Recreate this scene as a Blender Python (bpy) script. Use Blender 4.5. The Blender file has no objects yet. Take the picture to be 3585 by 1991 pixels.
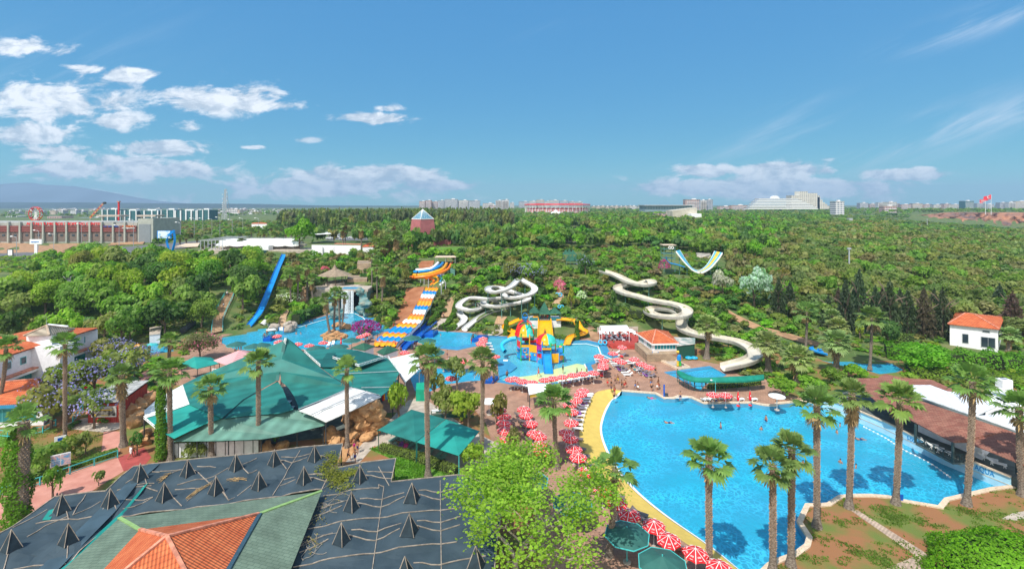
enm=enumerate
import bpy,bmesh,math,random
import numpy as np
from mathutils import Vector as Vc,Matrix,noise
from mathutils.geometry import tessellate_polygon
RD=math.radians
rn=random.Random(11)
SC=bpy.context.scene
COL=SC.collection
# camera, sky, sun, exposure
CH,F,U0,V0=34.0,1700.0,1792.5,715.0
cam=bpy.data.cameras.new('camera');camo=bpy.data.objects.new('camera',cam);COL.objects.link(camo)
camo.location=(0,0,CH);camo.rotation_euler=(RD(90),0,0)
cam.sensor_width=36;cam.lens=36*F/3585.0
cam.shift_y=-(995.5-V0)/3585.0
cam.clip_start=0.5;cam.clip_end=60000
SC.camera=camo
SUNV=Vc((-0.36,-0.55,1.0)).normalized()
sun=bpy.data.lights.new('sun','SUN');suno=bpy.data.objects.new('sun',sun);COL.objects.link(suno)
sun.energy=4.0;sun.angle=RD(0.5);sun.color=(1.0,0.955,0.88)
suno.rotation_euler=(-SUNV).to_track_quat('-Z','Y').to_euler()
SC.view_settings.view_transform='Standard';SC.view_settings.look='None'
SC.view_settings.exposure=0.44;SC.view_settings.gamma=1.0
SC.cycles.max_bounces=6;SC.cycles.transparent_max_bounces=8;SC.cycles.volume_bounces=0
world=bpy.data.worlds.new('World');SC.world=world;world.use_nodes=True
wt=world.node_tree
def make_world():
 N=wt.nodes;L=wt.links;N.clear()
 out=N.new('ShaderNodeOutputWorld');bg=N.new('ShaderNodeBackground')
 sky=N.new('ShaderNodeTexSky');sky.sky_type='NISHITA';sky.sun_disc=False
 sky.sun_elevation=math.asin(SUNV.z);sky.sun_rotation=math.atan2(SUNV.x,SUNV.y)
 sky.altitude=50;sky.air_density=1.0;sky.dust_density=0.6;sky.ozone_density=2.2
 tc=N.new('ShaderNodeTexCoord')
 def mh(op,a,b=None,c=None):
  n=N.new('ShaderNodeMath');n.operation=op
  for i,v in enm((a,b,c)):
   if v is None:continue
   if isinstance(v,(int,float)):n.inputs[i].default_value=v
   else:L.new(v,n.inputs[i])
  return n.outputs[0]
 sep=N.new('ShaderNodeSeparateXYZ');L.new(tc.outputs['Generated'],sep.inputs[0])
 X,Y,Z=sep.outputs
 ys=mh('MAXIMUM',Y,0.02)
 az=mh('DIVIDE',X,ys)
 el=mh('DIVIDE',Z,ys)
 comb=N.new('ShaderNodeCombineXYZ')
 L.new(mh('MULTIPLY',az,4.2),comb.inputs[0]);L.new(mh('MULTIPLY',el,9.5),comb.inputs[1])
 def fbm(vec,scale,det,rough=0.55,dist=0.0,off=0.0):
  mp=N.new('ShaderNodeMapping');L.new(vec,mp.inputs[0]);mp.inputs['Location'].default_value=(off,off*.7,off)
  n=N.new('ShaderNodeTexNoise');n.inputs['Scale'].default_value=scale;n.inputs['Detail'].default_value=det
  n.inputs['Roughness'].default_value=rough;n.inputs['Distortion'].default_value=dist
  L.new(mp.outputs[0],n.inputs['Vector']);return n.outputs['Fac']
 puff=fbm(comb.outputs[0],2.6,9,0.62,0.3)
 banks=[(110,165,160,36,.75),(300,240,120,28,.55),(450,262,110,30,.75),(170,360,340,100,.72),(60,470,260,60,.62),(330,420,240,60,.6),(760,350,250,52,.95),(900,365,170,32,.8),(640,440,80,36,.6),(1300,415,150,24,.85),(1370,380,70,18,.6),(560,520,190,36,.85),(180,540,190,36,.8),(420,590,460,55,.75),(1150,650,460,52,.75),(1080,490,60,12,.4),(890,515,50,11,.7),(1300,620,300,42,1.0),(1520,645,170,24,.8),(2700,655,500,46,.95),(2480,600,130,32,.9),(2740,598,200,28,1.05),(2880,600,70,26,.8),(3160,612,150,22,.9),(3230,598,60,20,.7),(2900,560,30,10,.3),(2110,655,90,18,.35),(1720,615,60,14,.4),(700,690,1300,50,.38),(2900,690,700,40,.38),(60,430,140,70,.5)]
 mask=None
 for(u,v,a,b,s)in banks:
  cx,cy=(u-U0)/F,(V0-v)/F
  dx=mh('MULTIPLY',mh('SUBTRACT',az,cx),F/a);dy=mh('MULTIPLY',mh('SUBTRACT',el,cy),F/b)
  r2=mh('ADD',mh('MULTIPLY',dx,dx),mh('MULTIPLY',dy,dy))
  g=mh('MULTIPLY',mh('EXPONENT',mh('MULTIPLY',r2,-0.9)),s)
  mask=g if mask is None else mh('MAXIMUM',mask,g)
 d=mh('ADD',mask,mh('MULTIPLY',mh('SUBTRACT',puff,0.5),1.9))
 d=mh('MULTIPLY',d,1.0)
 mr=N.new('ShaderNodeMapRange');mr.interpolation_type='SMOOTHSTEP';L.new(d,mr.inputs[0])
 mr.inputs[1].default_value=0.30;mr.inputs[2].default_value=0.60
 cum=mh('MULTIPLY',mr.outputs[0],mh('MINIMUM',mh('MULTIPLY',mask,2.2),1.0))
 rot=N.new('ShaderNodeVectorRotate');rot.rotation_type='Z_AXIS';rot.inputs['Angle'].default_value=-0.42
 c2=N.new('ShaderNodeCombineXYZ');L.new(az,c2.inputs[0]);L.new(el,c2.inputs[1]);L.new(c2.outputs[0],rot.inputs['Vector'])
 st=N.new('ShaderNodeMapping');L.new(rot.outputs[0],st.inputs[0]);st.inputs['Scale'].default_value=(1.6,16,1)
 cir=fbm(st.outputs[0],1.5,7,0.6,0.4,3.1)
 cm=None
 for(u,v,a,b,s)in[(3260,470,430,60,1.2),(3400,90,230,40,1.1),(2720,470,330,60,.6),(1880,110,120,22,.3),(3300,380,300,40,.4),(2750,380,160,22,.35),(60,250,500,120,.25)]:
  cx,cy=(u-U0)/F,(V0-v)/F
  ca,sa=math.cos(0.28),math.sin(0.28)
  p=mh('SUBTRACT',az,cx);q=mh('SUBTRACT',el,cy)
  dx=mh('MULTIPLY',mh('ADD',mh('MULTIPLY',p,ca),mh('MULTIPLY',q,sa)),F/a)
  dy=mh('MULTIPLY',mh('SUBTRACT',mh('MULTIPLY',q,ca),mh('MULTIPLY',p,sa)),F/b)
  g=mh('MULTIPLY',mh('EXPONENT',mh('MULTIPLY',mh('ADD',mh('MULTIPLY',dx,dx),mh('MULTIPLY',dy,dy)),-1.0)),s)
  cm=g if cm is None else mh('MAXIMUM',cm,g)
 mr2=N.new('ShaderNodeMapRange');mr2.interpolation_type='SMOOTHSTEP';L.new(cir,mr2.inputs[0]);mr2.inputs[1].default_value=.42;mr2.inputs[2].default_value=.78
 cirr=mh('MULTIPLY',mr2.outputs[0],cm)
 shade=fbm(comb.outputs[0],2.6,6,0.6,0.3,0.06)
 mr3=N.new('ShaderNodeMapRange');L.new(mh('SUBTRACT',puff,shade),mr3.inputs[0]);mr3.inputs[1].default_value=-0.09;mr3.inputs[2].default_value=0.09
 lowm=N.new('ShaderNodeMapRange');L.new(el,lowm.inputs[0]);lowm.inputs[1].default_value=0.02;lowm.inputs[2].default_value=0.17
 ccol=N.new('ShaderNodeMixRGB');ccol.inputs[1].default_value=(2.1,2.75,3.5,1);ccol.inputs[2].default_value=(5.4,5.6,5.9,1)
 L.new(mh('ADD',mh('MULTIPLY',mr3.outputs[0],0.75),mh('MULTIPLY',lowm.outputs[0],0.25)),ccol.inputs[0])
 hs=N.new('ShaderNodeHueSaturation');hs.inputs['Saturation'].default_value=SKYSAT;hs.inputs['Value'].default_value=SKYVAL
 tint=N.new('ShaderNodeMixRGB');tint.blend_type='MULTIPLY';tint.inputs[0].default_value=1;tint.inputs[2].default_value=SKYTINT
 sp=N.new('ShaderNodeSeparateColor');L.new(sky.outputs[0],sp.inputs[0]);vs=N.new('ShaderNodeVectorMath');vs.operation='SCALE'
 L.new(sky.outputs[0],vs.inputs[0]);L.new(mh('POWER',mh('DIVIDE',3.9,mh('MAXIMUM',sp.outputs[2],.5)),.85),vs.inputs['Scale'])
 L.new(vs.outputs[0],tint.inputs[1]);L.new(tint.outputs[0],hs.inputs['Color'])
 m1=N.new('ShaderNodeMixRGB');L.new(mh('MULTIPLY',cirr,0.8),m1.inputs[0]);L.new(hs.outputs[0],m1.inputs[1]);m1.inputs[2].default_value=(3.9,4.4,5.1,1)
 m2=N.new('ShaderNodeMixRGB');L.new(mh('MULTIPLY',cum,0.93),m2.inputs[0]);L.new(m1.outputs[0],m2.inputs[1]);L.new(ccol.outputs[0],m2.inputs[2])
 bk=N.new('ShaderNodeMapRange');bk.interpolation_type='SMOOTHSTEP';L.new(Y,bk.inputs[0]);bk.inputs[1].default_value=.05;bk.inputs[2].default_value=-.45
 bn=fbm(tc.outputs['Generated'],3.0,6,.6,.3);m3=N.new('ShaderNodeMixRGB');L.new(mh('MULTIPLY',bk.outputs[0],mh('MULTIPLY',bn,1.5)),m3.inputs[0]);L.new(m2.outputs[0],m3.inputs[1]);m3.inputs[2].default_value=(8.0,7.9,7.7,1)  # unseen bright cloud behind the camera, added to raise the fill light
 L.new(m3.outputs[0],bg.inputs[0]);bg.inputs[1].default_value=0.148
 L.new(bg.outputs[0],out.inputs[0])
SKYSAT,SKYVAL,SKYTINT=1.0,1.0,(0.285,.70,.84,1)
make_world()
# geometry helpers
def W(u,v,z=0.0):
 y=F*(CH-z)/(v-V0);return Vc(((u-U0)*y/F,y,z))
def DY(u,v,y):return Vc(((u-U0)*y/F,y,CH-(v-V0)*y/F))
def PX(p):return(U0+F*p[0]/p[1],V0+F*(CH-p[2])/p[1])
COLS=[(-900,[(110,0),(140,9),(300,10),(700,8),(3000,2)]),(-100,[(122,0),(140,8.5),(300,10),(700,8),(3000,2)]),(400,[(122,0),(142,9),(300,10),(700,8),(3000,2)]),(600,[(120,0),(128,2),(150,10),(200,12),(300,11),(800,8),(3000,2)]),(780,[(128,0),(146,8),(170,13),(300,12),(900,9),(3000,3)]),(900,[(133,0),(150,5),(175,11),(200,14),(300,13),(900,11),(3000,5)]),(1100,[(150,0),(158,6),(175,9),(200,13.5),(300,13),(3000,8)]),(1185,[(161,0),(164,7),(172,7.6),(184,10),(200,13.5),(300,13),(3000,9)]),(1280,[(161,0),(164,7),(172,7.6),(184,10),(200,13.5),(300,13),(3000,10)]),(1330,[(146,0),(160,6),(180,10),(200,13.5),(300,13),(3000,10)]),(1500,[(137,0),(160,6),(185,13),(220,14),(3000,12)]),(1750,[(129,0),(140,3),(165,9),(190,13),(230,14),(3000,14)]),(2000,[(124,0),(135,2.5),(165,8),(200,12),(300,14),(3000,15)]),(2300,[(133,0),(140,3.6),(170,9),(220,12),(350,14),(3000,16)]),(2600,[(118,0),(125,1),(150,5),(200,10),(350,13),(3000,17)]),(2900,[(108,0),(130,2),(160,6),(220,10),(400,13),(3000,17)]),(3200,[(106,0),(118,1),(140,3),(200,8),(400,10),(600,9),(800,11),(850,18),(3000,17)]),(3400,[(106,0),(118,1),(140,3),(200,7),(400,8),(600,5),(800,3),(840,18),(3000,17)]),(3700,[(106,0),(118,1),(140,3),(200,6),(400,6),(560,-2),(690,-7),(800,-7),(830,18),(3000,17)]),(4600,[(106,0),(118,1),(140,3),(200,6),(400,6),(560,-7),(760,-8),(830,-8),(3000,-8)])]
CU=[c[0]for c in COLS]
def _prof(i,y):
 p=COLS[i][1]
 if y<=p[0][0]:return 0.0
 for a,b in zip(p,p[1:]):
  if y<=b[0]:
   t=(y-a[0])/(b[0]-a[0]);return a[1]+(b[1]-a[1])*t
 return p[-1][1]
def _colat(x,y):
 u=U0+F*x/max(y,1.0);u=min(max(u,CU[0]),CU[-1]-1e-3)
 for i in range(len(CU)-1):
  if u<CU[i+1]:
   t=(u-CU[i])/(CU[i+1]-CU[i]);return i,t
 return len(CU)-2,1.0
def TZ(x,y):
 i,t=_colat(x,y);z=_prof(i,y)*(1-t)+_prof(i+1,y)*t
 if z>1.5:z+=(noise.noise(Vc((x*.03,y*.03,0)))*1.2+noise.noise(Vc((x*.11,y*.11,3)))*.5)*min(1,(z-1.5)/4)
 return z
def YF(x,y):
 i,t=_colat(x,y);return COLS[i][1][0][0]*(1-t)+COLS[i+1][1][0][0]*t
def GL(u,v,h=0.0):
 """the point along the sight line (u, v) that stands h above the terrain"""
 y=40.0
 while y<4000:
  p=DY(u,v,y)
  if p.z-TZ(p.x,p.y)<=h:break
  y+=0.25 if y<300 else 2.0
 return DY(u,v,y)
def G(u,v):
 p=GL(u,v,0.0);return Vc((p.x,p.y,TZ(p.x,p.y)))
def ipl(u,v,P):
 c=False;j=len(P)-1
 for i in range(len(P)):
  a,b=P[i],P[j]
  if(a[1]>v)!=(b[1]>v)and u<(b[0]-a[0])*(v-a[1])/(b[1]-a[1]+1e-12)+a[0]:c=not c
  j=i
 return c
def cml(P,n=6):
 P=[Vc(p)for p in P];o=[]
 for i in range(len(P)-1):
  a=P[max(i-1,0)];b=P[i];c=P[i+1];d=P[min(i+2,len(P)-1)]
  for k in range(n):
   t=k/n
   o.append(0.5*((2*b)+(c-a)*t+(2*a-5*b+4*c-d)*t*t+(3*b-a-3*c+d)*t**3))
 o.append(P[-1]);return o
class MB:
 def __init__(s):s.v=[];s.f=[];s.m=[];s.k=0
 def mat(s,k):s.k=k;return s
 def face(s,*p):
  n=len(s.v);s.v+=[tuple(q)for q in p];s.f.append(tuple(range(n,n+len(p))));s.m.append(s.k);return s
 def add(s,V,Fs):
  n=len(s.v);s.v+=[tuple(q)for q in V]
  for f in Fs:s.f.append(tuple(i+n for i in f));s.m.append(s.k)
  return s
 def box(s,c,d,rz=0.0,rx=0.0,ry=0.0):
  M=Matrix.Translation(Vc(c))@Matrix.Rotation(rz,4,'Z')@Matrix.Rotation(ry,4,'Y')@Matrix.Rotation(rx,4,'X')
  x,y,z=d[0]/2,d[1]/2,d[2]/2
  V=[M@Vc(q)for q in((-x,-y,-z),(x,-y,-z),(x,y,-z),(-x,y,-z),(-x,-y,z),(x,-y,z),(x,y,z),(-x,y,z))]
  return s.add(V,[(0,3,2,1),(4,5,6,7),(0,1,5,4),(1,2,6,5),(2,3,7,6),(3,0,4,7)])
 def bar(s,a,b,w,h=None):
  a=Vc(a);b=Vc(b);h=h or w;d=b-a
  if d.length<1e-6:return s
  q=d.to_track_quat('X','Z').to_matrix().to_4x4();M=Matrix.Translation((a+b)/2)@q
  x,y,z=d.length/2,w/2,h/2
  V=[M@Vc(q)for q in((-x,-y,-z),(x,-y,-z),(x,y,-z),(-x,y,-z),(-x,-y,z),(x,-y,z),(x,y,z),(-x,y,z))]
  return s.add(V,[(0,3,2,1),(4,5,6,7),(0,1,5,4),(1,2,6,5),(2,3,7,6),(3,0,4,7)])
 def cyl(s,a,b,r0,r1=None,n=8,cap=True):
  return s.tube([a,b],[r0,r0 if r1 is None else r1],n,cap)
 def tube(s,P,r,n=8,cap=True):
  P=[Vc(p)for p in P];m=len(P)
  if not isinstance(r,(list,tuple)):r=[r]*m
  V=[];ref=None
  for i in range(m):
   d=(P[min(i+1,m-1)]-P[max(i-1,0)]).normalized()
   if ref is None:ref=Vc((1,0,0))if abs(d.x)<.8 else Vc((0,1,0))
   x=(ref-d*ref.dot(d)).normalized();ref=x;y=d.cross(x)
   for k in range(n):
    t=2*math.pi*k/n;V.append(P[i]+(x*math.cos(t)+y*math.sin(t))*r[i])
  Fs=[(i*n+k,i*n+(k+1)%n,(i+1)*n+(k+1)%n,(i+1)*n+k)for i in range(m-1)for k in range(n)]
  if cap:Fs+=[tuple(range(n))[::-1],tuple(range((m-1)*n,m*n))]
  return s.add(V,Fs)
 def lathe(s,c,prof,n=12,a0=0.0):
  """prof: list of (radius, z)"""
  c=Vc(c);V=[]
  for(r,z)in prof:
   for k in range(n):
    t=a0+2*math.pi*k/n;V.append(c+Vc((r*math.cos(t),r*math.sin(t),z)))
  Fs=[(i*n+k,i*n+(k+1)%n,(i+1)*n+(k+1)%n,(i+1)*n+k)for i in range(len(prof)-1)for k in range(n)]
  return s.add(V,Fs)
 def prism(s,P,z0,z1):
  """P: world (x, y) outline; walls and both caps"""
  n=len(P);V=[(p[0],p[1],z0)for p in P]+[(p[0],p[1],z1)for p in P]
  s.add(V,[(i,(i+1)%n,n+(i+1)%n,n+i)for i in range(n)])
  T=tessellate_polygon([[Vc((p[0],p[1],0))for p in P]])
  s.add([(p[0],p[1],z1)for p in P],T);s.add([(p[0],p[1],z0)for p in P],[t[::-1]for t in T]);return s
 def sheet(s,P,th=0.05):
  """P: 3-D outline (roughly horizontal); a thin slab filled across it"""
  P=[Vc(p)for p in P];n=len(P)
  T=tessellate_polygon([[Vc((p.x,p.y,0))for p in P]])
  s.add(P,T);s.add([p-Vc((0,0,th))for p in P],[t[::-1]for t in T])
  return s.add(P+[p-Vc((0,0,th))for p in P],[(i,(i+1)%n,n+(i+1)%n,n+i)for i in range(n)])
 def mk(s,name,mats,parent=None,smooth=False):
  me=bpy.data.meshes.new(name);me.from_pydata(s.v,[],s.f)
  if not isinstance(mats,(list,tuple)):mats=[mats]
  for m in mats:me.materials.append(m)
  if len(mats)>1:me.polygons.foreach_set('material_index',s.m)
  if smooth:me.polygons.foreach_set('use_smooth',[True]*len(me.polygons))
  bm=bmesh.new();bm.from_mesh(me);bmesh.ops.remove_doubles(bm,verts=bm.verts,dist=1e-4)if smooth else None
  bmesh.ops.recalc_face_normals(bm,faces=bm.faces);bm.to_mesh(me);bm.free();me.update()
  o=bpy.data.objects.new(name,me);COL.objects.link(o)
  if parent is not None:o.parent=parent;KIDS.setdefault(parent.name,[]).append(o)
  return o
def tag(o,label,cat,group=None,kind=None):
 o['label']=label;o['category']=cat
 if group:o['group']=group
 if kind:o['kind']=kind
 return o
def stc(o,label=None,cat=None,kind='structure'):
 o['kind']=kind
 if label:o['label']=label
 if cat:o['category']=cat
 return o
def empty(name,loc=(0,0,0),rz=0.0):
 o=bpy.data.objects.new(name,None);o.location=loc;o.rotation_euler.z=rz;o.empty_display_size=.3;COL.objects.link(o);return o
KIDS={}
def cpt(o,parent=None):
 c=o.copy();COL.objects.link(c)
 if parent is not None:c.parent=parent
 for ch in KIDS.get(o.name,()):cpt(ch,c)
 return c
ORD=['first','second','third','fourth','fifth','sixth','seventh','eighth','ninth','tenth','eleventh','twelfth','thirteenth','fourteenth','fifteenth','sixteenth','seventeenth','eighteenth','nineteenth','twentieth']
def nth(i):
 if i<20:return ORD[i]
 n=i+1;return '%d%s'%(n,'th' if 10<=n%100<=20 else{1:'st',2:'nd',3:'rd'}.get(n%10,'th'))
 # materials
def mat(name,col,rough=0.7,var=0.12,scale=3.0,bump=0.0,spec=0.3,metal=0.0,stretch=None,col2=None,edge=(.4,.6),transl=0.0,det=5,coords='Object'):
 m=bpy.data.materials.new(name);m.use_nodes=True;N=m.node_tree.nodes;L=m.node_tree.links
 b=N['Principled BSDF'];b.inputs['Roughness'].default_value=rough;b.inputs['Specular IOR Level'].default_value=spec;b.inputs['Metallic'].default_value=metal
 tc=N.new('ShaderNodeTexCoord');mp=N.new('ShaderNodeMapping');L.new(tc.outputs[coords],mp.inputs[0])
 if stretch:mp.inputs['Scale'].default_value=stretch
 n=N.new('ShaderNodeTexNoise');n.inputs['Scale'].default_value=scale;n.inputs['Detail'].default_value=det;L.new(mp.outputs[0],n.inputs['Vector'])
 r=N.new('ShaderNodeValToRGB');L.new(n.outputs['Fac'],r.inputs[0])
 e=r.color_ramp.elements;e[0].position,e[1].position=edge
 if col2 is None:
  e[0].color=(*[c*(1-var)for c in col],1);e[1].color=(*[min(1,c*(1+var))for c in col],1)
 else:e[0].color=(*col,1);e[1].color=(*col2,1)
 L.new(r.outputs[0],b.inputs['Base Color'])
 if bump:
  bp=N.new('ShaderNodeBump');bp.inputs['Strength'].default_value=bump;bp.inputs['Distance'].default_value=.05;L.new(n.outputs['Fac'],bp.inputs['Height']);L.new(bp.outputs[0],b.inputs['Normal'])
 m['_r']=1
 return m
def nodes(m):return m.node_tree.nodes,m.node_tree.links,m.node_tree.nodes['Principled BSDF']
def leafmat(name,attr=None,sat=1.0,transl=0.35,tw=0.42):
 m=bpy.data.materials.new(name);m.use_nodes=True;N,L,b=nodes(m)
 b.inputs['Roughness'].default_value=.55;b.inputs['Specular IOR Level'].default_value=.25
 if attr:a=N.new('ShaderNodeAttribute');a.attribute_name=attr;c=a.outputs['Color']
 else:a=N.new('ShaderNodeObjectInfo');c=a.outputs['Color']
 g=N.new('ShaderNodeNewGeometry')
 mr=N.new('ShaderNodeMapRange');L.new(g.outputs['Random Per Island'],mr.inputs[0]);mr.inputs[3].default_value=.8;mr.inputs[4].default_value=1.28
 tc=N.new('ShaderNodeTexCoord');n=N.new('ShaderNodeTexNoise');n.inputs['Scale'].default_value=.45;n.inputs['Detail'].default_value=2;L.new(g.outputs['Position'],n.inputs['Vector'])
 mr2=N.new('ShaderNodeMapRange');L.new(n.outputs['Fac'],mr2.inputs[0]);mr2.inputs[1].default_value=.3;mr2.inputs[2].default_value=.7;mr2.inputs[3].default_value=.86;mr2.inputs[4].default_value=1.36
 mu=N.new('ShaderNodeMath');mu.operation='MULTIPLY';L.new(mr.outputs[0],mu.inputs[0]);L.new(mr2.outputs[0],mu.inputs[1])
 vm=N.new('ShaderNodeVectorMath');vm.operation='SCALE';L.new(c,vm.inputs[0]);L.new(mu.outputs[0],vm.inputs['Scale'])
 L.new(vm.outputs[0],b.inputs['Base Color'])
 t=N.new('ShaderNodeBsdfTranslucent');ts=N.new('ShaderNodeVectorMath');ts.operation='MULTIPLY';L.new(vm.outputs[0],ts.inputs[0]);ts.inputs[1].default_value=(1.5,1.9,.7);L.new(ts.outputs[0],t.inputs['Color'])
 mx=N.new('ShaderNodeMixShader');mx.inputs[0].default_value=tw;L.new(b.outputs[0],mx.inputs[1]);L.new(t.outputs[0],mx.inputs[2])
 L.new(mx.outputs[0],N['Material Output'].inputs[0]);return m
def ribbed(name,col,period,axis=0,depth=.5,var=.1,rough=.5,dark=.75,ang=0.0,nscale=1.2,col2=None):
 """parallel ribs (corrugation, shingle rows, planks): wave bands in colour and bump"""
 m=mat(name,col,rough,var,nscale,col2=col2);N,L,b=nodes(m)
 ramp=[n for n in N if n.type=='VALTORGB'][0]
 tc=[n for n in N if n.type=='TEX_COORD'][0];mp=N.new('ShaderNodeMapping');L.new(tc.outputs['Object'],mp.inputs[0]);mp.inputs['Rotation'].default_value=(0,0,ang)
 w=N.new('ShaderNodeTexWave');w.wave_type='BANDS';w.bands_direction='XYZ'[axis];w.inputs['Scale'].default_value=math.pi/period/10*1.0
 w.inputs['Scale'].default_value=0.314159/period;w.inputs['Distortion'].default_value=.15;L.new(mp.outputs[0],w.inputs['Vector'])
 mr=N.new('ShaderNodeMapRange');L.new(w.outputs['Fac'],mr.inputs[0]);mr.inputs[3].default_value=dark;mr.inputs[4].default_value=1.1
 vm=N.new('ShaderNodeVectorMath');vm.operation='SCALE';L.new(ramp.outputs[0],vm.inputs[0]);L.new(mr.outputs[0],vm.inputs['Scale']);L.new(vm.outputs[0],b.inputs['Base Color'])
 if depth:
  bp=N.new('ShaderNodeBump');bp.inputs['Strength'].default_value=depth;bp.inputs['Distance'].default_value=period*.3;L.new(w.outputs['Fac'],bp.inputs['Height']);L.new(bp.outputs[0],b.inputs['Normal'])
 return m
def bricky(name,c1,c2,mortar,bw,bh,rough=.8,bump=.3,ang=0.0,ms=.02,coords='Object',off=.5,rx=0.0):
 m=mat(name,c1,rough,.1,2.0);N,L,b=nodes(m)
 tc=[n for n in N if n.type=='TEX_COORD'][0];mp=N.new('ShaderNodeMapping');L.new(tc.outputs[coords],mp.inputs[0]);mp.inputs['Rotation'].default_value=(rx,0,ang)
 t=N.new('ShaderNodeTexBrick');L.new(mp.outputs[0],t.inputs['Vector']);t.inputs['Scale'].default_value=1;t.offset=off
 t.inputs['Brick Width'].default_value=bw;t.inputs['Row Height'].default_value=bh;t.inputs['Mortar Size'].default_value=ms
 t.inputs['Color1'].default_value=(*c1,1);t.inputs['Color2'].default_value=(*c2,1);t.inputs['Mortar'].default_value=(*mortar,1)
 nn=N.new('ShaderNodeTexNoise');nn.inputs['Scale'].default_value=.5;nn.inputs['Detail'].default_value=6;L.new(tc.outputs[coords],nn.inputs['Vector'])
 mr=N.new('ShaderNodeMapRange');L.new(nn.outputs['Fac'],mr.inputs[0]);mr.inputs[1].default_value=.3;mr.inputs[2].default_value=.7;mr.inputs[3].default_value=.78;mr.inputs[4].default_value=1.2
 vm=N.new('ShaderNodeVectorMath');vm.operation='SCALE';L.new(t.outputs['Color'],vm.inputs[0]);L.new(mr.outputs[0],vm.inputs['Scale']);L.new(vm.outputs[0],b.inputs['Base Color'])
 if bump:
  bp=N.new('ShaderNodeBump');bp.inputs['Strength'].default_value=bump;bp.inputs['Distance'].default_value=.03;bp.invert=True;L.new(t.outputs['Fac'],bp.inputs['Height']);L.new(bp.outputs[0],b.inputs['Normal'])
 return m
def watermat(name,c1,c2,wscale=1.4,glint=.6,shallow=None):
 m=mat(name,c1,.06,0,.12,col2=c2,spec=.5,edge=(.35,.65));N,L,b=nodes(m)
 tc=[n for n in N if n.type=='TEX_COORD'][0]
 ramp=[n for n in N if n.type=='VALTORGB'][0]
 dn=N.new('ShaderNodeTexNoise');dn.inputs['Scale'].default_value=.8;dn.inputs['Detail'].default_value=3;L.new(tc.outputs['Object'],dn.inputs['Vector'])
 mx=N.new('ShaderNodeMixRGB');mx.blend_type='LINEAR_LIGHT';mx.inputs[0].default_value=.9;L.new(tc.outputs['Object'],mx.inputs[1]);L.new(dn.outputs['Color'],mx.inputs[2])
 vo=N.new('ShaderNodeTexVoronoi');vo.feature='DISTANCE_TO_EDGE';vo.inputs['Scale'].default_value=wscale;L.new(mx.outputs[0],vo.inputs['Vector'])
 mr=N.new('ShaderNodeMapRange');L.new(vo.outputs['Distance'],mr.inputs[0]);mr.inputs[1].default_value=0;mr.inputs[2].default_value=.16;mr.inputs[3].default_value=1+glint;mr.inputs[4].default_value=.96  # vein pattern paints caustic light into the water's base colour
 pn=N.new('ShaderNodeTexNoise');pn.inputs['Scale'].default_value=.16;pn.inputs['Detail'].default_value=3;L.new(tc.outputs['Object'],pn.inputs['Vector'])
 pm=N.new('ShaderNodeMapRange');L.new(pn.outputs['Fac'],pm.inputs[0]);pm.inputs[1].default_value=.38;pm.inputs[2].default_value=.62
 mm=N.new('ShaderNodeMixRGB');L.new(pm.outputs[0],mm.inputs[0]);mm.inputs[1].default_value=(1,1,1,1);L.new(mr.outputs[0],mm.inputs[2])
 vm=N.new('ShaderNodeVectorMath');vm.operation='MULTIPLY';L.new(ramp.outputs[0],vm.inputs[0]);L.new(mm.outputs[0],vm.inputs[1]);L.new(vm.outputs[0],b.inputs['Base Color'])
 wn=N.new('ShaderNodeTexNoise');wn.inputs['Scale'].default_value=2.6;wn.inputs['Detail'].default_value=4;wn.inputs['Distortion'].default_value=.6
 mp=N.new('ShaderNodeMapping');mp.inputs['Scale'].default_value=(1,.6,1);mp.inputs['Rotation'].default_value=(0,0,.5);L.new(tc.outputs['Object'],mp.inputs[0]);L.new(mp.outputs[0],wn.inputs['Vector'])
 bp=N.new('ShaderNodeBump');bp.inputs['Strength'].default_value=.5;bp.inputs['Distance'].default_value=.25;L.new(wn.outputs['Fac'],bp.inputs['Height']);L.new(bp.outputs[0],b.inputs['Normal'])
 return m
M={}
M['leaf']=leafmat('foliage');M['leafcol']=leafmat('foliage_mass','col')
M['white']=mat('white_paint',(.78,.78,.76),.5,.04,4)
M['wall']=mat('white_plaster',(.74,.74,.76),.8,.05,2)
M['cream']=mat('cream_fibreglass',(.60,.55,.45),.35,.12,.8,edge=(.3,.7))
M['cream2']=mat('white_fibreglass',(.66,.66,.64),.35,.12,.8,edge=(.3,.7))
M['trunk']=mat('bark',(.16,.12,.085),.9,.35,6,bump=.6)
M['grey']=mat('grey_metal',(.42,.44,.46),.45,.08,3,metal=.3)
M['dark']=mat('dark_metal',(.05,.055,.06),.5,.1,3)
M['dkgreen']=mat('dark_green_paint',(.02,.09,.06),.5,.1,3)
M['red']=mat('red_canvas',(.72,.022,.03),.7,.08,4)
M['redp']=mat('red_plastic',(.78,.02,.015),.25,.03,2,spec=.5)
M['orange']=mat('orange_fibreglass',(.85,.20,.008),.3,.08,1.5,spec=.5)
M['yellow']=mat('yellow_fibreglass',(.80,.36,.003),.3,.08,1.5,spec=.5)
M['blue']=mat('blue_fibreglass',(.01,.24,.62),.3,.08,1.5,spec=.5)
M['dkblue']=mat('dark_blue_liner',(.005,.09,.42),.4,.1,1.5)
M['turq']=mat('turquoise_paint',(.07,.45,.44),.45,.05,2)
M['green']=mat('green_paint',(.03,.42,.06),.35,.05,2)
M['magenta']=mat('magenta_paint',(.45,.02,.25),.4,.05,2)
M['glass']=mat('teal_glass',(.02,.20,.22),.12,.15,.5,spec=.7)
M['dkglass']=mat('dark_glass',(.03,.045,.06),.1,.15,.5,spec=.7)
M['skin']=mat('skin',(.42,.20,.11),.6,.06,5);M['skin2']=mat('tanned_skin',(.25,.11,.055),.6,.06,5)
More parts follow.
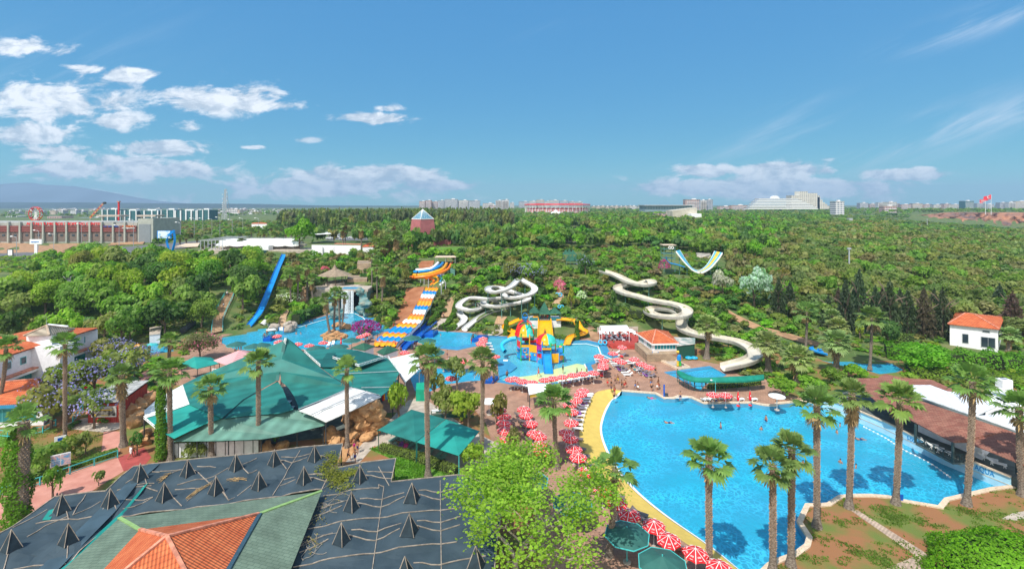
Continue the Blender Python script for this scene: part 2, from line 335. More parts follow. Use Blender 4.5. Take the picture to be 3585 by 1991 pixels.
M['hair']=mat('dark_hair',(.02,.014,.01),.7,.1,5)
M['rock']=mat('rock',(.26,.21,.17),.9,.35,.6,bump=1.0,col2=(.42,.37,.31),edge=(.35,.65))
M['rockbrown']=mat('artificial_brown_rock',(.34,.17,.07),.85,.3,.7,bump=1.0,col2=(.52,.30,.14),edge=(.35,.65))
M['stonewall']=bricky('stone_masonry',(.40,.29,.19),(.30,.22,.15),(.22,.17,.12),.55,.3,rx=RD(90),ms=.03)
M['teal']=ribbed('teal_shade_cloth',(.018,.145,.125),1.9,0,0,.15,.55,.92,1.05,.35)
M['teal2']=ribbed('faded_teal_cloth',(.10,.215,.17),1.6,0,0,.2,.6,.88,.2,.35)
M['tealbright']=mat('bright_turquoise_cloth',(.018,.25,.21),.6,.1,.5)
M['tealdark']=mat('dark_teal_cloth',(.01,.095,.085),.6,.12,.5)
M['net']=mat('dark_net_roof',(.028,.047,.060),.75,.18,.35,col2=(.050,.076,.094),edge=(.35,.7))
M['netvent']=mat('dark_net_vent',(.018,.032,.042),.8,.15,2)
M['batten']=mat('weathered_batten',(.30,.25,.20),.85,.25,2)
M['shingle']=bricky('green_shingles',(.135,.19,.14),(.115,.165,.12),(.07,.11,.08),.6,.35,ang=.15)
M['shingle2']=bricky('dark_green_shingles',(.03,.13,.08),(.022,.10,.06),(.015,.06,.04),.4,.25)
M['brshingle']=bricky('brown_shingles',(.22,.08,.055),(.30,.14,.095),(.12,.05,.04),.6,.22,ang=.5)
M['wood']=ribbed('boardwalk_planks',(.40,.30,.23),.3,0,.2,.15,.8,.82,.9)
M['paving']=bricky('brown_pavers',(.33,.19,.125),(.38,.225,.155),(.22,.13,.095),.45,.45,bump=.15,ms=.02)
M['pink']=mat('pink_concrete',(.44,.18,.135),.85,.2,.6,col2=(.55,.26,.20),edge=(.35,.65))
M['pinkred']=mat('red_concrete',(.34,.065,.058),.85,.15,.8)
M['redwood']=ribbed('red_deck_boards',(.42,.06,.045),.25,1,.3,.12,.6,.75)
M['kerb']=mat('pale_stone_kerb',(.60,.47,.34),.8,.12,3)
M['concrete']=mat('pale_concrete',(.42,.36,.30),.85,.15,1)
M['sand']=mat('yellow_beach_coating',(.60,.43,.10),.75,.05,1.2)
M['rim']=mat('pale_blue_pool_paint',(.04,.24,.42),.45,.08,.8)
M['poolwall']=mat('pool_wall_paint',(.09,.30,.44),.4,.07,.6)
M['step']=ribbed('stair_treads',(.50,.35,.21),.62,1,.4,.15,.85,.55)
def tilemat(name,ang):
 m=mat(name,(.52,.105,.035),.75,.2,1.1,col2=(.68,.19,.07),edge=(.3,.7));N,L,b=nodes(m)
 tc=[n for n in N if n.type=='TEX_COORD'][0];ramp=[n for n in N if n.type=='VALTORGB'][0]
 def bands(ax,per,a,dirn):
  mp=N.new('ShaderNodeMapping');L.new(tc.outputs['Object'],mp.inputs[0]);mp.inputs['Rotation'].default_value=(0,0,a)
  w=N.new('ShaderNodeTexWave');w.bands_direction=dirn;w.inputs['Scale'].default_value=.314159/per;w.inputs['Distortion'].default_value=.4;w.inputs['Detail Scale'].default_value=3;L.new(mp.outputs[0],w.inputs['Vector']);return w.outputs['Fac']
 w1=bands(0,.26,ang,'X');w2=bands(0,.40,ang,'Y')
 a=N.new('ShaderNodeMapRange');L.new(w1,a.inputs[0]);a.inputs[3].default_value=.55;a.inputs[4].default_value=1.12
 c=N.new('ShaderNodeMapRange');L.new(w2,c.inputs[0]);c.inputs[1].default_value=0;c.inputs[2].default_value=.3;c.inputs[3].default_value=.72;c.inputs[4].default_value=1.0
 mu=N.new('ShaderNodeMath');mu.operation='MULTIPLY';L.new(a.outputs[0],mu.inputs[0]);L.new(c.outputs[0],mu.inputs[1])
 vm=N.new('ShaderNodeVectorMath');vm.operation='SCALE';L.new(ramp.outputs[0],vm.inputs[0]);L.new(mu.outputs[0],vm.inputs['Scale']);L.new(vm.outputs[0],b.inputs['Base Color'])
 bp=N.new('ShaderNodeBump');bp.inputs['Strength'].default_value=.6;bp.inputs['Distance'].default_value=.08;L.new(w1,bp.inputs['Height']);L.new(bp.outputs[0],b.inputs['Normal']);return m
for a_ in(0,30,60,90,120,150):M['tile%d'%a_]=tilemat('terracotta_tiles',RD(a_))
def tile_for(p,q):
 """tiles whose ribs run across the eave p -> q"""
 a=math.degrees(math.atan2(q[1]-p[1],q[0]-p[0]));return M['tile%d'%((int(round(-a/30.0))*30)%180)]
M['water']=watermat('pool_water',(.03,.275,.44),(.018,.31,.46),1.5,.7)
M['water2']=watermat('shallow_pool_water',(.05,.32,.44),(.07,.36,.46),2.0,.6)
M['foam']=mat('white_water',(.85,.9,.93),.4,.08,3)
# outlines of the pools (photo coordinates on the ground plane)
def gz(P,z=0.0):return[W(u,v,z)for u,v in P]
WL=-0.75
far_edge=[(2177,1368),(2293,1377),(2324,1394),(2363,1394),(2382,1387),(2418,1391),(2464,1412),(2632,1410),(2680,1419),(2720,1420),(2727,1413),(2811,1405),(2880,1414),(2960,1442),(3100,1502),(3300,1603),(3541,1701)]
near_edge=[(3541,1701),(3471,1708),(3398,1725),(3307,1746),(3285,1772),(3157,1750),(3111,1737),(3048,1732),(2985,1732),(2937,1736),(2895,1763),(2870,1765),(2820,1765),(2790,1826),(2825,1879),(2818,1907),(2776,1938),(2716,1959),(2685,1975),(2650,2010)]
beach_in=[(2639,2040),(2495,1921),(2324,1802),(2219,1715),(2149,1631),(2114,1561),(2100,1505),(2107,1462),(2125,1420),(2149,1392)]
beach_out=[(2177,1367),(2137,1361),(2090,1371),(2066,1399),(2045,1434),(2034,1462),(2029,1504),(2029,1550),(2040,1590),(2068,1645),(2120,1710),(2180,1760),(2247,1805),(2331,1854),(2464,1942),(2560,2010),(2640,2075)]
POOL_A=gz(far_edge+near_edge[1:])+[W(*p,WL)for p in beach_in]
HOLE_A=gz(far_edge+near_edge[1:])+gz([(2650,2080)]+beach_out[::-1][:-1])
poolB=[(776,1178),(835,1165),(900,1147),(945,1143),(1033,1143),(1089,1125),(1124,1118),(1180,1102),(1192,1078),(1258,1078),(1258,1096),(1272,1112),(1284,1127),(1319,1151),(1336,1163),(1305,1178),(1262,1186),(1225,1206),(1100,1222),(1010,1222),(900,1230),(820,1222),(776,1200)]
poolC1=[(1473,1166),(1533,1158),(1651,1165),(1700,1180),(1660,1201),(1599,1214),(1543,1209),(1508,1197),(1473,1183)]
poolC2=[(1707,1180),(1781,1184),(1860,1192),(1960,1186),(1983,1199),(2052,1197),(2100,1208),(2111,1235),(2148,1252),(2085,1260),(2046,1275),(2064,1312),(1990,1330),(1918,1341),(1798,1337),(1748,1329),(1741,1262),(1722,1234),(1706,1205)]
poolD=[(1428,1300),(1500,1287),(1620,1292),(1695,1294),(1700,1330),(1640,1334),(1560,1345),(1500,1372),(1452,1368)]
poolE=[(2335,1308),(2496,1286),(2545,1312),(2470,1345),(2452,1366),(2381,1328)]
poolF=[(2856,1250),(2909,1229),(2944,1246),(2999,1250),(3125,1274),(3162,1294),(3136,1303),(3080,1309),(3034,1296),(2944,1278),(2880,1262)]
poolG=[(466,1234),(545,1197),(600,1212),(608,1228),(524,1242),(480,1246)]
LOW={'B':poolB,'C1':poolC1,'C2':poolC2,'D':poolD,'E':poolE,'F':poolF,'G':poolG}
HOLES=[HOLE_A]+[gz(P)for P in LOW.values()]
def fhs(name,outer,holes,z,m):
 from mathutils.geometry import delaunay_2d_cdt
 V=[];E=[];L=[outer]+holes
 for P in L:
  n=len(V);V+=[Vc((p[0],p[1]))for p in P];E+=[(n+i,n+(i+1)%len(P))for i in range(len(P))]
 r=delaunay_2d_cdt(V,E,[],0,1e-5);vs=r[0];L2=[[(p[0],p[1])for p in P]for P in L];keep=[]
 for f in r[2]:
  cx=sum(vs[i].x for i in f)/len(f);cy=sum(vs[i].y for i in f)/len(f)
  if ipl(cx,cy,L2[0])and not any(ipl(cx,cy,P)for P in L2[1:]):keep.append(tuple(f))
 b=MB();b.add([(p.x,p.y,z)for p in vs],keep);return stc(b.mk(name,m))
 # near flat ground: dry lawn and red soil
M['lawn']=mat('dry_lawn',(.27,.125,.055),.95,0,.22,col2=(.125,.16,.035),edge=(.44,.60),bump=.9,det=14)
M['soil']=mat('scrub_soil',(.07,.12,.03),.95,0,.25,col2=(.15,.16,.06),edge=(.42,.66),det=8)
edgeU=[-900,-500,-100,150,400,600,780,900,1000,1100,1250,1330,1420,1500,1620,1750,1870,2000,2150,2300,2450,2600,2750,2900,3050,3200,3400,3700,4000,4600]
def pflat(u,d):
 y=100.0
 for _ in range(6):y=YF((u-U0)*y/F,y)
 y-=d;return Vc(((u-U0)*y/F,y,0))
flat_out=[Vc((-70,18,0)),Vc((70,18,0))]+[pflat(u,1.0)for u in edgeU[::-1]]
fhs('ground',flat_out,HOLES,0.0,M['lawn'])
flat_low=[(p.x,p.y)for p in[Vc((-66,20,0)),Vc((66,20,0))]+[pflat(u,3.2)for u in edgeU[::-1]]]
# terrain to the horizon
def make_terrain():
 ys=[14.0]
 while ys[-1]<60:ys.append(ys[-1]+6)
 while ys[-1]<100:ys.append(ys[-1]+3)
 while ys[-1]<230:ys.append(ys[-1]+1.6)
 while ys[-1]<8000:ys.append(ys[-1]*1.035)
 us=list(range(-1100,4801,40));V=[];nU=len(us)
 for y in ys:
  for u in us:
   x=(u-U0)*y/F;z=TZ(x,y)
   if z<0.4 and ipl(x,y,flat_low):z=-3.5
   elif z==0:z=-0.03
   V.append((x,y,z))
 b=MB();b.add(V,[(i*nU+k,i*nU+k+1,(i+1)*nU+k+1,(i+1)*nU+k)for i in range(len(ys)-1)for k in range(nU-1)])
 stc(b.mk('terrain',M['soil'],smooth=True))
make_terrain()
# main plaza of brown pavers
plaza=[(622,1264),(652,1222),(740,1178),(800,1156),(905,1133),(1030,1130),(1085,1114),(1172,1092),(1188,1070),(1266,1070),(1294,1108),(1346,1150),(1462,1162),(1475,1150),(1530,1149),(1700,1166),(1740,1174),(1870,1181),(1990,1174),(2090,1158),(2180,1178),(2290,1225),(2330,1262),(2450,1262),(2520,1275),(2590,1310),(2700,1330),(2760,1385),(2884,1403),(2964,1432),(3110,1492),(3320,1594),(3620,1700),(3800,2300),(2300,2500),(1900,2300),(1880,1800),(1740,1600),(1700,1480),(1650,1420),(1300,1450),(900,1450),(600,1340)]
HP=[HOLE_A]+[gz(LOW[k])for k in('B','C1','C2','D','E')]
fhs('paving',gz(plaza),HP,0.012,M['paving'])
fhs('lawn',gz(near_edge[:-1]+[(2650,2010),(2600,2060),(2640,2600),(3900,2600),(4200,1700),(3620,1690)]),[],.016,M['lawn'])
def flat(name,P,z,m):return stc(MB().sheet(gz(P,z),.004).mk(name,m))
# water, basin walls, kerbs
def wallstrip(b,P,z0,z1,closed=True):
 n=len(P)
 for i in range(n if closed else n-1):
  a,c=P[i],P[(i+1)%n];b.face((a[0],a[1],z0),(c[0],c[1],z0),(c[0],c[1],z1),(a[0],a[1],z1))
def offset(P,d):
 """shift an outline sideways by d (left of travel)"""
 o=[];n=len(P)
 for i in range(n):
  a,b_,c=Vc(P[max(i-1,0)][:2]),Vc(P[i][:2]),Vc(P[min(i+1,n-1)][:2])
  t1=(b_-a);t2=(c-b_)
  t1=t1.normalized()if t1.length>1e-6 else t2.normalized();t2=t2.normalized()if t2.length>1e-6 else t1
  n1=Vc((-t1.y,t1.x));n2=Vc((-t2.y,t2.x));m=(n1+n2);m=m.normalized()/max(.5,m.normalized().dot(n1))if m.length>.1 else n1
  o.append(b_+m*d)
 return o
def strip(b,P,d0,d1,z0,z1):
 """a low block running along the line P between the sideways offsets d0 and d1"""
 A,B=offset(P,d0),offset(P,d1)
 for i in range(len(P)-1):
  q=[A[i],A[i+1],B[i+1],B[i]];T=[(p.x,p.y,z1)for p in q];Bo=[(p.x,p.y,z0)for p in q]
  b.add(T+Bo,[(0,1,2,3),(0,4,5,1),(1,5,6,2),(2,6,7,3),(3,7,4,0),(7,6,5,4)])
def build_pools():
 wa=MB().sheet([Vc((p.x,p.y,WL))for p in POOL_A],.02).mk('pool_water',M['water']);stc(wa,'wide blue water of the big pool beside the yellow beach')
 b=MB();wallstrip(b,gz(far_edge+near_edge[1:]),-2,.02,False);stc(b.mk('pool_wall',M['poolwall']))
 def resample(P,n):
  P=cml([Vc((p.x,p.y,p.z))for p in P],5);L=[0]
  for a,c in zip(P,P[1:]):L.append(L[-1]+(c-a).length)
  o=[];j=0
  for k in range(n):
   t=L[-1]*k/(n-1)
   while j<len(L)-2 and L[j+1]<t:j+=1
   o.append(P[j].lerp(P[j+1],(t-L[j])/max(1e-6,L[j+1]-L[j])))
  return o
 Ao=resample(gz(beach_out,.03),60);Ai=resample([W(2176,1368,.02)]+[W(*p,WL+.03)for p in beach_in[::-1]],60)
 b=MB();c=MB()
 for i in range(59):
  n=5
  for k in range(n):
   p=[Ao[i].lerp(Ai[i],k/n),Ao[i+1].lerp(Ai[i+1],k/n),Ao[i+1].lerp(Ai[i+1],(k+1)/n),Ao[i].lerp(Ai[i],(k+1)/n)];b.face(*p)
  d0=(Ai[i]-Ao[i]).normalized()*.45;d1=(Ai[i+1]-Ao[i+1]).normalized()*.45
  up=Vc((0,0,.05));c.face(Ai[i]+up,Ai[i+1]+up,Ai[i+1]+d1+up,Ai[i]+d0+up)
 stc(b.mk('pool_beach',M['sand'],smooth=True));stc(c.mk('beach_edge_line',M['white']))
 b=MB();strip(b,gz(far_edge),-.02,.55,-.1,.09);stc(b.mk('kerb',M['kerb']))
 b=MB();strip(b,gz(near_edge),-.04,.5,-.1,.16);stc(b.mk('kerb',M['kerb']))
 for k,P in LOW.items():
  wl=-.22;Q=gz(P)
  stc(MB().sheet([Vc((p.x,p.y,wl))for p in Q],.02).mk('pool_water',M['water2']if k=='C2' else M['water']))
  b=MB();wallstrip(b,Q,-1,.014);stc(b.mk('pool_wall',M['poolwall']))
 b=MB()
 for P,w in(([(1033,1143),(1089,1125),(1124,1118),(1180,1102)],2.2),([(1258,1085),(1272,1112),(1284,1127),(1319,1151),(1336,1163)],3.0),([(945,1143),(1033,1143)],3.2),([(1660,1201),(1599,1214),(1543,1209),(1508,1197),(1473,1183)],2.4),([(1707,1180),(1781,1184),(1860,1192),(1960,1186),(1983,1199),(2052,1197),(2100,1208),(2111,1235),(2148,1252)],1.6),([(2085,1260),(2046,1275),(2064,1312),(1990,1330),(1918,1341),(1798,1337),(1748,1329)],1.3),([(2335,1308),(2496,1286)],1.0),([(1305,1178),(1262,1186)],1.8)):
  strip(b,gz(P),.02,w,0,.035)
 stc(b.mk('pool_rim',M['rim']))
 b=MB()
 for P in([(1983,1205),(2052,1203),(2094,1213),(2104,1240),(2142,1257)],[(2046,1274),(2064,1312)],[(1284,1127),(1272,1112),(1242,1097)],[(1033,1149),(1124,1122),(1180,1106)],[(2330,1394),(2410,1391)]):
  strip(b,gz(P),-.12,.12,0,.045)
 stc(b.mk('pool_edge_line',M['white']))
 stc(MB().prism([p[:2]for p in gz([(1741,1262),(1772,1254),(1811,1284),(1790,1300),(1746,1318)])],-.5,.04).mk('pool_deck',M['rim']))
 m=mat('pale_yellow_shallows',(.42,.60,.30),.15,.15,.5,col2=(.62,.66,.30),edge=(.3,.7),bump=.3)
 stc(MB().sheet([W(u,v,-.2)for u,v in[(1758,1329),(1800,1336),(1918,1340),(1990,1329),(2062,1311),(2047,1277),(2020,1272),(1940,1292),(1870,1312),(1800,1321)]],.01).mk('shallow_water',m))
build_pools()
# paths
flat('path',[(-220,1905),(-120,1760),(0,1715),(105,1704),(245,1655),(412,1600),(433,1648),(314,1722),(200,1775),(105,1800),(0,1845)],.02,M['pink'])
flat('path',[(412,1600),(503,1566),(531,1599),(507,1626),(433,1648)],.024,M['pinkred'])
flat('path',[(355,1580),(363,1509),(420,1509),(424,1560),(412,1600)],.02,M['pink'])
flat('path',[(300,1450),(420,1440),(640,1300),(560,1262),(500,1300),(440,1390),(300,1400)],.016,M['pink'])
flat('path',[(235,1480),(300,1462),(420,1465),(440,1495),(363,1512),(240,1500)],.02,M['concrete'])
flat('path',[(1140,1700),(1209,1617),(1275,1545),(1190,1480),(1150,1500),(1180,1560),(1120,1640)],.016,M['rockbrown'])
flat('path',[(1209,1617),(1275,1545),(1345,1490),(1430,1400),(1480,1390),(1640,1500),(1760,1560),(1700,1640),(1590,1640),(1500,1590),(1310,1560),(1260,1617)],.02,M['concrete'])
flat('path',[(2977,1784),(3004,1785),(3232,1928),(3205,1943)],.03,M['wood'])
flat('path',[(3205,1943),(3232,1928),(3245,1940),(3240,2010),(3080,2010),(3100,1990)],.034,M['wood'])
flat('path',[(3505,1815),(3545,1795),(3620,1782),(3700,1790),(3560,1820)],.03,M['concrete'])
M['grass']=mat('green_lawn',(.10,.22,.025),.95,.25,.5,bump=.3)
flat('lawn',[(1290,1570),(1330,1562),(1520,1640),(1620,1668),(1640,1720),(1380,1720),(1380,1610)],.01,M['grass'])
flat('lawn',[(-60,1520),(60,1520),(50,1565),(-60,1565)],.01,M['grass'])
def drape(name,P,m,lift=.25,n=10):
 """P: left/right pairs of photo points on the slope"""
 b=MB();rows=[]
 for(a,c)in P:
  rows.append([G(a[0]+(c[0]-a[0])*k/n,a[1]+(c[1]-a[1])*k/n)+Vc((0,0,lift))for k in range(n+1)])
 for r,s in zip(rows,rows[1:]):
  for k in range(n):b.face(r[k],r[k+1],s[k+1],s[k])
 return stc(b.mk(name,m,smooth=True))
M['dirt']=mat('orange_dirt',(.34,.20,.11),.95,.2,.5)
M['redearth']=mat('red_earth',(.24,.085,.035),.95,0,.35,col2=(.36,.16,.08),bump=.8,edge=(.3,.7))
drape('dirt_path',[((2525,1081),(2540,1080)),((2560,1112),(2580,1105)),((2600,1140),(2630,1128)),((2650,1158),(2675,1148)),((2720,1176),(2750,1166)),((2800,1200),(2830,1190)),((2860,1215),(2880,1205))],M['dirt'],.2,3)
drape('red_slope',[((1425,1010),(1488,1005)),((1410,1050),(1468,1050)),((1390,1100),(1440,1100)),((1382,1135),(1415,1135))],M['redearth'],.15,6)
drape('red_slope',[((1475,918),(1520,915)),((1462,935),(1515,938)),((1470,948),(1500,950))],M['redearth'],.4,4)
drape('dirt_ground',[((-80,850),(60,848)),((-80,865),(260,862)),((-80,888),(200,890))],M['dirt'],.3,12)
drape('dirt_ground',[((170,856),(330,852)),((180,872),(300,868)),((190,888),(240,884))],M['dirt'],.3,12)
drape('dirt_ground',[((370,848),(510,844)),((380,860),(500,856))],M['dirt'],.3,8)
drape('lawn',[((1750,815),(1850,812)),((1740,832),(1860,828))],M['grass'],.3,6)
drape('lawn',[((1505,868),(1620,866)),((1500,884),(1630,882))],M['grass'],.3,6)
M['asphalt']=mat('asphalt',(.13,.13,.135),.9,.12,.4)
drape('road',[((-80,893),(-80,915)),((150,882),(160,905)),((420,868),(440,895)),((600,852),(620,872)),((720,842),(760,856))],M['asphalt'],.25,4)
drape('car_park',[((-80,995),(260,960)),((-80,1010),(270,985)),((-80,1050),(220,1000))],M['asphalt'],.25,10)
drape('car_park',[((1140,834),(1280,828)),((1140,845),(1290,842))],M['asphalt'],.25,6)
def ridge(name,prof,y,depth,m,seed):
 b=MB();V=[];n=120;us=[prof[0][0]+(prof[-1][0]-prof[0][0])*k/n for k in range(n+1)]
 rows=[(-.9,0.0),(-.5,.45),(-.2,.85),(0,1.0),(.3,.7),(1,0)]
 for(dy,h)in rows:
  for u in us:
   for a,c in zip(prof,prof[1:]):
    if a[0]<=u<=c[0]:v=a[1]+(c[1]-a[1])*(u-a[0])/(c[0]-a[0]);break
   top=CH+(V0-v)*y/F;x=(u-U0)*y/F;yy=y+dy*depth
   nz=(noise.noise(Vc((u*.012,dy*2,seed)))*.5+noise.noise(Vc((u*.04,dy*4,seed)))*.25)*(top)*.14*(1 if h<1 else .15)
   V.append((x,yy,top*h+nz-(20 if h==0 else 0)))
 k=n+1;b.add(V,[(i*k+j,i*k+j+1,(i+1)*k+j+1,(i+1)*k+j)for i in range(len(rows)-1)for j in range(n)])
 return stc(b.mk(name,m,smooth=True))
M['far']=mat('far_mountain',(.09,.13,.17),.95,.15,.002);M['ridge']=mat('forested_hills',(.03,.055,.045),.95,.3,.004)  # far mountain: part of the haze is mixed into its bluish base colour
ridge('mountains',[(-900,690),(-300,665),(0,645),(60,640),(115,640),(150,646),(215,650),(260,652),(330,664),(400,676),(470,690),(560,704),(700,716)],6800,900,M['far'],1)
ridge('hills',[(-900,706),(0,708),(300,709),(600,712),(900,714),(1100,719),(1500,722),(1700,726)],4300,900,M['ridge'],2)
msea=mat('sea_water',(.01,.09,.16),.15,.1,.02)
stc(MB().sheet([W(3490,812,-4),W(3700,815,-4),W(4900,840,-4),W(4900,745,-4),W(3700,775,-4)],.1).mk('sea',msea))
# plants
def qm(name,C,A,B,mats,mi=None,col=None,extra=None):
 """cards centred on C with half axes A and B (n x 3 arrays)"""
 n=len(C);V=np.empty((n,4,3));V[:,0]=C-A;V[:,1]=C+B*.55;V[:,2]=C+A;V[:,3]=C-B*.55
 me=bpy.data.meshes.new(name);me.vertices.add(4*n);me.vertices.foreach_set('co',V.ravel())
 me.loops.add(4*n);me.loops.foreach_set('vertex_index',np.arange(4*n));me.polygons.add(n)
 me.polygons.foreach_set('loop_start',np.arange(0,4*n,4));me.polygons.foreach_set('loop_total',np.full(n,4))
 for m in(mats if isinstance(mats,(list,tuple))else[mats]):me.materials.append(m)
 if mi is not None:me.polygons.foreach_set('material_index',mi)
 if col is not None:
  at=me.color_attributes.new('col','FLOAT_COLOR','POINT');c4=np.ones((n,4,4));c4[:,:,:3]=col[:,None,:];at.data.foreach_set('color',c4.ravel())
 me.update();me.validate();return me
def unit(a):return a/np.maximum(1e-9,np.linalg.norm(a,axis=1))[:,None]
def crown_arrays(seed,n,size,kind='round',lobes=9):
 g=np.random.default_rng(seed)
 if kind=='round':
  th=g.uniform(0,2*np.pi,lobes);zz=g.uniform(.25,.85,lobes);rr=np.sqrt(np.clip(1-((zz-.45)/.6)**2,.05,1))*g.uniform(.25,.68,lobes)
  LC=np.stack([rr*np.cos(th),rr*np.sin(th),zz],1);LR=g.uniform(.26,.44,lobes)
  LC[0]=(0,0,.5);LR[0]=.5
 elif kind=='tall':
  zz=np.linspace(.12,.9,lobes);th=g.uniform(0,2*np.pi,lobes);rr=g.uniform(.1,.55,lobes)*(1.15-zz)
  LC=np.stack([rr*np.cos(th),rr*np.sin(th),zz],1);LR=g.uniform(.15,.26,lobes)
 elif kind=='flat':
  th=g.uniform(0,2*np.pi,lobes);zz=g.uniform(.45,.85,lobes);rr=g.uniform(.2,.8,lobes)
  LC=np.stack([rr*np.cos(th),rr*np.sin(th),zz],1);LR=g.uniform(.22,.36,lobes)
 elif kind=='mound':
  th=g.uniform(0,2*np.pi,lobes);rr=g.uniform(0,.75,lobes);zz=.5*(1-rr)+.1
  LC=np.stack([rr*np.cos(th),rr*np.sin(th),zz],1);LR=g.uniform(.25,.42,lobes)
 if kind=='cone':
  z=g.beta(1.15,1.5,n);lay=np.round(z*13)/13+g.normal(0,.012,n)
  th=g.uniform(0,2*np.pi,n);arm=.82+.18*np.sin(th*5+np.round(z*13)*2.4)+.1*np.sin(th*3+seed)
  r=(1.0-lay)**.85*arm*g.uniform(.35,1.05,n)*1.0
  C=np.stack([r*np.cos(th),r*np.sin(th),lay*.98+.03-r*.07],1)
  out=np.stack([np.cos(th),np.sin(th),g.normal(-.25,.3,n)],1)
  A=unit(out)*(size*g.uniform(.7,1.5,n))[:,None];B=unit(np.cross(out,g.normal(0,1,(n,3))+[0,0,1]))*(size*g.uniform(.5,1,n))[:,None]
  return C,A,B
 k=g.integers(0,lobes,n);d=unit(g.normal(0,1,(n,3)));d[:,2]=np.where(g.random(n)<.7,np.abs(d[:,2]),d[:,2])
 rad=g.uniform(.55,1.06,n)**.6
 C=LC[k]+d*(LR[k]*rad)[:,None]*[1,1,.72 if kind!='tall' else 1.3]
 C[:,2]=np.maximum(C[:,2],.02+.1*g.random(n))
 nrm=unit(d+[-.12,-.18,.25]+g.normal(0,.38,(n,3)));t=unit(np.cross(nrm,g.normal(0,1,(n,3))));b=np.cross(nrm,t)
 s=size*g.uniform(.6,1.4,n)
 return C,t*s[:,None],b*s[:,None]*1.3
CROWN={}
for k,(kind,n,size,lobes,cnt)in{'round':('round',900,.085,11,4),'small':('round',420,.12,8,4),'tall':('tall',700,.075,12,3),'flat':('flat',500,.09,12,2),'mound':('mound',600,.10,9,3),'cone':('cone',1500,.07,0,3),'dense':('round',3200,.045,18,2),'dense_mound':('mound',3000,.05,16,2)}.items():
 CROWN[k]=[crown_arrays(hash((len(k),j,n))%9999,n,size,kind,lobes)for j in range(cnt)]
CMESH={}
def crown_mesh(kind,j):
 if(kind,j)not in CMESH:CMESH[kind,j]=qm('crown',*CROWN[kind][j],M['leaf'])
 return CMESH[kind,j]
def trunk_mesh(seed,limbs=5,r=.035):
 g=random.Random(seed);b=MB();top=Vc((g.uniform(-.05,.05),g.uniform(-.05,.05),.62))
 b.tube([(0,0,-.08),(g.uniform(-.02,.02),0,.25),top],[r*1.3,r,r*.5],6)
 for i in range(limbs):
  t=g.uniform(.22,.55);a=g.uniform(0,6.28);s=Vc((0,0,t)).lerp(Vc((top.x,top.y,t)),t);e=s+Vc((math.cos(a)*.32,math.sin(a)*.32,g.uniform(.15,.32)))
  b.tube([s,s.lerp(e,.5)+Vc((0,0,.04)),e],[r*.55,r*.35,r*.12],4)
 o=b.mk('trunk',M['trunk']);me=o.data;bpy.data.objects.remove(o);return me
TR=[trunk_mesh(i)for i in range(3)]
def lfc(c,j=.12):
 return(max(.004,c[0]*rn.uniform(1-j,1+j)),c[1]*rn.uniform(1-j,1+j),max(.003,c[2]*rn.uniform(1-j,1+j)),1)
def tree(name,loc,r,h,kind,col,label,cat='tree',group=None,bare=None,trunk=True,j=None,under=.25):
 t=empty(name,loc,rn.uniform(0,6.28));tag(t,label,cat,group)
 j=rn.randrange(len(CROWN[kind]))if j is None else j
 low=kind in('cone','mound','dense_mound')
 c=bpy.data.objects.new('crown',crown_mesh(kind,j));COL.objects.link(c);c.parent=t;c.color=lfc(col)
 ch=h*(1 if low else 1-under);c.scale=(r,r,ch*(1 if low else 1.05));c.location=(0,0,h-ch if not low else 0)
 KIDS.setdefault(t.name,[]).append(c)
 if trunk:
  k=bpy.data.objects.new('trunk',TR[rn.randrange(3)]);COL.objects.link(k);k.parent=t;k.scale=(h*.8,h*.8,h*(.9 if kind!='cone' else 1.2));KIDS[t.name].append(k)
 return t
GR={'lime':(.21,.31,.03),'mid':(.14,.235,.035),'dark':(.07,.14,.03),'olive':(.18,.205,.055),'dry':(.20,.20,.07),'pine':(.12,.175,.045),'yel':(.27,.27,.03),'silver':(.34,.37,.33),'casu':(.10,.13,.05),'conif':(.055,.085,.04),'brown':(.18,.165,.07),'bright':(.14,.28,.02)}
# palms
def fan_leaf(b,base,dirv,L,R,seed,nseg=17,droop=.5):
 g=random.Random(seed);d=Vc(dirv).normalized();side=d.cross(Vc((0,0,1)))
 side=side.normalized()if side.length>.05 else Vc((1,0,0));up=side.cross(d)
 hub=Vc(base)+d*L+Vc((0,0,-.06*L));b.mat(1).bar(base,hub,.05,.03);b.mat(0)
 fold=g.uniform(.1,.45)
 for k in range(nseg):
  a=(k/(nseg-1)-.5)*RD(g.uniform(200,235));s=(d*math.cos(a)+side*math.sin(a));lift=up*(abs(math.sin(a))*fold)
  ln=R*(1-.18*abs(a)/2)*g.uniform(.85,1.08);w=.085*R*1.15
  wv=(side*math.cos(a)-d*math.sin(a))*w
  m=hub+(s+lift).normalized()*ln*.58;tip=hub+(s+lift).normalized()*ln*.9+Vc((0,0,-droop*ln*g.uniform(.25,.7)))
  m2=m+Vc((0,0,-droop*.1*ln))
  b.face(hub,m2-wv,m2+wv);b.face(m2-wv,tip,m2+wv)
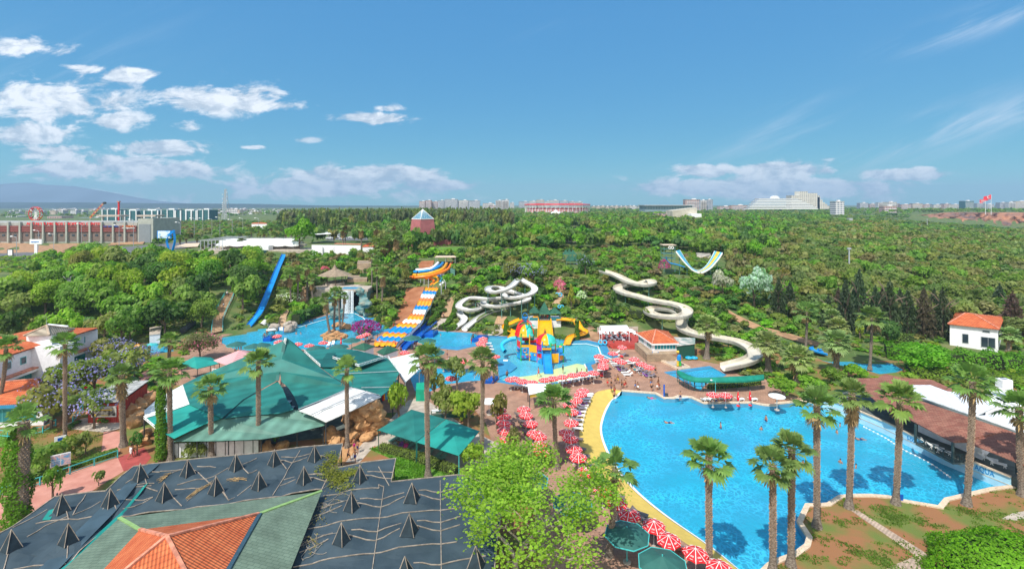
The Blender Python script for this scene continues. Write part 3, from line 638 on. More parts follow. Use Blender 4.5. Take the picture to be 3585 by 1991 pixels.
def palm_crown(seed,nleaf=26,R=1.15,L=1.15,dead=5,deadhang=0):
 g=random.Random(seed);b=MB();dd=MB()
 for i in range(nleaf):
  a=i*2.39996+g.uniform(-.2,.2);t=i/nleaf;el=RD(80-105*t**.8+g.uniform(-8,8))
  d=(math.cos(a)*math.cos(el),math.sin(a)*math.cos(el),math.sin(el))
  fan_leaf(b,(0,0,-.15*t),d,L*g.uniform(.75,1.15)*(.75+.3*t),R*g.uniform(.85,1.15),seed*100+i,droop=.25+.5*t)
 for i in range(dead):
  a=g.uniform(0,6.28);el=RD(g.uniform(-75,-45));d=(math.cos(a)*math.cos(el),math.sin(a)*math.cos(el),math.sin(el))
  fan_leaf(dd,(0,0,-.3),d,L*.7,R*.7,seed*77+i,8,.9)
 for i in range(deadhang):
  a=g.uniform(0,6.28);el=RD(g.uniform(-88,-70));d=(math.cos(a)*math.cos(el),math.sin(a)*math.cos(el),math.sin(el));z=-g.uniform(.2,2.2)
  fan_leaf(dd,(math.cos(a)*.15,math.sin(a)*.15,z),d,.5,R*.75,seed*55+i,7,.9)
 return b,dd
M['frond']=leafmat('palm_frond',tw=.25);M['stalk']=mat('palm_stalk',(.22,.24,.06),.6,.1,3)
M['deadfrond']=mat('dry_fronds',(.36,.24,.11),.9,.25,3);M['palmtrunk']=mat('palm_bark',(.08,.057,.042),.95,.3,5,col2=(.26,.22,.18),edge=(.35,.65),bump=.5,stretch=(1,1,2.5))
M['boot']=mat('palm_leaf_bases',(.20,.13,.085),.95,.3,6,col2=(.40,.29,.20),edge=(.35,.65))
PALM={}
def mesh_of(b,name,mats):
 o=b.mk(name,mats);me=o.data;bpy.data.objects.remove(o);return me
for st,args in{'slim':(21,1.3,1.35,5,0),'slim2':(18,1.35,1.4,7,0),'sparse':(13,1.35,1.5,4,0),'skirt':(22,1.2,1.2,4,26),'fat':(42,1.35,1.75,6,8)}.items():
 b,dd=palm_crown(len(PALM)+3,*args)
 PALM[st]=(mesh_of(b,'fronds',[M['frond'],M['stalk']]),mesh_of(dd,'dry_fronds',[M['deadfrond'],M['deadfrond']]))
def tkp(h,r,lean,seed,boots=True):
 g=random.Random(seed);b=MB();n=14;P=[];R_=[]
 for i in range(n+1):
  t=i/n;z=h*t;P.append(Vc((lean[0]*math.sin(t*1.57),lean[1]*math.sin(t*1.57),z)));base=.85*math.exp(-z/.5)
  R_.append(r*(1+base-.12*t))
 b.tube(P,R_,10)
 if boots:
  b.mat(1);nb=int(h/.11*5)
  for i in range(nb):
   t=.16+.84*(i/nb);z=h*t;a=i*2.39996;x=lean[0]*math.sin(t*1.57);y=lean[1]*math.sin(t*1.57);rr=r*.86
   c,s=math.cos(a),math.sin(a);o=g.uniform(1.15,1.6)
   p0=(x+c*rr-s*.09,y+s*rr+c*.09,z);p1=(x+c*rr+s*.09,y+s*rr-c*.09,z);q=(x+c*rr*o,y+s*rr*o,z+.17);q2=(x+c*rr*.9,y+s*rr*.9,z+.2)
   b.face(p0,p1,q);b.face(p0,q,q2);b.face(p1,q2,q)
 return b
def palm(uc,vc,ub,vb,st,label,r=.3,sc=1.0,rough=True,base=None,group=None,col=(.125,.20,.045),far=False):
 B=base or(G(ub,vb)if vb<1290 else W(ub,vb,0));y=B.y
 h=CH-(vc-V0)*y/F-B.z;lean=((uc-U0)*y/F-B.x,0)
 t=empty('palm_tree',B);tag(t,label,'palm tree',group)
 tkp(h,r,lean,int(uc),rough).mk('trunk',[M['palmtrunk'],M['boot']],t)
 for nm,me in zip(('fronds','dry_fronds'),PALM[st]):
  o=bpy.data.objects.new(nm,me);COL.objects.link(o);o.parent=t;o.location=(lean[0],lean[1],h);o.scale=(sc,)*3;o.rotation_euler.z=rn.uniform(0,6.28)
  if nm=='fronds':o.color=lfc(col,.1)
  KIDS.setdefault(t.name,[]).append(o)
 return t
near_palms=[(228,1205,227,1561,'slim2','tall thin palm in front of the white villa, bare ringed trunk',.24,1.05),(21,1214,-20,1480,'slim','palm at the far left edge in front of the villa tiles',.26,1.1),(426,1312,433,1561,'skirt','palm with a dark shaggy collar beside the red kiosk',.36,1.1),(594,1190,588,1300,'slim','palm rising behind the jacaranda, left of the pink flowering bush',.3,1.05),(594,1300,597,1608,'slim','palm next to the ivy covered trunk in front of the teal tent',.3,1.15),(737,1355,741,1598,'slim2','shorter palm in front of the faded teal tent roof, right of the ivy column',.3,1.1),(905,1266,905,1580,'slim','palm left of the tall teal tent peak, in front of the tent',.3,1.1),(1214,1291,1216,1564,'sparse','palm with sparse drooping fans before the white corrugated roof and brown rocks',.28,1.0),(1494,1252,1499,1669,'slim','tall palm between the two square teal canopies and the tree',.3,1.15),(1690,1262,1686,1606,'slim2','palm right of the square turquoise canopy, left of the parasol rows',.28,1.15),(1940,1400,1950,1638,'slim','palm standing on the brown plaza between the two parasol rows',.28,1.25),(2153,1640,2132,1945,'sparse','yellowing palm over the yellow beach at the parasol row',.28,1.0),(2481,1600,2484,2010,'slim','palm rising over the near water of the big pool, leftmost of the pool row',.3,1.05),(2706,1628,2706,2005,'slim2','palm at the pool kerb bottom with a bent yellow leaf, left of its twin',.3,1.0),(2772,1572,2769,1980,'slim','palm at the pool kerb bottom, right one of the close pair',.3,.95),(2860,1420,2860,1844,'slim2','palm on the dry lawn right of the pool, first from the left on the soil',.31,1.15),(2982,1378,2972,1777,'skirt','palm by the top end of the boardwalk with brown dead fans',.31,1.1),(3150,1395,3136,1763,'slim','palm by the pool kerb in front of the brown roofed restaurant',.31,1.15),(3405,1335,3384,1767,'slim2','palm before the white roof panels of the restaurant',.31,1.2),(3569,1427,3579,1735,'slim','palm at the far right edge beside the end of the restaurant',.33,1.2)]
for p in near_palms:palm(*p[:5],p[5],p[6]*.98,p[7]*(.99 if p[2]>1940 else .95))
bushpalm=palm(84,1475,75,1835,'sparse','palm crown above a thick ivy column at the left edge beside the pink path',.5,.95)
mid_palms=[(3052,1112,3045,1293,'slim','slim palm beside the narrow far right pool',.28,1.5),(2825,1092,2821,1225,'slim2','slim palm left of the far right pool by the dirt path',.28,1.4),(2478,1135,2474,1256,'fat','thick pale palm between the white cafe and the long cream slide',.5,1.15),(2687,1197,2691,1302,'fat','thick pale palm at the right end of the cream slide curve',.55,1.2),(2790,1246,2790,1347,'fat','thick pale palm in the shrubs right of the green queue canopy',.5,1.15),(2930,1195,2926,1312,'fat','thick pale palm in front of the narrow far right pool',.55,1.2),(2935,1140,2938,1235,'fat','thick pale palm behind the narrow far right pool',.5,1.0),(2914,1105,2905,1190,'fat','farthest pale palm above the narrow far right pool',.5,.9),(3534,1170,3530,1230,'fat','palm in front of the white house with the red roof',.4,.9),(2045,985,2042,1040,'fat','small palm beside the pink oleander above the play pool stairs',.35,.85),(2018,1112,2020,1190,'sparse','little palm with an ivy wrapped trunk on the island of the yellow tube slide',.3,.65),(1141,1045,1155,1170,'skirt','grey palm on the rock islet in the waterfall pool, left of the trio',.3,1.1),(1172,1025,1169,1157,'skirt','grey palm on the rock islet in the waterfall pool, middle of the trio',.3,1.1),(1186,1018,1190,1140,'skirt','palm on the rear rock islet just left of the falling water',.26,.8),(1206,1035,1197,1140,'skirt','small palm on the rear rock islet before the falling water',.24,.7),(1015,962,1021,1082,'skirt','palm at the top of the white flowering bush beside the blue slide',.28,1.15),(1043,950,1043,1065,'skirt','palm between the blue slide and the rocky stairs',.28,1.0),(1075,925,1076,1050,'skirt','palm left of the round gazebo with a brown hanging skirt',.3,1.15),(1092,975,1096,1066,'skirt','bent shaggy palm just left of the gazebo',.28,1.1),(1302,892,1302,1022,'slim2','tall palm right of the gazebo terrace, left of its group',.27,1.2),(1319,928,1321,1052,'slim','palm in the middle of the group right of the gazebo',.27,1.15),(1340,955,1337,1068,'skirt','palm with brown skirt nearest the purple bougainvillea',.28,1.35),(1209,780,1209,874,'skirt','palm before the white terrace wall on the plateau, leftmost',.3,1.5),(1200,800,1202,874,'skirt','shorter palm before the white terrace wall on the plateau',.3,1.3),(1265,792,1265,888,'skirt','palm before the orange roofed corner of the white terrace wall',.3,1.5),(1316,795,1318,880,'skirt','palm behind the tight palm cluster on the plateau edge',.3,1.5),(1379,785,1380,870,'skirt','palm left of the pink pyramid building',.3,1.5),(1316,850,1318,900,'skirt','leftmost palm of the tight cluster on the plateau edge',.3,1.5),(1340,862,1340,910,'skirt','front palm of the tight cluster on the plateau edge',.3,1.6),(1358,842,1358,905,'skirt','middle palm of the tight cluster on the plateau edge',.3,1.5),(1386,828,1386,908,'skirt','rightmost palm of the tight cluster on the plateau edge',.32,1.7)]
for p in mid_palms:palm(*p[:5],p[5],*p[6:],rough=False,col=(.20,.27,.09)if p[4]=='fat' else(.14,.21,.05))
pr=[(630,838),(652,832),(690,836),(722,842),(760,838),(793,845),(812,832),(835,826),(866,832),(845,845),(880,812),(905,806),(925,818),(948,800),(968,806),(985,800),(1020,812),(1055,806),(742,850),(712,858),(775,855),(1038,800),(1070,812),(1122,800),(1150,806),(1175,810),(1283,806),(1035,822),(1000,820),(960,826)]
for i,(u,v)in enm(sorted(pr)):
 B=G(u,v+22);palm(u,v-6,u,v+22,'fat','%s palm from the left in the rows beside the amphitheatre'%nth(i),.35,.85,False,B,'planted palms on the plateau',(.12,.20,.04))
 # ivy columns
def ivy(u,vb,vt,r,label,seed):
 B=W(u,vb,0);h=CH-(vt-V0)*B.y/F;g=np.random.default_rng(seed);n=int(2400*r*h/5)
 z=g.uniform(.02,1,n)*h;th=g.uniform(0,2*np.pi,n);rr=r*(.75+.35*np.sin(z*1.7+th*2)*.5+.25*g.random(n))*np.where(z>h*.92,.6,1)*(1.15-.3*z/h)
 C=np.stack([rr*np.cos(th),rr*np.sin(th),z],1);o=unit(np.stack([np.cos(th),np.sin(th),g.normal(.1,.4,n)],1)+g.normal(0,.4,(n,3)))
 t=unit(np.cross(o,g.normal(0,1,(n,3))));b=np.cross(o,t);s=g.uniform(.07,.17,n)[:,None]
 e=empty('ivy_column',B);tag(e,label,'ivy')
 ob=bpy.data.objects.new('leaves',qm('leaves',C,t*s,b*s*1.4,M['leaf']));COL.objects.link(ob);ob.parent=e;ob.color=(.10,.21,.015,1)
 MB().tube([(0,0,-.1),(0,0,h*.97)],[r*.5,r*.35],8).mk('trunk',M['trunk'],e)
ivy(564,1612,1335,.62,'tall ivy covered trunk in front of the teal tent, beside a palm',3)
ivy(62,1832,1500,1.15,'thick bright green ivy column at the left edge below a palm crown',4)
ivy(1773,1172,1118,.75,'small ivy covered post left of the toy play structure',5)
ivy(2020,1190,1115,.55,'narrow ivy covered trunk inside the yellow slide curve',6)
# feature trees and bushes: (u, v base, r, h, kind, colour, name, label, category)
feat=[(2640,1078,5.6,11,'round','silver','poplar_tree','silvery white poplar beyond the dirt path, larger one','tree'),(2530,1038,3.6,7.5,'round','silver','poplar_tree','silvery white poplar up the slope, smaller and farther one','tree'),(700,1258,4.2,5.5,'dense','brown','oleander_bush','wide brownish oleander with pink flowers left of the waterfall pool','bush'),(455,1192,2.6,4.6,'round','bright','bush','round bright green bush behind the white villa','bush'),(690,1590,2.3,3.2,'dense_mound','olive','bush','pale yellow flowering shrub against the white tent wall','bush'),(968,1560,1.0,3.2,'tall','mid','bush','small upright dark shrub under the teal tent edge','bush'),(1048,880,7.5,13,'round','bright','tree','big feathery lime tree before the white membrane roofs','tree'),*[(-70+62*i,1200+(i%3)*5,4.2,6.0+(i%3),'round',['mid','lime','dark','olive'][i%4],'tree','%s tree from the left directly behind the villa'%nth(i),'tree')for i in range(9)],(480,1590,.9,3.0,'small','dark','bush','thin young tree beside the brown rocks near the kiosk','bush'),(160,1660,2.2,3.4,'small','mid','bush','loose shrub behind the turquoise railing','bush'),(230,1620,2.0,3.2,'small','olive','bush','second shrub on the planted bank behind the railing','bush'),(300,1590,1.6,2.8,'small','olive','bush','rightmost shrub on the planted bank behind the railing','bush'),(370,1472,1.6,1.2,'mound','mid','bush','low spreading juniper under the kiosk billboard','bush'),(270,1490,1.3,1.0,'mound','dark','bush','low dark shrub left of the kiosk','bush'),(185,1745,1.1,3.6,'small','mid','tree','thin sapling on the pink path side of the railing','tree'),(345,1700,.9,1.6,'small','olive','bush','small weed bush at the edge of the dark net roof','bush'),(1280,1170,3.6,2.6,'mound','dark','bush','green mound under the purple bougainvillea','bush'),(1330,1130,1.5,3.2,'mound','dark','bush','ivy mound right of the bougainvillea','bush'),(3230,1305,6.5,5.4,'dense','bright','bush','broad bright green bush at the end of the narrow far right pool','bush'),(3110,1215,3.2,6,'round','dark','tree','dark green tree behind the narrow far right pool','tree'),(3010,1190,2.0,5,'tall','yel','tree','yellowish small tree behind the narrow far right pool','tree'),(2758,1075,3.4,7,'round','bright','tree','bright green young tree between silver poplar and conifers','tree'),(2740,1390,2.8,3.6,'round','bright','bush','green shrub behind the lifeguard parasol','bush'),(2850,1400,3.0,3.6,'round','bright','bush','green shrub left of the restaurant roof','bush'),(2800,1345,2.4,3.4,'round','mid','bush','shrub between the fat palms and the restaurant','bush'),(3000,1330,2.6,2.6,'round','bright','bush','low shrub between the narrow pool and the brown roof','bush'),(2920,1345,2.2,3.0,'round','mid','bush','shrub in front of the thick palms','bush'),(1790,1600,1.6,3.6,'small','brown','bush','reddish brown bush beside the left parasol column','bush'),(1740,1500,2.0,5.0,'small','olive','tree','thin small tree left of the parasol column','tree'),(1640,1500,3.2,5.2,'round','lime','tree','citrus tree in front of the picket fence','tree'),(1560,1480,2.8,5.0,'round','olive','tree','citrus tree left of the fence tree','tree'),(1600,1370,3.2,6.0,'flat','olive','tree','feathery olive tree before the brown plaza','tree'),(1520,1400,2.2,5.2,'small','olive','tree','small tree behind the second tall palm','tree'),(1395,1480,1.9,6.4,'small','lime','tree','young yellow green tree right of the teal tent','tree'),(1650,1640,2.0,3.2,'round','lime','bush','light green shrub under the palm right of the canopies','bush'),(1120,1500,1.6,3.6,'tall','bright','bush','climbing plant on the artificial rocks','bush'),(2000,1088,2.2,7,'tall','yel','tree','yellow topped ivy tree on the slope behind the white canopy','tree'),(2145,1120,3.0,7,'tall','dark','tree','dark ivy covered tree trunk behind the red terrace','tree'),(1830,1075,2.3,3.4,'round','yel','bush','yellowish round bush left of the three green pyramid roofs','bush'),(2470,1195,1.8,2.2,'mound','bright','bush','low shrub beside the cafe shed','bush'),(2560,1235,2.6,1.5,'mound','bright','bush','ground shrub inside the last slide curve','bush'),(2600,1300,2.0,1.5,'mound','yel','bush','yellow green hedge plant beside the slide end','bush'),(1795,985,4.4,6.5,'round','olive','jacaranda_tree','jacaranda with violet bloom left of the oleander on the slope','tree'),(1862,1000,4.8,7,'round','mid','jacaranda_tree','jacaranda with violet bloom above the twin white slides','tree'),(2050,968,3.6,7,'round','dark','jacaranda_tree','jacaranda above the start of the cream slide','tree'),(1560,1015,3.0,5,'flat','bright','tree','light feathery tree right of the orange slide','tree'),(1530,1075,2.6,2.4,'mound','mid','bush','orange flecked hedge mound right of the orange slide','bush'),(1660,1070,1.8,2.6,'small','brown','bush','dry brown bush inside the white slide loop','bush'),(1420,1000,1.6,6,'small','olive','tree','thin tree left of the coloured tube slides','tree')]
for(u,v,r,h,k,c,nm,lab,cat)in feat:
 B=G(u,v)if v<1300 else W(u,v,0);tree(nm,B,r,h,k,GR[c],lab,cat)
M['bloom']=mat('petals',(.6,.1,.3),.7,.1,5)
def blm(u,v,r,h,col,label,seed,n=260,up=.6,size=.16,name='blossom_cluster'):
 """flower heads scattered over a plant's upper side"""
 g=np.random.default_rng(seed);B=G(u,v)if v<1300 else W(u,v,0)
 d=unit(g.normal(0,1,(n,3)));d[:,2]=np.abs(d[:,2]);cl=g.normal(0,.1,(n,3))
 C=d*[r,r,h*(1-up)]*g.uniform(.88,1.08,n)[:,None]+[0,0,h*up]+cl
 t=unit(g.normal(0,1,(n,3)));b=unit(np.cross(t,d+.01));s=(size*g.uniform(.6,1.4,n))[:,None]
 o=bpy.data.objects.new(name,qm(name,C,t*s,b*s*1.6,M['leaf']));COL.objects.link(o);o.location=B;o.color=(*col,1);return o
tag(blm(1280,1168,3.6,3.4,(.30,.03,.22),'',1,600,.35,.22,'bougainvillea'),'purple bougainvillea blossoms right of the waterfall','flowers')
tag(blm(1960,1015,2.2,3.2,(.60,.14,.28),'',2,330,.2,.2,'oleander_flowers'),'pink oleander beside the stairs above the play pool','flowers')
tag(blm(1010,1060,4.2,3.0,(.75,.78,.68),'',3,300,.3,.16,'white_flowers'),'white flowering climber beside the blue slide','flowers')
tag(blm(2035,1050,1.6,2.6,(.75,.78,.68),'',4,260,.3,.14,'white_flowers'),'white flowering shrub right of the pink oleander','flowers')
tag(blm(1137,955,1.6,2.4,(.7,.14,.28),'',5,260,.3,.16,'pink_flowers'),'pink blossoms left of the gazebo roof','flowers')
tag(blm(702,1256,4.1,5.6,(.65,.18,.30),'',6,420,.55,.13,'oleander_flowers'),'pink oleander flowers over the brownish bush by the left pool','flowers')
tag(blm(1862,998,4.6,7.2,(.30,.30,.55),'',7,260,.55,.17,'jacaranda_flowers'),'violet blossoms of the jacaranda above the white slides','flowers')
tag(blm(1795,985,4.2,6.6,(.30,.30,.55),'',8,180,.55,.17,'jacaranda_flowers'),'violet blossoms on the left jacaranda of the slope','flowers')
tag(blm(2050,966,3.4,7.2,(.28,.28,.52),'',9,120,.6,.17,'jacaranda_flowers'),'violet blossoms above the start of the cream slide','flowers')
tag(blm(1735,858,2.4,3.4,(.7,.16,.25),'',10,260,.5,.25,'pink_flowers'),'red pink flowering bush left of the lawn on the plateau','flowers')
tag(blm(2325,962,2.0,5.5,(.4,.03,.2),'',12,260,.4,.2,'bougainvillea'),'magenta bougainvillea climbing the half pipe tower','flowers')
jac=[(250,1430,4.6,7.5),(330,1395,4.4,7.0),(410,1370,4.2,6.8),(470,1330,4.0,6.5),(180,1500,4.0,6.5),(330,1500,3.6,5.6),(390,1280,4.2,5.5),(120,1450,3.2,5.2)]
for i,(u,v,r,h)in enm(jac):
 B=W(u,v,0);w=['in front of the orange roofed building','between the villa and the kiosk','behind the kiosk','behind the collared palm','left of the kiosk near the railing','just over the kiosk roof','behind the villa corner','over the front orange roof'][i]
 t=tree('jacaranda_tree',B,r,h,'flat' if i%2 else 'round',GR['olive'],'jacaranda with violet flowers '+w,'tree',under=.3)
 g=blm(u,v,r*.95,h*1.02,(.30,.27,.62),'',30+i,420,.6,.13,'blossoms');g.location=(0,0,0);g.parent=t
 # hedges: leaf clad blocks along a line
def hdg(P,w,h,label,col=GR['bright'],n=900,size=.13,name='hedge',terrain=False,lump=.25):
 g=np.random.default_rng(int(P[0][0])+n);Q=[(G(*p)if terrain else W(p[0],p[1],0))for p in P];L=[(b-a).length for a,b in zip(Q,Q[1:])];T=sum(L)
 C=[];N_=[]
 for i in range(n):
  t=g.uniform(0,T);k=0
  while k<len(L)-1 and t>L[k]:t-=L[k];k+=1
  p=Q[k].lerp(Q[k+1],t/L[k]);d=(Q[k+1]-Q[k]).normalized();s=Vc((-d.y,d.x,0));a=g.uniform(0,math.pi)
  lm=1+lump*noise.noise(p*.6)
  q=p+s*(math.cos(a)*w/2*lm*g.uniform(.9,1.08))+Vc((0,0,min(1,math.sin(a)*1.25)*h*lm*g.uniform(.85,1.05)))
  C.append(q);N_.append(s*math.cos(a)+Vc((0,0,math.sin(a))))
 C=np.array(C);d=unit(np.array(N_)+g.normal(0,.45,(n,3)));t=unit(np.cross(d,g.normal(0,1,(n,3))));b=np.cross(d,t);s=(size*g.uniform(.6,1.4,n))[:,None]
 o0=Q[0];e=empty(name,o0);tag(e,label,'hedge')
 ob=bpy.data.objects.new('leaves',qm('leaves',C-np.array(o0),t*s,b*s*1.4,M['leaf']));COL.objects.link(ob);ob.parent=e;ob.color=(*col,1)
 mb=MB();
 for a,c in zip(Q,Q[1:]):mb.bar(a-o0+Vc((0,0,h*.42)),c-o0+Vc((0,0,h*.42)),w*.72,h*.75)
 mb.mk('branches',M['hedgecore'],e)
M['hedgecore']=mat('dark_twigs',(.03,.045,.015),.95,.2,3)
hdg([(1335,1575),(1400,1592),(1470,1612),(1520,1632),(1600,1660)],1.3,1.0,'clipped hedge between the sun loungers and the lawn',(.15,.20,.04),3000,.08,lump=.1)
hdg([(250,1640),(330,1612),(412,1588)],1.2,.8,'low hedge behind the turquoise railing on the pink path',(.12,.20,.03),1500,.09)
hdg([(-20,1725),(60,1700),(160,1668)],1.2,.8,'low hedge along the left stretch of the turquoise railing',(.12,.20,.03),1300,.09)
hdg([(1500,1150),(1530,1115),(1548,1080),(1560,1052)],1.6,1.7,'hedge left of the stairs between orange slide and white slides',(.10,.20,.02),1500,.16,terrain=True)
hdg([(1542,1156),(1570,1140),(1590,1105),(1600,1060)],1.8,1.4,'hedge right of the stairs by the white slides',(.10,.20,.02),1500,.16,terrain=True)
hdg([(1560,1158),(1600,1150)],1.6,1.2,'short hedge above the middle pool edge',(.10,.20,.02),500,.15,terrain=True)
hdg([(1035,1135),(1060,1118),(1090,1110),(1115,1100)],3.0,3.0,'ivy covered bank left of the waterfall',(.07,.17,.02),1800,.2,terrain=True,lump=.5)
hdg([(2150,1105),(2220,1110),(2290,1118)],3.2,2.4,'overhanging shrubs behind the red terrace',(.14,.20,.03),1300,.2,terrain=True,lump=.5)
hdg([(3100,1245),(3220,1262),(3340,1275),(3480,1290),(3640,1300)],5.0,3.0,'ivy hedge in front of the white house with red roof',(.10,.24,.015),5000,.2,terrain=True,lump=.5)
hdg([(3180,1305),(3300,1320),(3460,1335),(3620,1350)],6.0,1.6,'low green groundcover bank behind the restaurant',(.14,.22,.02),4200,.18,lump=.5)
hdg([(3100,1190),(3140,1196),(3200,1206)],1.2,2.2,'creeper covered fence left of the white house',(.12,.18,.04),700,.16,terrain=True)
hdg([(2480,1362),(2560,1356),(2660,1344)],1.0,1.0,'flower hedge behind the queue railing',(.16,.22,.03),900,.12)
hdg([(1960,1132),(2000,1128),(2040,1135)],2.5,1.2,'planting inside the yellow slide curve',(.12,.20,.03),800,.14,terrain=True)
hdg([(1900,1178),(1960,1184),(1990,1190)],1.6,.9,'shrubs at the pool edge under the yellow slide',(.12,.20,.03),600,.14)
def big_hedge():
 """the huge trimmed mass of creeper in the lower right corner"""
 g=np.random.default_rng(9);n=18000;c=W(3560,2050,0)
 a=g.uniform(0,2*np.pi,n);ph=np.arccos(g.uniform(0,1,n));rx,ry,rz=6.6,5.6,3.6
 d=np.stack([np.sin(ph)*np.cos(a),np.sin(ph)*np.sin(a),np.cos(ph)],1);lm=np.array([1+.16*noise.noise(Vc(q)*3.2)+.07*noise.noise(Vc(q)*9)for q in d])
 C=d*[rx,ry,rz]*(lm*g.uniform(.93,1.03,n))[:,None]
 t=unit(np.cross(d+g.normal(0,.5,(n,3)),g.normal(0,1,(n,3))));b=unit(np.cross(d,t));s=g.uniform(.06,.16,n)[:,None]
 e=empty('creeper_mound',c);tag(e,'huge bright green creeper mound in the lower right corner','hedge')
 ob=bpy.data.objects.new('leaves',qm('leaves',C,t*s,b*s*1.5,M['leaf']));COL.objects.link(ob);ob.parent=e;ob.color=(.14,.30,.012,1)
 MB().lathe((0,0,0),[(5.0,0),(4.6,1.4),(3.4,2.5),(1.5,3.0),(.01,3.1)],16).mk('branches',M['hedgecore'],e)
big_hedge()
def big_tree():
 """the near maple-like tree whose crown fills the bottom centre"""
 B=W(1800,2085,0);e=empty('maple_tree',B,0);tag(e,'large lime green tree in front of the pool, bottom centre, with bare grey twigs','tree')
 g=random.Random(5);b=MB();tips=[]
 def grow(p,d,L,r,lv):
  q=p+d*L;m=p.lerp(q,.5)+Vc((g.uniform(-.05,.05),g.uniform(-.05,.05),0))*L
  b.tube([p,m,q],[r,r*.85,r*.68],6 if lv<2 else 4,False)
  if lv>=2:tips.append((q,lv))
  if lv==5:return
  for k in range(3 if lv<3 else 2):
   a=g.uniform(0,6.28);s=.78 if lv else .75
   nd=(d+Vc((math.cos(a),math.sin(a),g.uniform(-.15,.25)))*s).normalized();grow(q,nd,L*g.uniform(.68,.86),r*.6,lv+1)
 grow(Vc((0,0,-.2)),Vc((.02,.03,1)).normalized(),3.7,.28,0)
 b.mk('trunk',M['twig'],e)
 gn=np.random.default_rng(4);P=np.array([t[0]for t in tips if t[1]>=3]);n=14000
 k=gn.integers(0,len(P),n);keep=P[k]
 C=keep+gn.normal(0,.5,(n,3));t=unit(gn.normal(0,1,(n,3))*[1,1,.5]);b2=unit(np.cross(t,gn.normal(0,.5,(n,3))+[0,0,1]));s=gn.uniform(.06,.15,n)[:,None]
 ob=bpy.data.objects.new('crown',qm('crown',C,t*s,b2*s*1.7,M['leaf']));COL.objects.link(ob);ob.parent=e;ob.color=(.20,.32,.03,1);e.scale=(1.22,1.15,.93)
 return e,P
M['twig']=mat('grey_twigs',(.30,.26,.21),.9,.2,5)
bt,btP=big_tree()
# parasols, shades, loungers, people
def make_parasol():
 t=empty('parasol');R0,n,z=1.15,8,2.05;b=MB()
 prof=[(0,z+.52),(R0*.5,z+.30),(R0,z),(R0*1.0,z-.14)]
 ring=lambda r,zz,k,s=1:Vc((r*math.cos(k*2*math.pi/n),r*math.sin(k*2*math.pi/n),zz))
 for k in range(n):
  top=Vc((0,0,z+.52));a,c=ring(R0,z,k),ring(R0,z,k+1);m=(a+c)/2+Vc((0,0,.05));m*=1.0
  b.face(top,a,m);b.face(top,m,c);b.face(a,a-Vc((0,0,.14)),m-Vc((0,0,.12)),m);b.face(m,m-Vc((0,0,.12)),c-Vc((0,0,.14)),c)
 b.mat(1);s=h=b
 for k in range(n):
  top=Vc((0,0,z+.545));a=ring(R0*1.01,z+.02,k);d=a.normalized().cross(Vc((0,0,1)));d.normalize();w=.03
  s.face(top+d*.02,top-d*.02,a-d*w,a+d*w);s.face(a+d*w,a-d*w,a-d*w-Vc((0,0,.16)),a+d*w-Vc((0,0,.16)))
  pass
 for k in range(n):
  a=(k+.5)*2*math.pi/n;c=Vc((math.cos(a),math.sin(a),0));tt=Vc((-c.y,c.x,0));up=(Vc((0,0,z+.52))-c*R0*.93-Vc((0,0,z))).normalized()
  for sg in(-1,1):
   o=c*R0*.70+Vc((0,0,z+.235))+tt*.075*sg
   for j in range(6):
    p=o+(tt*math.cos(j*1.047)+up*math.sin(j*1.047))*.075;q=o+(tt*math.cos((j+1)*1.047)+up*math.sin((j+1)*1.047))*.055;h.bar(p,q,.02,.02)
  o=c*R0*.9+Vc((0,0,z+.10));h.bar(o-tt*.14,o+tt*.14,.02,.03)
 b.mk('canopy',[M['red'],M['white']],t)
 MB().cyl((0,0,0),(0,0,z+.6),.03,.03,6).mk('pole',M['white'],t)
 MB().lathe((0,0,0),[(0,0),(.22,0),(.2,.1),(.06,.16),(0,.16)],8).mk('base',M['concrete'],t);return t
def make_closed():
 t=empty('closed_parasol');MB().lathe((0,0,0),[(.03,.75),(.20,.95),(.22,1.3),(.12,2.1),(.02,2.5)],10).mk('canopy',M['red'],t)
 MB().box((0,-.17,1.5),(.10,.02,.55)).mk('lettering',M['white'],t)
 MB().cyl((0,0,0),(0,0,2.6),.03,.03,6).mk('pole',M['white'],t);MB().lathe((0,0,0),[(0,0),(.3,0),(.28,.1),(.06,.2)],10).mk('base',M['redp'],t);return t
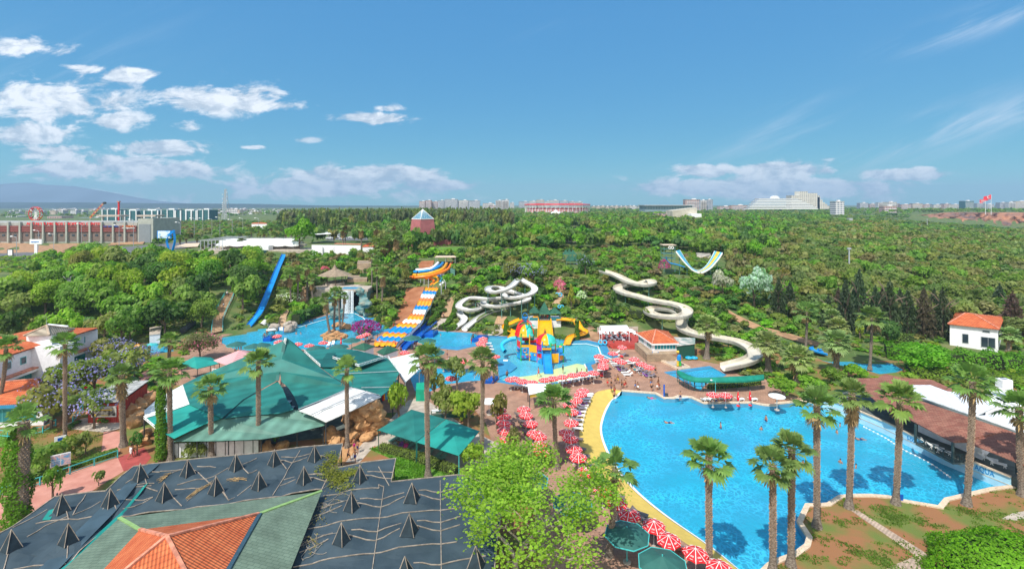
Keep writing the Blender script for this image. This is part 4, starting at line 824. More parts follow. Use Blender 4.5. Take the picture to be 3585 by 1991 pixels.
PAR=[(1800,1321,'k'),(1829,1329,'k'),(1863,1334,'k'),(1908,1325,'k'),(1936,1319,'k'),(1970,1315,'k'),(2007,1308,'k'),(2040,1303,'k'),(2078,1300,'k'),(1789,1323,'k'),(2178,1212,'r'),(2145,1233,'r'),(2098,1243,'r'),(2114,1257,'r'),(2164,1256,'r'),(2176,1262,'r'),(2112,1272,'r'),(2112,1282,'r'),(2221,1253,'r'),(2245,1269,'r'),(2271,1281,'r'),(2042,1363,'y'),(2033,1376,'y'),(2016,1394,'y'),(1994,1413,'y'),(2001,1436,'y'),(2001,1473,'y'),(1982,1508,'y'),(1995,1529,'y'),(2009,1564,'y'),(2025,1594,'y'),(2052,1643,'y'),(2109,1708,'y'),(2160,1750,'y'),(2207,1795,'y'),(2289,1830,'y'),(2343,1881,'y'),(2436,1928,'y'),(2516,1977,'y'),(1835,1427,'l'),(1840,1448,'l'),(1859,1476,'l'),(1873,1510,'l'),(1886,1521,'l'),(1889,1551,'l'),(1896,1575,'l'),(1749,1431,'m'),(1765,1452,'m'),(1763,1476,'m'),(1767,1501,'m'),(1777,1530,'m'),(2496,1377,'e'),(2541,1378,'e'),(971,1173,'w'),(977,1193,'w'),(1042,1201,'w'),(1082,1206,'w'),(1131,1196,'w'),(1263,1175,'w'),(1283,1167,'w'),(1416,1230,'p'),(1553,1260,'p'),(1571,1259,'p'),(1629,1262,'p'),(1580,1319,'p'),(1692,1182,'c'),(1690,1191,'c'),(1683,1201,'c'),(1690,1210,'c'),(1691,1219,'c'),(1699,1227,'c'),(1734,1244,'c')]
WHERE={'k':('red white parasol, %s from left in the row along the play pool shallows',0),'r':('red white parasol, %s from the back among loungers right of the play pool',1),'y':('red white parasol, %s from the far end beside the yellow beach',1),'l':('red white parasol, %s from the far end, column left of the plaza palm',1),'m':('red white parasol, %s from the far end, column nearest the reddish bush',1),'e':('open red white parasol, %s from left at the pool edge before the queue canopy',0),'w':('red white parasol, %s from left at the near edge of the waterfall pool',0),'p':('red white parasol, %s from left between white tent and plaza trees',0),'c':('red white parasol, %s from the far end, tight stack by the blue rim',1)}
proto=make_parasol();first=True
for key,(lab,ax)in WHERE.items():
 L=sorted([p for p in PAR if p[2]==key],key=lambda p:p[ax])
 for i,(u,v,_)in enm(L):
  o=proto if first else cpt(proto);first=False;p=W(u,v,2.3);o.location=(p.x,p.y,0);o.rotation_euler=(rn.uniform(-.04,.04),rn.uniform(-.04,.04),rn.uniform(0,6.28))
  tag(o,lab%nth(i),'parasol','red and white parasols')
cl=make_closed()
for i,(u,v,lab)in enm([(2584,1387,'folded red parasol by the big pool, left of the two folded ones'),(2626,1385,'folded red parasol by the big pool, right of the two folded ones'),(1194,1193,'folded red parasol at the near edge of the waterfall pool')]):
 o=cl if i==0 else cpt(cl);p=W(u,v,1.6);o.location=(p.x,p.y,0);tag(o,lab,'parasol','folded red parasols')
def big_shade(name,R0,z,m,rimm,n=8,rise=.75):
 t=empty(name);b=MB();P=[Vc((R0*math.cos(2*math.pi*k/n),R0*math.sin(2*math.pi*k/n),z))for k in range(n)]
 for k in range(n):b.face((0,0,z+rise),P[k],P[(k+1)%n])
 b.mk('canopy',m,t);b=MB()
 for k in range(n):b.bar(P[k],P[(k+1)%n],.07,.07)
 b.mk('rim',rimm,t);b=MB()
 for k in range(n):b.bar((0,0,z+rise-.04),P[k]-Vc((0,0,.04)),.04,.04)
 b.mk('ribs',rimm,t);MB().cyl((0,0,0),(0,0,z+rise+.12),.05,.05,8).mk('pole',rimm,t);MB().lathe((0,0,0),[(0,0),(.4,0),(.4,.12),(.1,.16)],8).mk('base',M['concrete'],t);return t
M['shadecloth']=mat('green_shade_cloth',(.03,.115,.10),.6,.15,.6)
sh=big_shade('octagon_shade',2.15,2.6,M['shadecloth'],M['turq'])
SH=[(914,1204,'octagonal green shade at the left near edge of the waterfall pool, third from left'),(952,1212,'octagonal green shade just left of the tent peak'),(1106,1214,'octagonal green shade right behind the tent peak'),(1187,1209,'octagonal green shade left of the folded parasol near the waterfall pool'),(1231,1186,'octagonal green shade by the two parasols near the orange slide foot'),(1442,1178,'octagonal green shade beside the dark blue trough of the orange slide'),(1497,1188,'octagonal green shade above the row of three by the middle pool'),(1493,1211,'octagonal green shade, nearer one beside the middle pool'),(1522,1228,'octagonal green shade partly behind the tall palm by the middle pool'),(828,1200,'octagonal green shade beside the pink flowering bush'),(888,1207,'octagonal green shade second from left at the waterfall pool'),(1855,1672,'octagonal green shade farthest up among the lime tree twigs'),(2005,1752,'octagonal green shade behind the lime tree, beside the parasol line'),(2195,1861,'octagonal green shade left of the near parasols'),(2319,1962,'octagonal green shade at the bottom edge, nearest of all')]
for i,(u,v,lab)in enm(SH):
 o=sh if i==0 else cpt(sh);p=W(u,v,3.0 if i<11 else 2.9);o.location=(p.x,p.y,0);o.rotation_euler.z=rn.uniform(0,.5);tag(o,lab,'sunshade','octagonal green shades')
t=big_shade('white_parasol',1.25,2.3,M['white'],M['white'],12,.35);p=W(2720,1382,2.5);t.location=(p.x,p.y,0);tag(t,'round white parasol over the lifeguard at the far pool edge','parasol')
t=big_shade('white_parasol',1.3,2.2,M['white'],M['white'],12,.35);p=W(1712,1400,2.4);t.location=(p.x,p.y,0);tag(t,'white parasol on the plaza beside the tall palm','parasol')
t=big_shade('white_parasol',1.3,2.4,M['white'],M['white'],4,.15);p=W(949,1152,2.5);t.location=(p.x,p.y,0);tag(t,'small white parasol over the blue platform of the waterfall pool','parasol')
t=big_shade('turquoise_parasol',1.3,2.0,M['turq'],M['turq'],8,.4);p=W(528,1203,2.2);t.location=(p.x,p.y,0);tag(t,'turquoise parasol standing in the small left pool','parasol')
def make_lounger(m,back=.55,name='sun_lounger'):
 t=empty(name);b=MB()
 b.box((0,-.25,.34),(.64,1.3,.06));b.mk('seat',m,t)
 MB().box((0,.66,.34+back*.38),(.62,.72,.06),rx=math.asin(min(.9,back))).mk('backrest',m,t)
 for y in(-.7,.45):
  b=MB()
  for x in(-.28,.28):b.bar((x,y-.12,0),(x,y,.32),.06);b.bar((x,y+.12,0),(x,y,.32),.06)
  b.bar((-.28,y,.31),(.28,y,.31),.05);b.mk('leg',m,t)
 return t
M['loungergreen']=mat('green_lounger_plastic',(.16,.30,.25),.5,.1,3);M['loungerbrown']=mat('grey_brown_plastic',(.16,.13,.12),.5,.2,3)
lw=make_lounger(M['white']);lg=make_lounger(M['loungergreen'],.3);lb=make_lounger(M['loungerbrown'])
used=set()
def lgr(proto,u,v,ang,label,z=0.0,grp='white sun loungers',P=None):
 o=proto if proto.name not in used else cpt(proto);used.add(proto.name);p=P or W(u,v,z);o.location=(p.x,p.y,z if P is None else p.z+.02);o.rotation_euler.z=ang;tag(o,label,'sun lounger',grp)
 return o
R9=math.pi/2
rows=[([(2155,1238),(2176,1247)],-R9,lw,'behind the parasols near the terrace steps'),([(2143,1270),(2152,1277),(2160,1285),(2168,1292),(2180,1300),(2190,1308),(2198,1316)],-R9,lw,'in the long slanting row left of the plaza walkers'),([(2202,1268),(2210,1276),(2218,1285),(2230,1292),(2238,1300),(2250,1308),(2262,1314),(2276,1320)],-R9+.1,lw,'in the second slanting row under three parasols'),([(2095,1262),(2100,1272),(2108,1290),(2106,1300)],-R9,lw,'beside the blue rim right of the play pool'),([(2112,1306),(2108,1318)],-R9,lb,'beside the end of the play pool row, dark'),([(1922,1350),(1960,1343),(1975,1341),(1990,1338),(2005,1336),(2018,1333),(2032,1330),(2045,1327),(2058,1325),(2072,1323),(2086,1321)],math.pi,lw,'in the row facing the shallow pool'),([(1806,1357),(1818,1358),(1832,1358),(1846,1360)],math.pi,lw,'left of the striped kiosk by the play pool'),([(2060,1384),(2056,1392),(2050,1402),(2048,1412),(2042,1424),(2036,1434),(2032,1446),(2028,1460),(2024,1476),(2020,1492),(2020,1506)],R9,lw,'in the upper line between parasols and yellow beach'),([(2020,1540),(2030,1575),(2042,1600),(2060,1634),(2090,1668),(2128,1715),(2160,1742),(2240,1806),(2262,1830),(2310,1880),(2380,1925)],R9-.5,lb,'in the lower line between parasols and yellow beach'),([(1822,1460),(1830,1480),(1842,1500),(1850,1520),(1858,1545),(1866,1570),(1880,1600),(1890,1608)],R9,lb,'in the dark left column under parasols'),([(2466,1404),(2482,1404)],2.4,lw,'left of the two open parasols at the pool edge'),([(2590,1403),(2636,1403)],1.9,lw,'beneath the folded parasols at the pool edge'),([(2520,1403),(2550,1403)],2.2,lb,'under the two open parasols at the pool edge'),([(1380,1543),(1400,1550),(1420,1558),(1438,1566),(1456,1575),(1476,1586),(1496,1597)],-.6,lg,'under the square teal canopies, green'),([(1530,1605),(1545,1612)],-.6,lg,'right of the tall palm under the turquoise canopy'),([(1280,1196),(1292,1190),(1300,1184)],.3,lb,'dark, beside the waterfall pool parasols'),([(965,1207),(990,1204),(1150,1210),(1166,1206)],.2,lw,'at the near edge of the waterfall pool'),([(1708,1205),(1712,1215),(1716,1226)],R9,lw,'beside the stack of parasols on the blue rim')]
for pts,ang,pr_,w in rows:
 for i,(u,v)in enm(pts):lgr(pr_,u,v,ang+rn.uniform(-.08,.08),'%s lounger from the far end, %s'%(nth(i),w))
def skin_mesh(J,E,R_,name,root=0):
 me=bpy.data.meshes.new(name);me.from_pydata(J,E,[]);o=bpy.data.objects.new(name,me);COL.objects.link(o)
 md=o.modifiers.new('s','SKIN');ss=o.modifiers.new('u','SUBSURF');ss.levels=1
 for i,r in enm(R_):me.skin_vertices[0].data[i].radius=(r,r)if not isinstance(r,tuple)else r
 me.skin_vertices[0].data[root].use_root=True
 dg=bpy.context.evaluated_depsgraph_get();out=bpy.data.meshes.new_from_object(o.evaluated_get(dg));bpy.data.objects.remove(o);out.name=name
 out.polygons.foreach_set('use_smooth',[True]*len(out.polygons));return out
def body(pose):
 """skeleton: pelvis, waist, chest, neck, head, crown, arms, legs"""
 if pose=='stand':J=[(0,0,.95),(0,.01,1.12),(0,0,1.32),(0,0,1.48),(0,-.01,1.58),(0,0,1.72),(.19,0,1.41),(.27,.02,1.15),(.27,-.06,.90),(.27,-.09,.80),(-.19,0,1.41),(-.27,.03,1.15),(-.29,-.02,.90),(-.29,-.04,.80),(.09,0,.88),(.11,-.02,.50),(.11,.02,.09),(.12,-.13,.03),(-.09,0,.88),(-.12,0,.50),(-.13,.03,.09),(-.14,-.12,.03)]
 if pose=='walk':J=[(0,0,.95),(0,-.01,1.12),(0,-.03,1.32),(0,-.04,1.48),(0,-.06,1.58),(0,-.05,1.72),(.19,-.03,1.41),(.27,.12,1.18),(.27,.10,.93),(.26,.07,.84),(-.19,-.03,1.41),(-.26,-.12,1.17),(-.24,-.30,1.0),(-.23,-.38,.96),(.09,0,.88),(.10,-.22,.52),(.10,-.25,.10),(.10,-.40,.05),(-.09,0,.88),(-.10,.10,.48),(-.10,.40,.15),(-.10,.34,.03)]
 if pose=='lie':J=[(0,0,.16),(0,.18,.18),(0,.36,.26),(0,.50,.34),(0,.58,.38),(0,.70,.44),(.19,.43,.30),(.27,.25,.18),(.24,.02,.14),(.22,-.06,.14),(-.19,.43,.30),(-.30,.38,.20),(-.22,.62,.36),(-.12,.68,.38),(.09,-.06,.15),(.10,-.42,.32),(.10,-.80,.10),(.10,-.88,.20),(-.09,-.06,.15),(-.11,-.48,.14),(-.12,-.90,.10),(-.12,-.94,.22)]
 if pose=='sit':J=[(0,0,.12),(0,.04,.32),(0,.02,.55),(0,-.02,.70),(0,-.04,.80),(0,-.02,.94),(.19,.0,.64),(.25,.02,.38),(.22,-.20,.28),(.2,-.28,.28),(-.19,.0,.64),(-.25,.0,.38),(-.22,-.2,.3),(-.2,-.28,.3),(.09,-.04,.12),(.12,-.46,.26),(.12,-.62,-.14),(.12,-.74,-.18),(-.09,-.04,.12),(-.12,-.46,.22),(-.12,-.6,-.16),(-.12,-.72,-.2)]
 E=[(0,1),(1,2),(2,3),(3,4),(4,5),(2,6),(6,7),(7,8),(8,9),(2,10),(10,11),(11,12),(12,13),(0,14),(14,15),(15,16),(16,17),(0,18),(18,19),(19,20),(20,21)]
 R_=[.13,.115,.15,.055,.09,.075,.06,.045,.036,.03,.06,.045,.036,.03,.09,.062,.042,.035,.09,.062,.042,.035]
 b=skin_mesh(J,E,R_,'body');mbs=MB();
 for(a,c)in((14,15),(18,19)):
  A,B=Vc(J[a]),Vc(J[c]);mbs.tube([A+(A-B)*.12,A.lerp(B,.55)],[.112,.098],8)
 P,Wt=Vc(J[0]),Vc(J[1]);mbs.tube([P.lerp(Wt,-.35),P.lerp(Wt,.45)],[.165,.145],10)
 sh_=mesh_of(mbs,'swim_shorts',M['skin']);hb=MB();hd,cr=Vc(J[4]),Vc(J[5]);ax=(cr-hd).normalized();side=Vc((1,0,0));fr=ax.cross(side)
 V=[];c=hd.lerp(cr,.72)+fr*.0
 for i in range(5):
  for k in range(10):
   ph=RD(95)*i/4;th=2*math.pi*k/10;V.append(c+ax*.105*math.cos(ph)+(side*math.cos(th)*.098+fr*math.sin(th)*.108)*math.sin(ph)+fr*-.02*0)
 hb.add(V,[(i*10+k,i*10+(k+1)%10,(i+1)*10+(k+1)%10,(i+1)*10+k)for i in range(4)for k in range(10)])
 return b,sh_,mesh_of(hb,'hair',M['hair']),c
POSE={p:body(p)for p in('stand','walk','lie','sit')}
CL={}
for nm,c in{'red':(.6,.03,.03),'black':(.02,.02,.025),'blue':(.02,.20,.55),'navy':(.02,.03,.12),'white':(.75,.75,.75),'purple':(.2,.08,.3),'pink':(.65,.05,.25),'teal':(.02,.35,.4),'yellow':(.65,.45,.05)}.items():CL[nm]=mat('%s_swimwear'%nm,c,.8,.1,6)
def psn(u,v,pose,cloth,label,z=0.0,rz=None,tan=False,P=None,sc=1.0,shirt=None,grp=None):
 p=P or W(u,v,z);t=empty('person',p,rn.uniform(0,6.28)if rz is None else rz);t.scale=(sc,)*3;tag(t,label,'person',grp)
 bm_,sm,hm,hc=POSE[pose]
 for nm,me,m in(('body',bm_,M['skin2' if tan else 'skin']),('swim_shorts',sm,CL[cloth]),('hair',hm,M['hair'])):
  o=bpy.data.objects.new(nm,me);COL.objects.link(o);o.parent=t;KIDS.setdefault(t.name,[]).append(o)
  o.material_slots[0].link='OBJECT';o.material_slots[0].material=m
 if shirt:
  b=MB();J0={'stand':(0,0),'walk':(-.02,0)}.get(pose,(0,0));b.tube([(0,J0[0]*.3,.98),(0,J0[0],1.2),(0,J0[0]*1.5,1.42)],[.17,.165,.14],10)
  for s_ in(-1,1):b.tube([(s_*.15,J0[0],1.40),(s_*.26,.01,1.22)],[.075,.07],8)
  b.mk('shirt',CL[shirt],t)
 return t
for bm_ in POSE.values():
 for me in bm_[:3]:
  if not me.materials:me.materials.append(M['skin'])
pl=[(2127,1352,'walk','red','walker in red shorts at the left of the plaza group, back row'),(2140,1353,'walk','black','walker in dark trunks second from left in the plaza group'),(2154,1344,'walk','black','slim walker in black behind the left plaza group'),(2163,1342,'walk','yellow','walker in pale shorts behind the left plaza group'),(2177,1360,'walk','black','walker in black shorts in the middle of the plaza'),(2186,1359,'walk','red','walker in dark red in the middle of the plaza'),(2190,1356,'walk','red','walker in red shorts just right of the middle pair'),(2225,1362,'walk','blue','walker in bright blue shorts of the plaza pair'),(2233,1367,'walk','white','walker in white shorts of the plaza pair'),(2280,1354,'stand','blue','person in blue trunks standing behind the man with a black bag'),(2281,1369,'walk','black','walker in black shorts with a bag before the queue fence'),(2301,1366,'stand','white','person in white shorts next to the red shorts before the queue'),(2306,1362,'walk','red','walker in bright red shorts before the queue'),(2305,1352,'stand','black','tanned person standing behind the red shorts walker'),(2222,1307,'stand','teal','person in teal shorts between the lounger rows'),(2295,1307,'stand','black','dark tanned person right of the parasol trio'),(2140,1370,'stand','navy','person by the yellow beach tip in dark trunks'),(2150,1400,'stand','black','person stepping on the yellow beach tip'),(2152,1380,'stand','red','tall person at the yellow beach tip'),(1886,1317,'walk','red','bather in red shorts wading at the yellow shallow end'),(1971,1305,'stand','black','bather in black wading at the yellow shallow end'),(2020,1318,'stand','navy','person behind the pool row of parasols'),(2055,1310,'walk','black','person walking between parasols at the shallow end'),(1930,1348,'stand','navy','person in dark trunks by the striped kiosk'),(2036,1322,'stand','purple','person bending by the loungers of the shallow row'),(1775,1327,'walk','black','bather with red swim ring at the blue rim'),(1727,1342,'walk','navy','man with bare back on the plaza right of the tall palm'),(1566,1252,'stand','navy','bather in blue shorts on the empty brown plaza'),(1404,1240,'walk','black','person in black walking left of the white tent'),(1450,1225,'stand','white','person in white standing under the green shade'),(1458,1224,'stand','blue','second person under the green shade by the chairs'),(1452,1216,'stand','navy','third person under the green shade'),(1321,1198,'stand','blue','bather carrying blue mat at the orange slide foot'),(1329,1206,'stand','white','bather at the orange slide foot beside the first'),(1384,1215,'stand','red','bare shouldered person at the slide trough end'),(1378,1147,'stand','red','person in red at the edge beside the orange slide'),(1385,1143,'stand','navy','person left of the orange slide steps'),(1334,1155,'stand','navy','bather standing on the pool rim below the bougainvillea'),(1438,1134,'walk','red','rider standing on the orange slide'),(1298,1175,'stand','navy','bather by the two parasols at the waterfall pool'),(926,1190,'stand','blue','bather at the left edge of the blue platform'),(935,1172,'stand','red','lifeguard in red and yellow by the blue platform'),(835,1226,'stand','navy','person under the shade near the pink bush'),(844,1224,'stand','red','second person under the shade near the pink bush'),(822,1228,'sit','navy','person crouching near the pink bush'),(321,1558+48,'walk','white','woman in a pale top and skirt walking on the pink path'),(464,1595,'walk','red','child in red on the pink path'),(1219,1612,'walk','black','man in black shorts on the stone path, leftmost of four'),(1243,1617,'walk','navy','man in navy shorts on the stone path, nearest of four'),(1252,1585,'stand','navy','man on the stone path behind the nearest, tanned back'),(1240,1578,'stand','pink','person in pink shorts on the stone path'),(1650,1203,'stand','red','person in red by the blue stair of the middle pool'),(1656,1190,'stand','black','person behind the red one on the blue stair'),(2148,1212,'stand','navy','person standing in front of the red terrace'),(2145,1250,'stand','red','person under a parasol beside the pool corner'),(2718,1408,'stand','red','lifeguard in red and yellow under the white parasol'),(2382,1402,'stand','navy','bather standing at the far pool wall corner'),(495,1228,'stand','navy','tanned bather in the small left pool'),(505,1226,'stand','red','second bather in the small left pool')]
for(u,v,ps,c,lab)in pl:
 if u==321:u,v=458,1603
 psn(u,v,ps,c,lab,tan=rn.random()<.5,sc=rn.uniform(.92,1.05),shirt=('white' if 'white standing' in lab or 'pale top' in lab else 'yellow' if 'lifeguard' in lab else 'black' if 'in black walking' in lab or 'in black wading' in lab else None))
q=[(2372,1327,'pink','woman in pink at the left end of the queue'),(2397,1342,'black','first bather behind the queue railing'),(2404,1346,'black','second bather behind the queue railing'),(2416,1350,'black','bather with hands on the railing'),(2432,1358,'black','bather in black shorts at the bend of the railing'),(2457,1362,'blue','bather in blue shorts right of the bend'),(2471,1362,'black','bather in black right of the blue shorts'),(2514,1365,'black','lone bather near the lamp post behind the railing')]
for(u,v,c,lab)in q:psn(u,v-5,'stand',c,lab+' under the green canopy',tan=True)
sw=[(2279,1397,'pink','swimmer in pink near the far wall of the big pool'),(2340,1483,'navy','swimmer floating on his back in the big pool'),(2523,1516,'navy','person standing in the water in the middle of the big pool'),(2682,1490,'navy','person standing in the water left of the pool palms'),(2941,1518,'red','swimmer between the two slim palms, farther'),(2930,1542,'navy','swimmer between the two slim palms, nearer'),(3010,1541,'navy','swimmer stretched out beside the palm trunk'),(2942,1650,'navy','dark haired swimmer in a wetsuit top'),(2997,1668,'red','swimmer with raised arms right of the slim palm'),(2665,1530,'red','distant swimmer at the palm crown'),(2812,1655,'red','swimmer behind the palm fronds'),(1037,1184,'navy','left one of two swimmers in the waterfall pool'),(1053,1184,'red','right one of two swimmers in the waterfall pool'),(1084,1142,'navy','swimmer by the far rim of the waterfall pool'),(1094,1140,'red','second swimmer by the far rim'),(1282,1147,'navy','swimmer by the right rim of the waterfall pool'),(1259,1115,'red','swimmer near the zigzag rim'),(1543,1190,'navy','lone swimmer in the middle pool'),(1072,1158,'navy','lone head in the waterfall pool')]
for(u,v,c,lab)in sw:
 big=v>1370;z=(WL if big else-.22);lieing='float' in lab or 'stretched' in lab or 'swimmer in pink' in lab
 psn(u,v,'lie' if lieing else 'stand',c,lab,z=(z-.12 if lieing else z-(1.15 if 'swimmer' in lab or 'head' in lab else .75)),rz=(R9 if lieing else None))
sb=[(2210,1282,'black','dark haired sunbather on the second slanting row'),(2250,1310,'purple','sunbather under the rightmost slanting parasol'),(2160,1287,'purple','sunbather in violet on the first slanting row'),(2108,1308,'pink','sunbather on the dark lounger beside the row end'),(2058,1327,'navy','sunbather in the row facing the shallow pool'),(1992,1339,'purple','second sunbather in the row facing the shallow pool'),(2506,1405,'navy','sunbather left under the pool edge parasols'),(2536,1405,'red','sunbather right under the pool edge parasols'),(1405,1552,'purple','sunbather under the square teal canopies'),(1860,1548,'purple','sunbather in the dark left column'),(2066,1636,'navy','sunbather at the yellow beach line, upper'),(2132,1718,'navy','sunbather at the yellow beach line, middle'),(2385,1928,'red','sunbather at the yellow beach line, lower'),(2050,1414,'purple','sunbather on the upper beach line')]
for(u,v,c,lab)in sb:psn(u,v,'lie',c,lab,z=.3,rz=R9+rn.uniform(-.5,.5),tan=True)
for i,(u,v,c,lab)in enm([(2040,1412,'purple','purple towel on a lounger by the upper beach line'),(2028,1445,'purple','second purple towel by the upper beach line'),(2168,1292,'purple','violet towel in the first slanting row'),(2106,1312,'red','red towel beside the row end'),(1420,1560,'pink','pink towel under the teal canopies'),(1405,1553,'purple','lilac towel under the teal canopies'),(1490,1597,'red','orange red towel under the turquoise canopy'),(2176,1246,'red','bright red towel on the lounger near the terrace'),(1866,1495,'red','red towel in the left parasol column'),(2262,1312,'purple','dark towel on the second slanting row')]):
 p=W(u,v,.45);tag(MB().box((0,0,0),(.6,1.2,.05),rx=.05).mk('towel',CL[c]),lab,'towel').location=p;
 # water slides
CH_P=[];M['outer']=mat('shaded_slide_side',(.40,.39,.35),.5,.15,.6)  # outer side greyer and darker than the channel, its shade put into the colour
def cht(name,P,r,m,label,cat='water slide',posts=True,wall=1.0,seg=8,lane_w=None,postm=None,bank=None,rim=None):
 """half-pipe channel swept along the world points P"""
 P=cml(P,6);n=len(P);b=MB();V=[]
 S=[]
 for i in range(n):
  d=P[min(i+1,n-1)]-P[max(i-1,0)];d.z=0;d.normalize();s=Vc((d.y,-d.x,0));S.append(s)
  for k in range(seg+1):
   a=math.pi*k/seg;c,q=math.cos(a),math.sin(a)
   V.append(P[i]+s*(-c*r)+Vc((0,0,(r*.62*(1-q**.42))*wall)))
  for k in range(seg,-1,-1):
   a=math.pi*k/seg;c,q=math.cos(a),math.sin(a)
   V.append(P[i]+s*(-c*(r+.07))+Vc((0,0,r*.62*(1-q**.42)*wall-.07-(.10 if k in(0,seg)else 0))))
 k2=2*(seg+1)
 for k in range(k2):b.mat(0 if k<seg else 1).add([],[(i*k2+k,i*k2+(k+1)%k2,(i+1)*k2+(k+1)%k2,(i+1)*k2+k)for i in range(n-1)])
 b.v=V;CH_P.append(P)
 t=empty(name,P[0]);tag(t,label,cat)
 def loc(mb):mb.v=[tuple(Vc(q)-P[0])for q in mb.v];return mb
 loc(b).mk('channel',[m,M['outer']if m in(M['cream'],M['cream2'])else m],t)
 b=MB()
 for i in range(0,n,9):
  for k in range(seg):
   A,B_=P[i]+(Vc(V[i*k2+k])-P[i])*1.05,P[i]+(Vc(V[i*k2+k+1])-P[i])*1.05
   b.bar(A-Vc((0,0,.03)),B_-Vc((0,0,.03)),.05,.05)
 loc(b).mk('joints',M['flange'],t)
 if posts:
  for i in range(6,n-3,13):
   q=P[i];g=TZ(q.x,q.y)
   if q.z-g>.7:
    b=MB();b.cyl((q.x,q.y,g-.2),(q.x,q.y,q.z-.05),.12,.12,6);b.bar(q+S[i]*r-Vc((0,0,.1)),q-S[i]*r-Vc((0,0,.1)),.1);loc(b).mk('support_post',postm or M['turqp'],t)
 return t
M['flange']=mat('stained_joint',(.30,.26,.21),.7,.2,2);M['turqp']=mat('green_steel',(.10,.24,.20),.6,.15,2)
def zl(P):return[W(u,v,z)for(u,v,z)in P]
big=[GL(u,v,h)for(u,v,h)in[(2108,955,1.6),(2130,962,1.8),(2158,972,2),(2190,988,2.4),(2225,1000,2.6),(2262,1005,3.0),(2283,998,3.4),(2270,990,2.6),(2235,1000,1.4),(2195,1004,.9),(2166,1012,1.2),(2166,1024,2.2),(2195,1036,2.6),(2232,1045,2.6),(2270,1056,2.6),(2310,1064,2.6),(2355,1072,2.8),(2392,1084,3),(2407,1100,3.4),(2392,1114,3.8),(2345,1118,3.8),(2295,1112,3.4),(2270,1098,2.6),(2290,1088,1.6),(2340,1092,.8),(2378,1104,.7),(2391,1120,.9),(2386,1140,1.2),(2390,1158,1.5),(2420,1174,1.6),(2470,1186,1.7),(2530,1196,1.8),(2585,1208,1.8),(2628,1230,1.8),(2644,1255,1.7),(2620,1273,1.4),(2575,1286,1.0),(2530,1296,.5)]]
cht('water_slide',big,1.45,M['cream'],'long winding cream slide down the right slope into the splash pool',wall=1.25)
A=[(1819,981,10.6),(1838,992,10.4),(1862,1005,9.8),(1872,1018,9.2),(1862,1032,8.6),(1838,1042,8.2),(1800,1048,7.8),(1770,1044,7.4),(1765,1034,7.3),(1788,1028,7.2),(1820,1036,6.6),(1800,1048,6.2),(1760,1048,5.8),(1710,1052,5.6),(1665,1048,5.6),(1640,1050,5.4),(1615,1064,4.6),(1606,1080,3.8),(1635,1090,3.4),(1665,1090,3.2),(1688,1080,3.4),(1680,1070,3.6),(1655,1070,3.2),(1625,1080,2.8),(1610,1092,2.5),(1612,1108,2.0),(1625,1120,1.6),(1618,1136,1.0),(1600,1148,.4),(1588,1156,.05)]
cht('water_slide',zl(A),.95,M['cream2'],'left one of the twin white spiral slides into the middle pool',wall=1.3)
B_=[(1815,983,11),(1803,996,10.6),(1790,1008,10.2),(1762,1022,9.4),(1728,1028,9.0),(1708,1020,8.8),(1718,1010,8.8),(1750,1012,8.2),(1790,1026,7.6),(1830,1040,7.0),(1849,1052,6.4),(1822,1064,5.8),(1780,1072,5.2),(1735,1078,4.8),(1700,1074,4.4),(1692,1063,4.4),(1715,1056,4.2),(1752,1062,3.8),(1778,1076,3.3),(1760,1088,2.8),(1725,1096,2.4),(1698,1106,2.0),(1676,1118,1.5),(1650,1138,.8),(1626,1158,.05)]
cht('water_slide',zl(B_),.95,M['cream2'],'right one of the twin white spiral slides into the middle pool',wall=1.3)
blue=[GL(u,v,h)for(u,v,h)in[(995,890,1.2),(985,914,1.4),(971,946,1.6),(958,980,1.8),(942,1020,2.0),(925,1062,2.0),(908,1098,1.6)]]+zl([(888,1124,1.4),(875,1140,.6),(868,1150,.0)])
cht('water_slide',blue,.85,M['blue'],'steep straight bright blue slide at the left of the waterfall pool',wall=1.1)
tubw=cht('water_slide',[GL(u,v,h)for(u,v,h)in[(2862,1225,.8),(2850,1228,.8),(2868,1235,.6),(2890,1242,.3)]],1.0,M['blue'],'short blue slide end at the narrow far right pool',posts=False)
t=MB().tube([W(918,1139,.4),W(925,1132,.8),W(930,1126,1.0)],.8,12,False).mk('slide_mouth',M['cream2']);tag(t,'white round slide mouth at the far left rim of the waterfall pool','slide')
t=MB().tube([G(640,1170)+Vc((0,0,.9)),G(662,1152)+Vc((0,0,.9)),G(678,1140)+Vc((0,0,.9))],.75,12).mk('pipe',M['dark']);tag(t,'big black pipe lying left of the stone stairs','pipe')
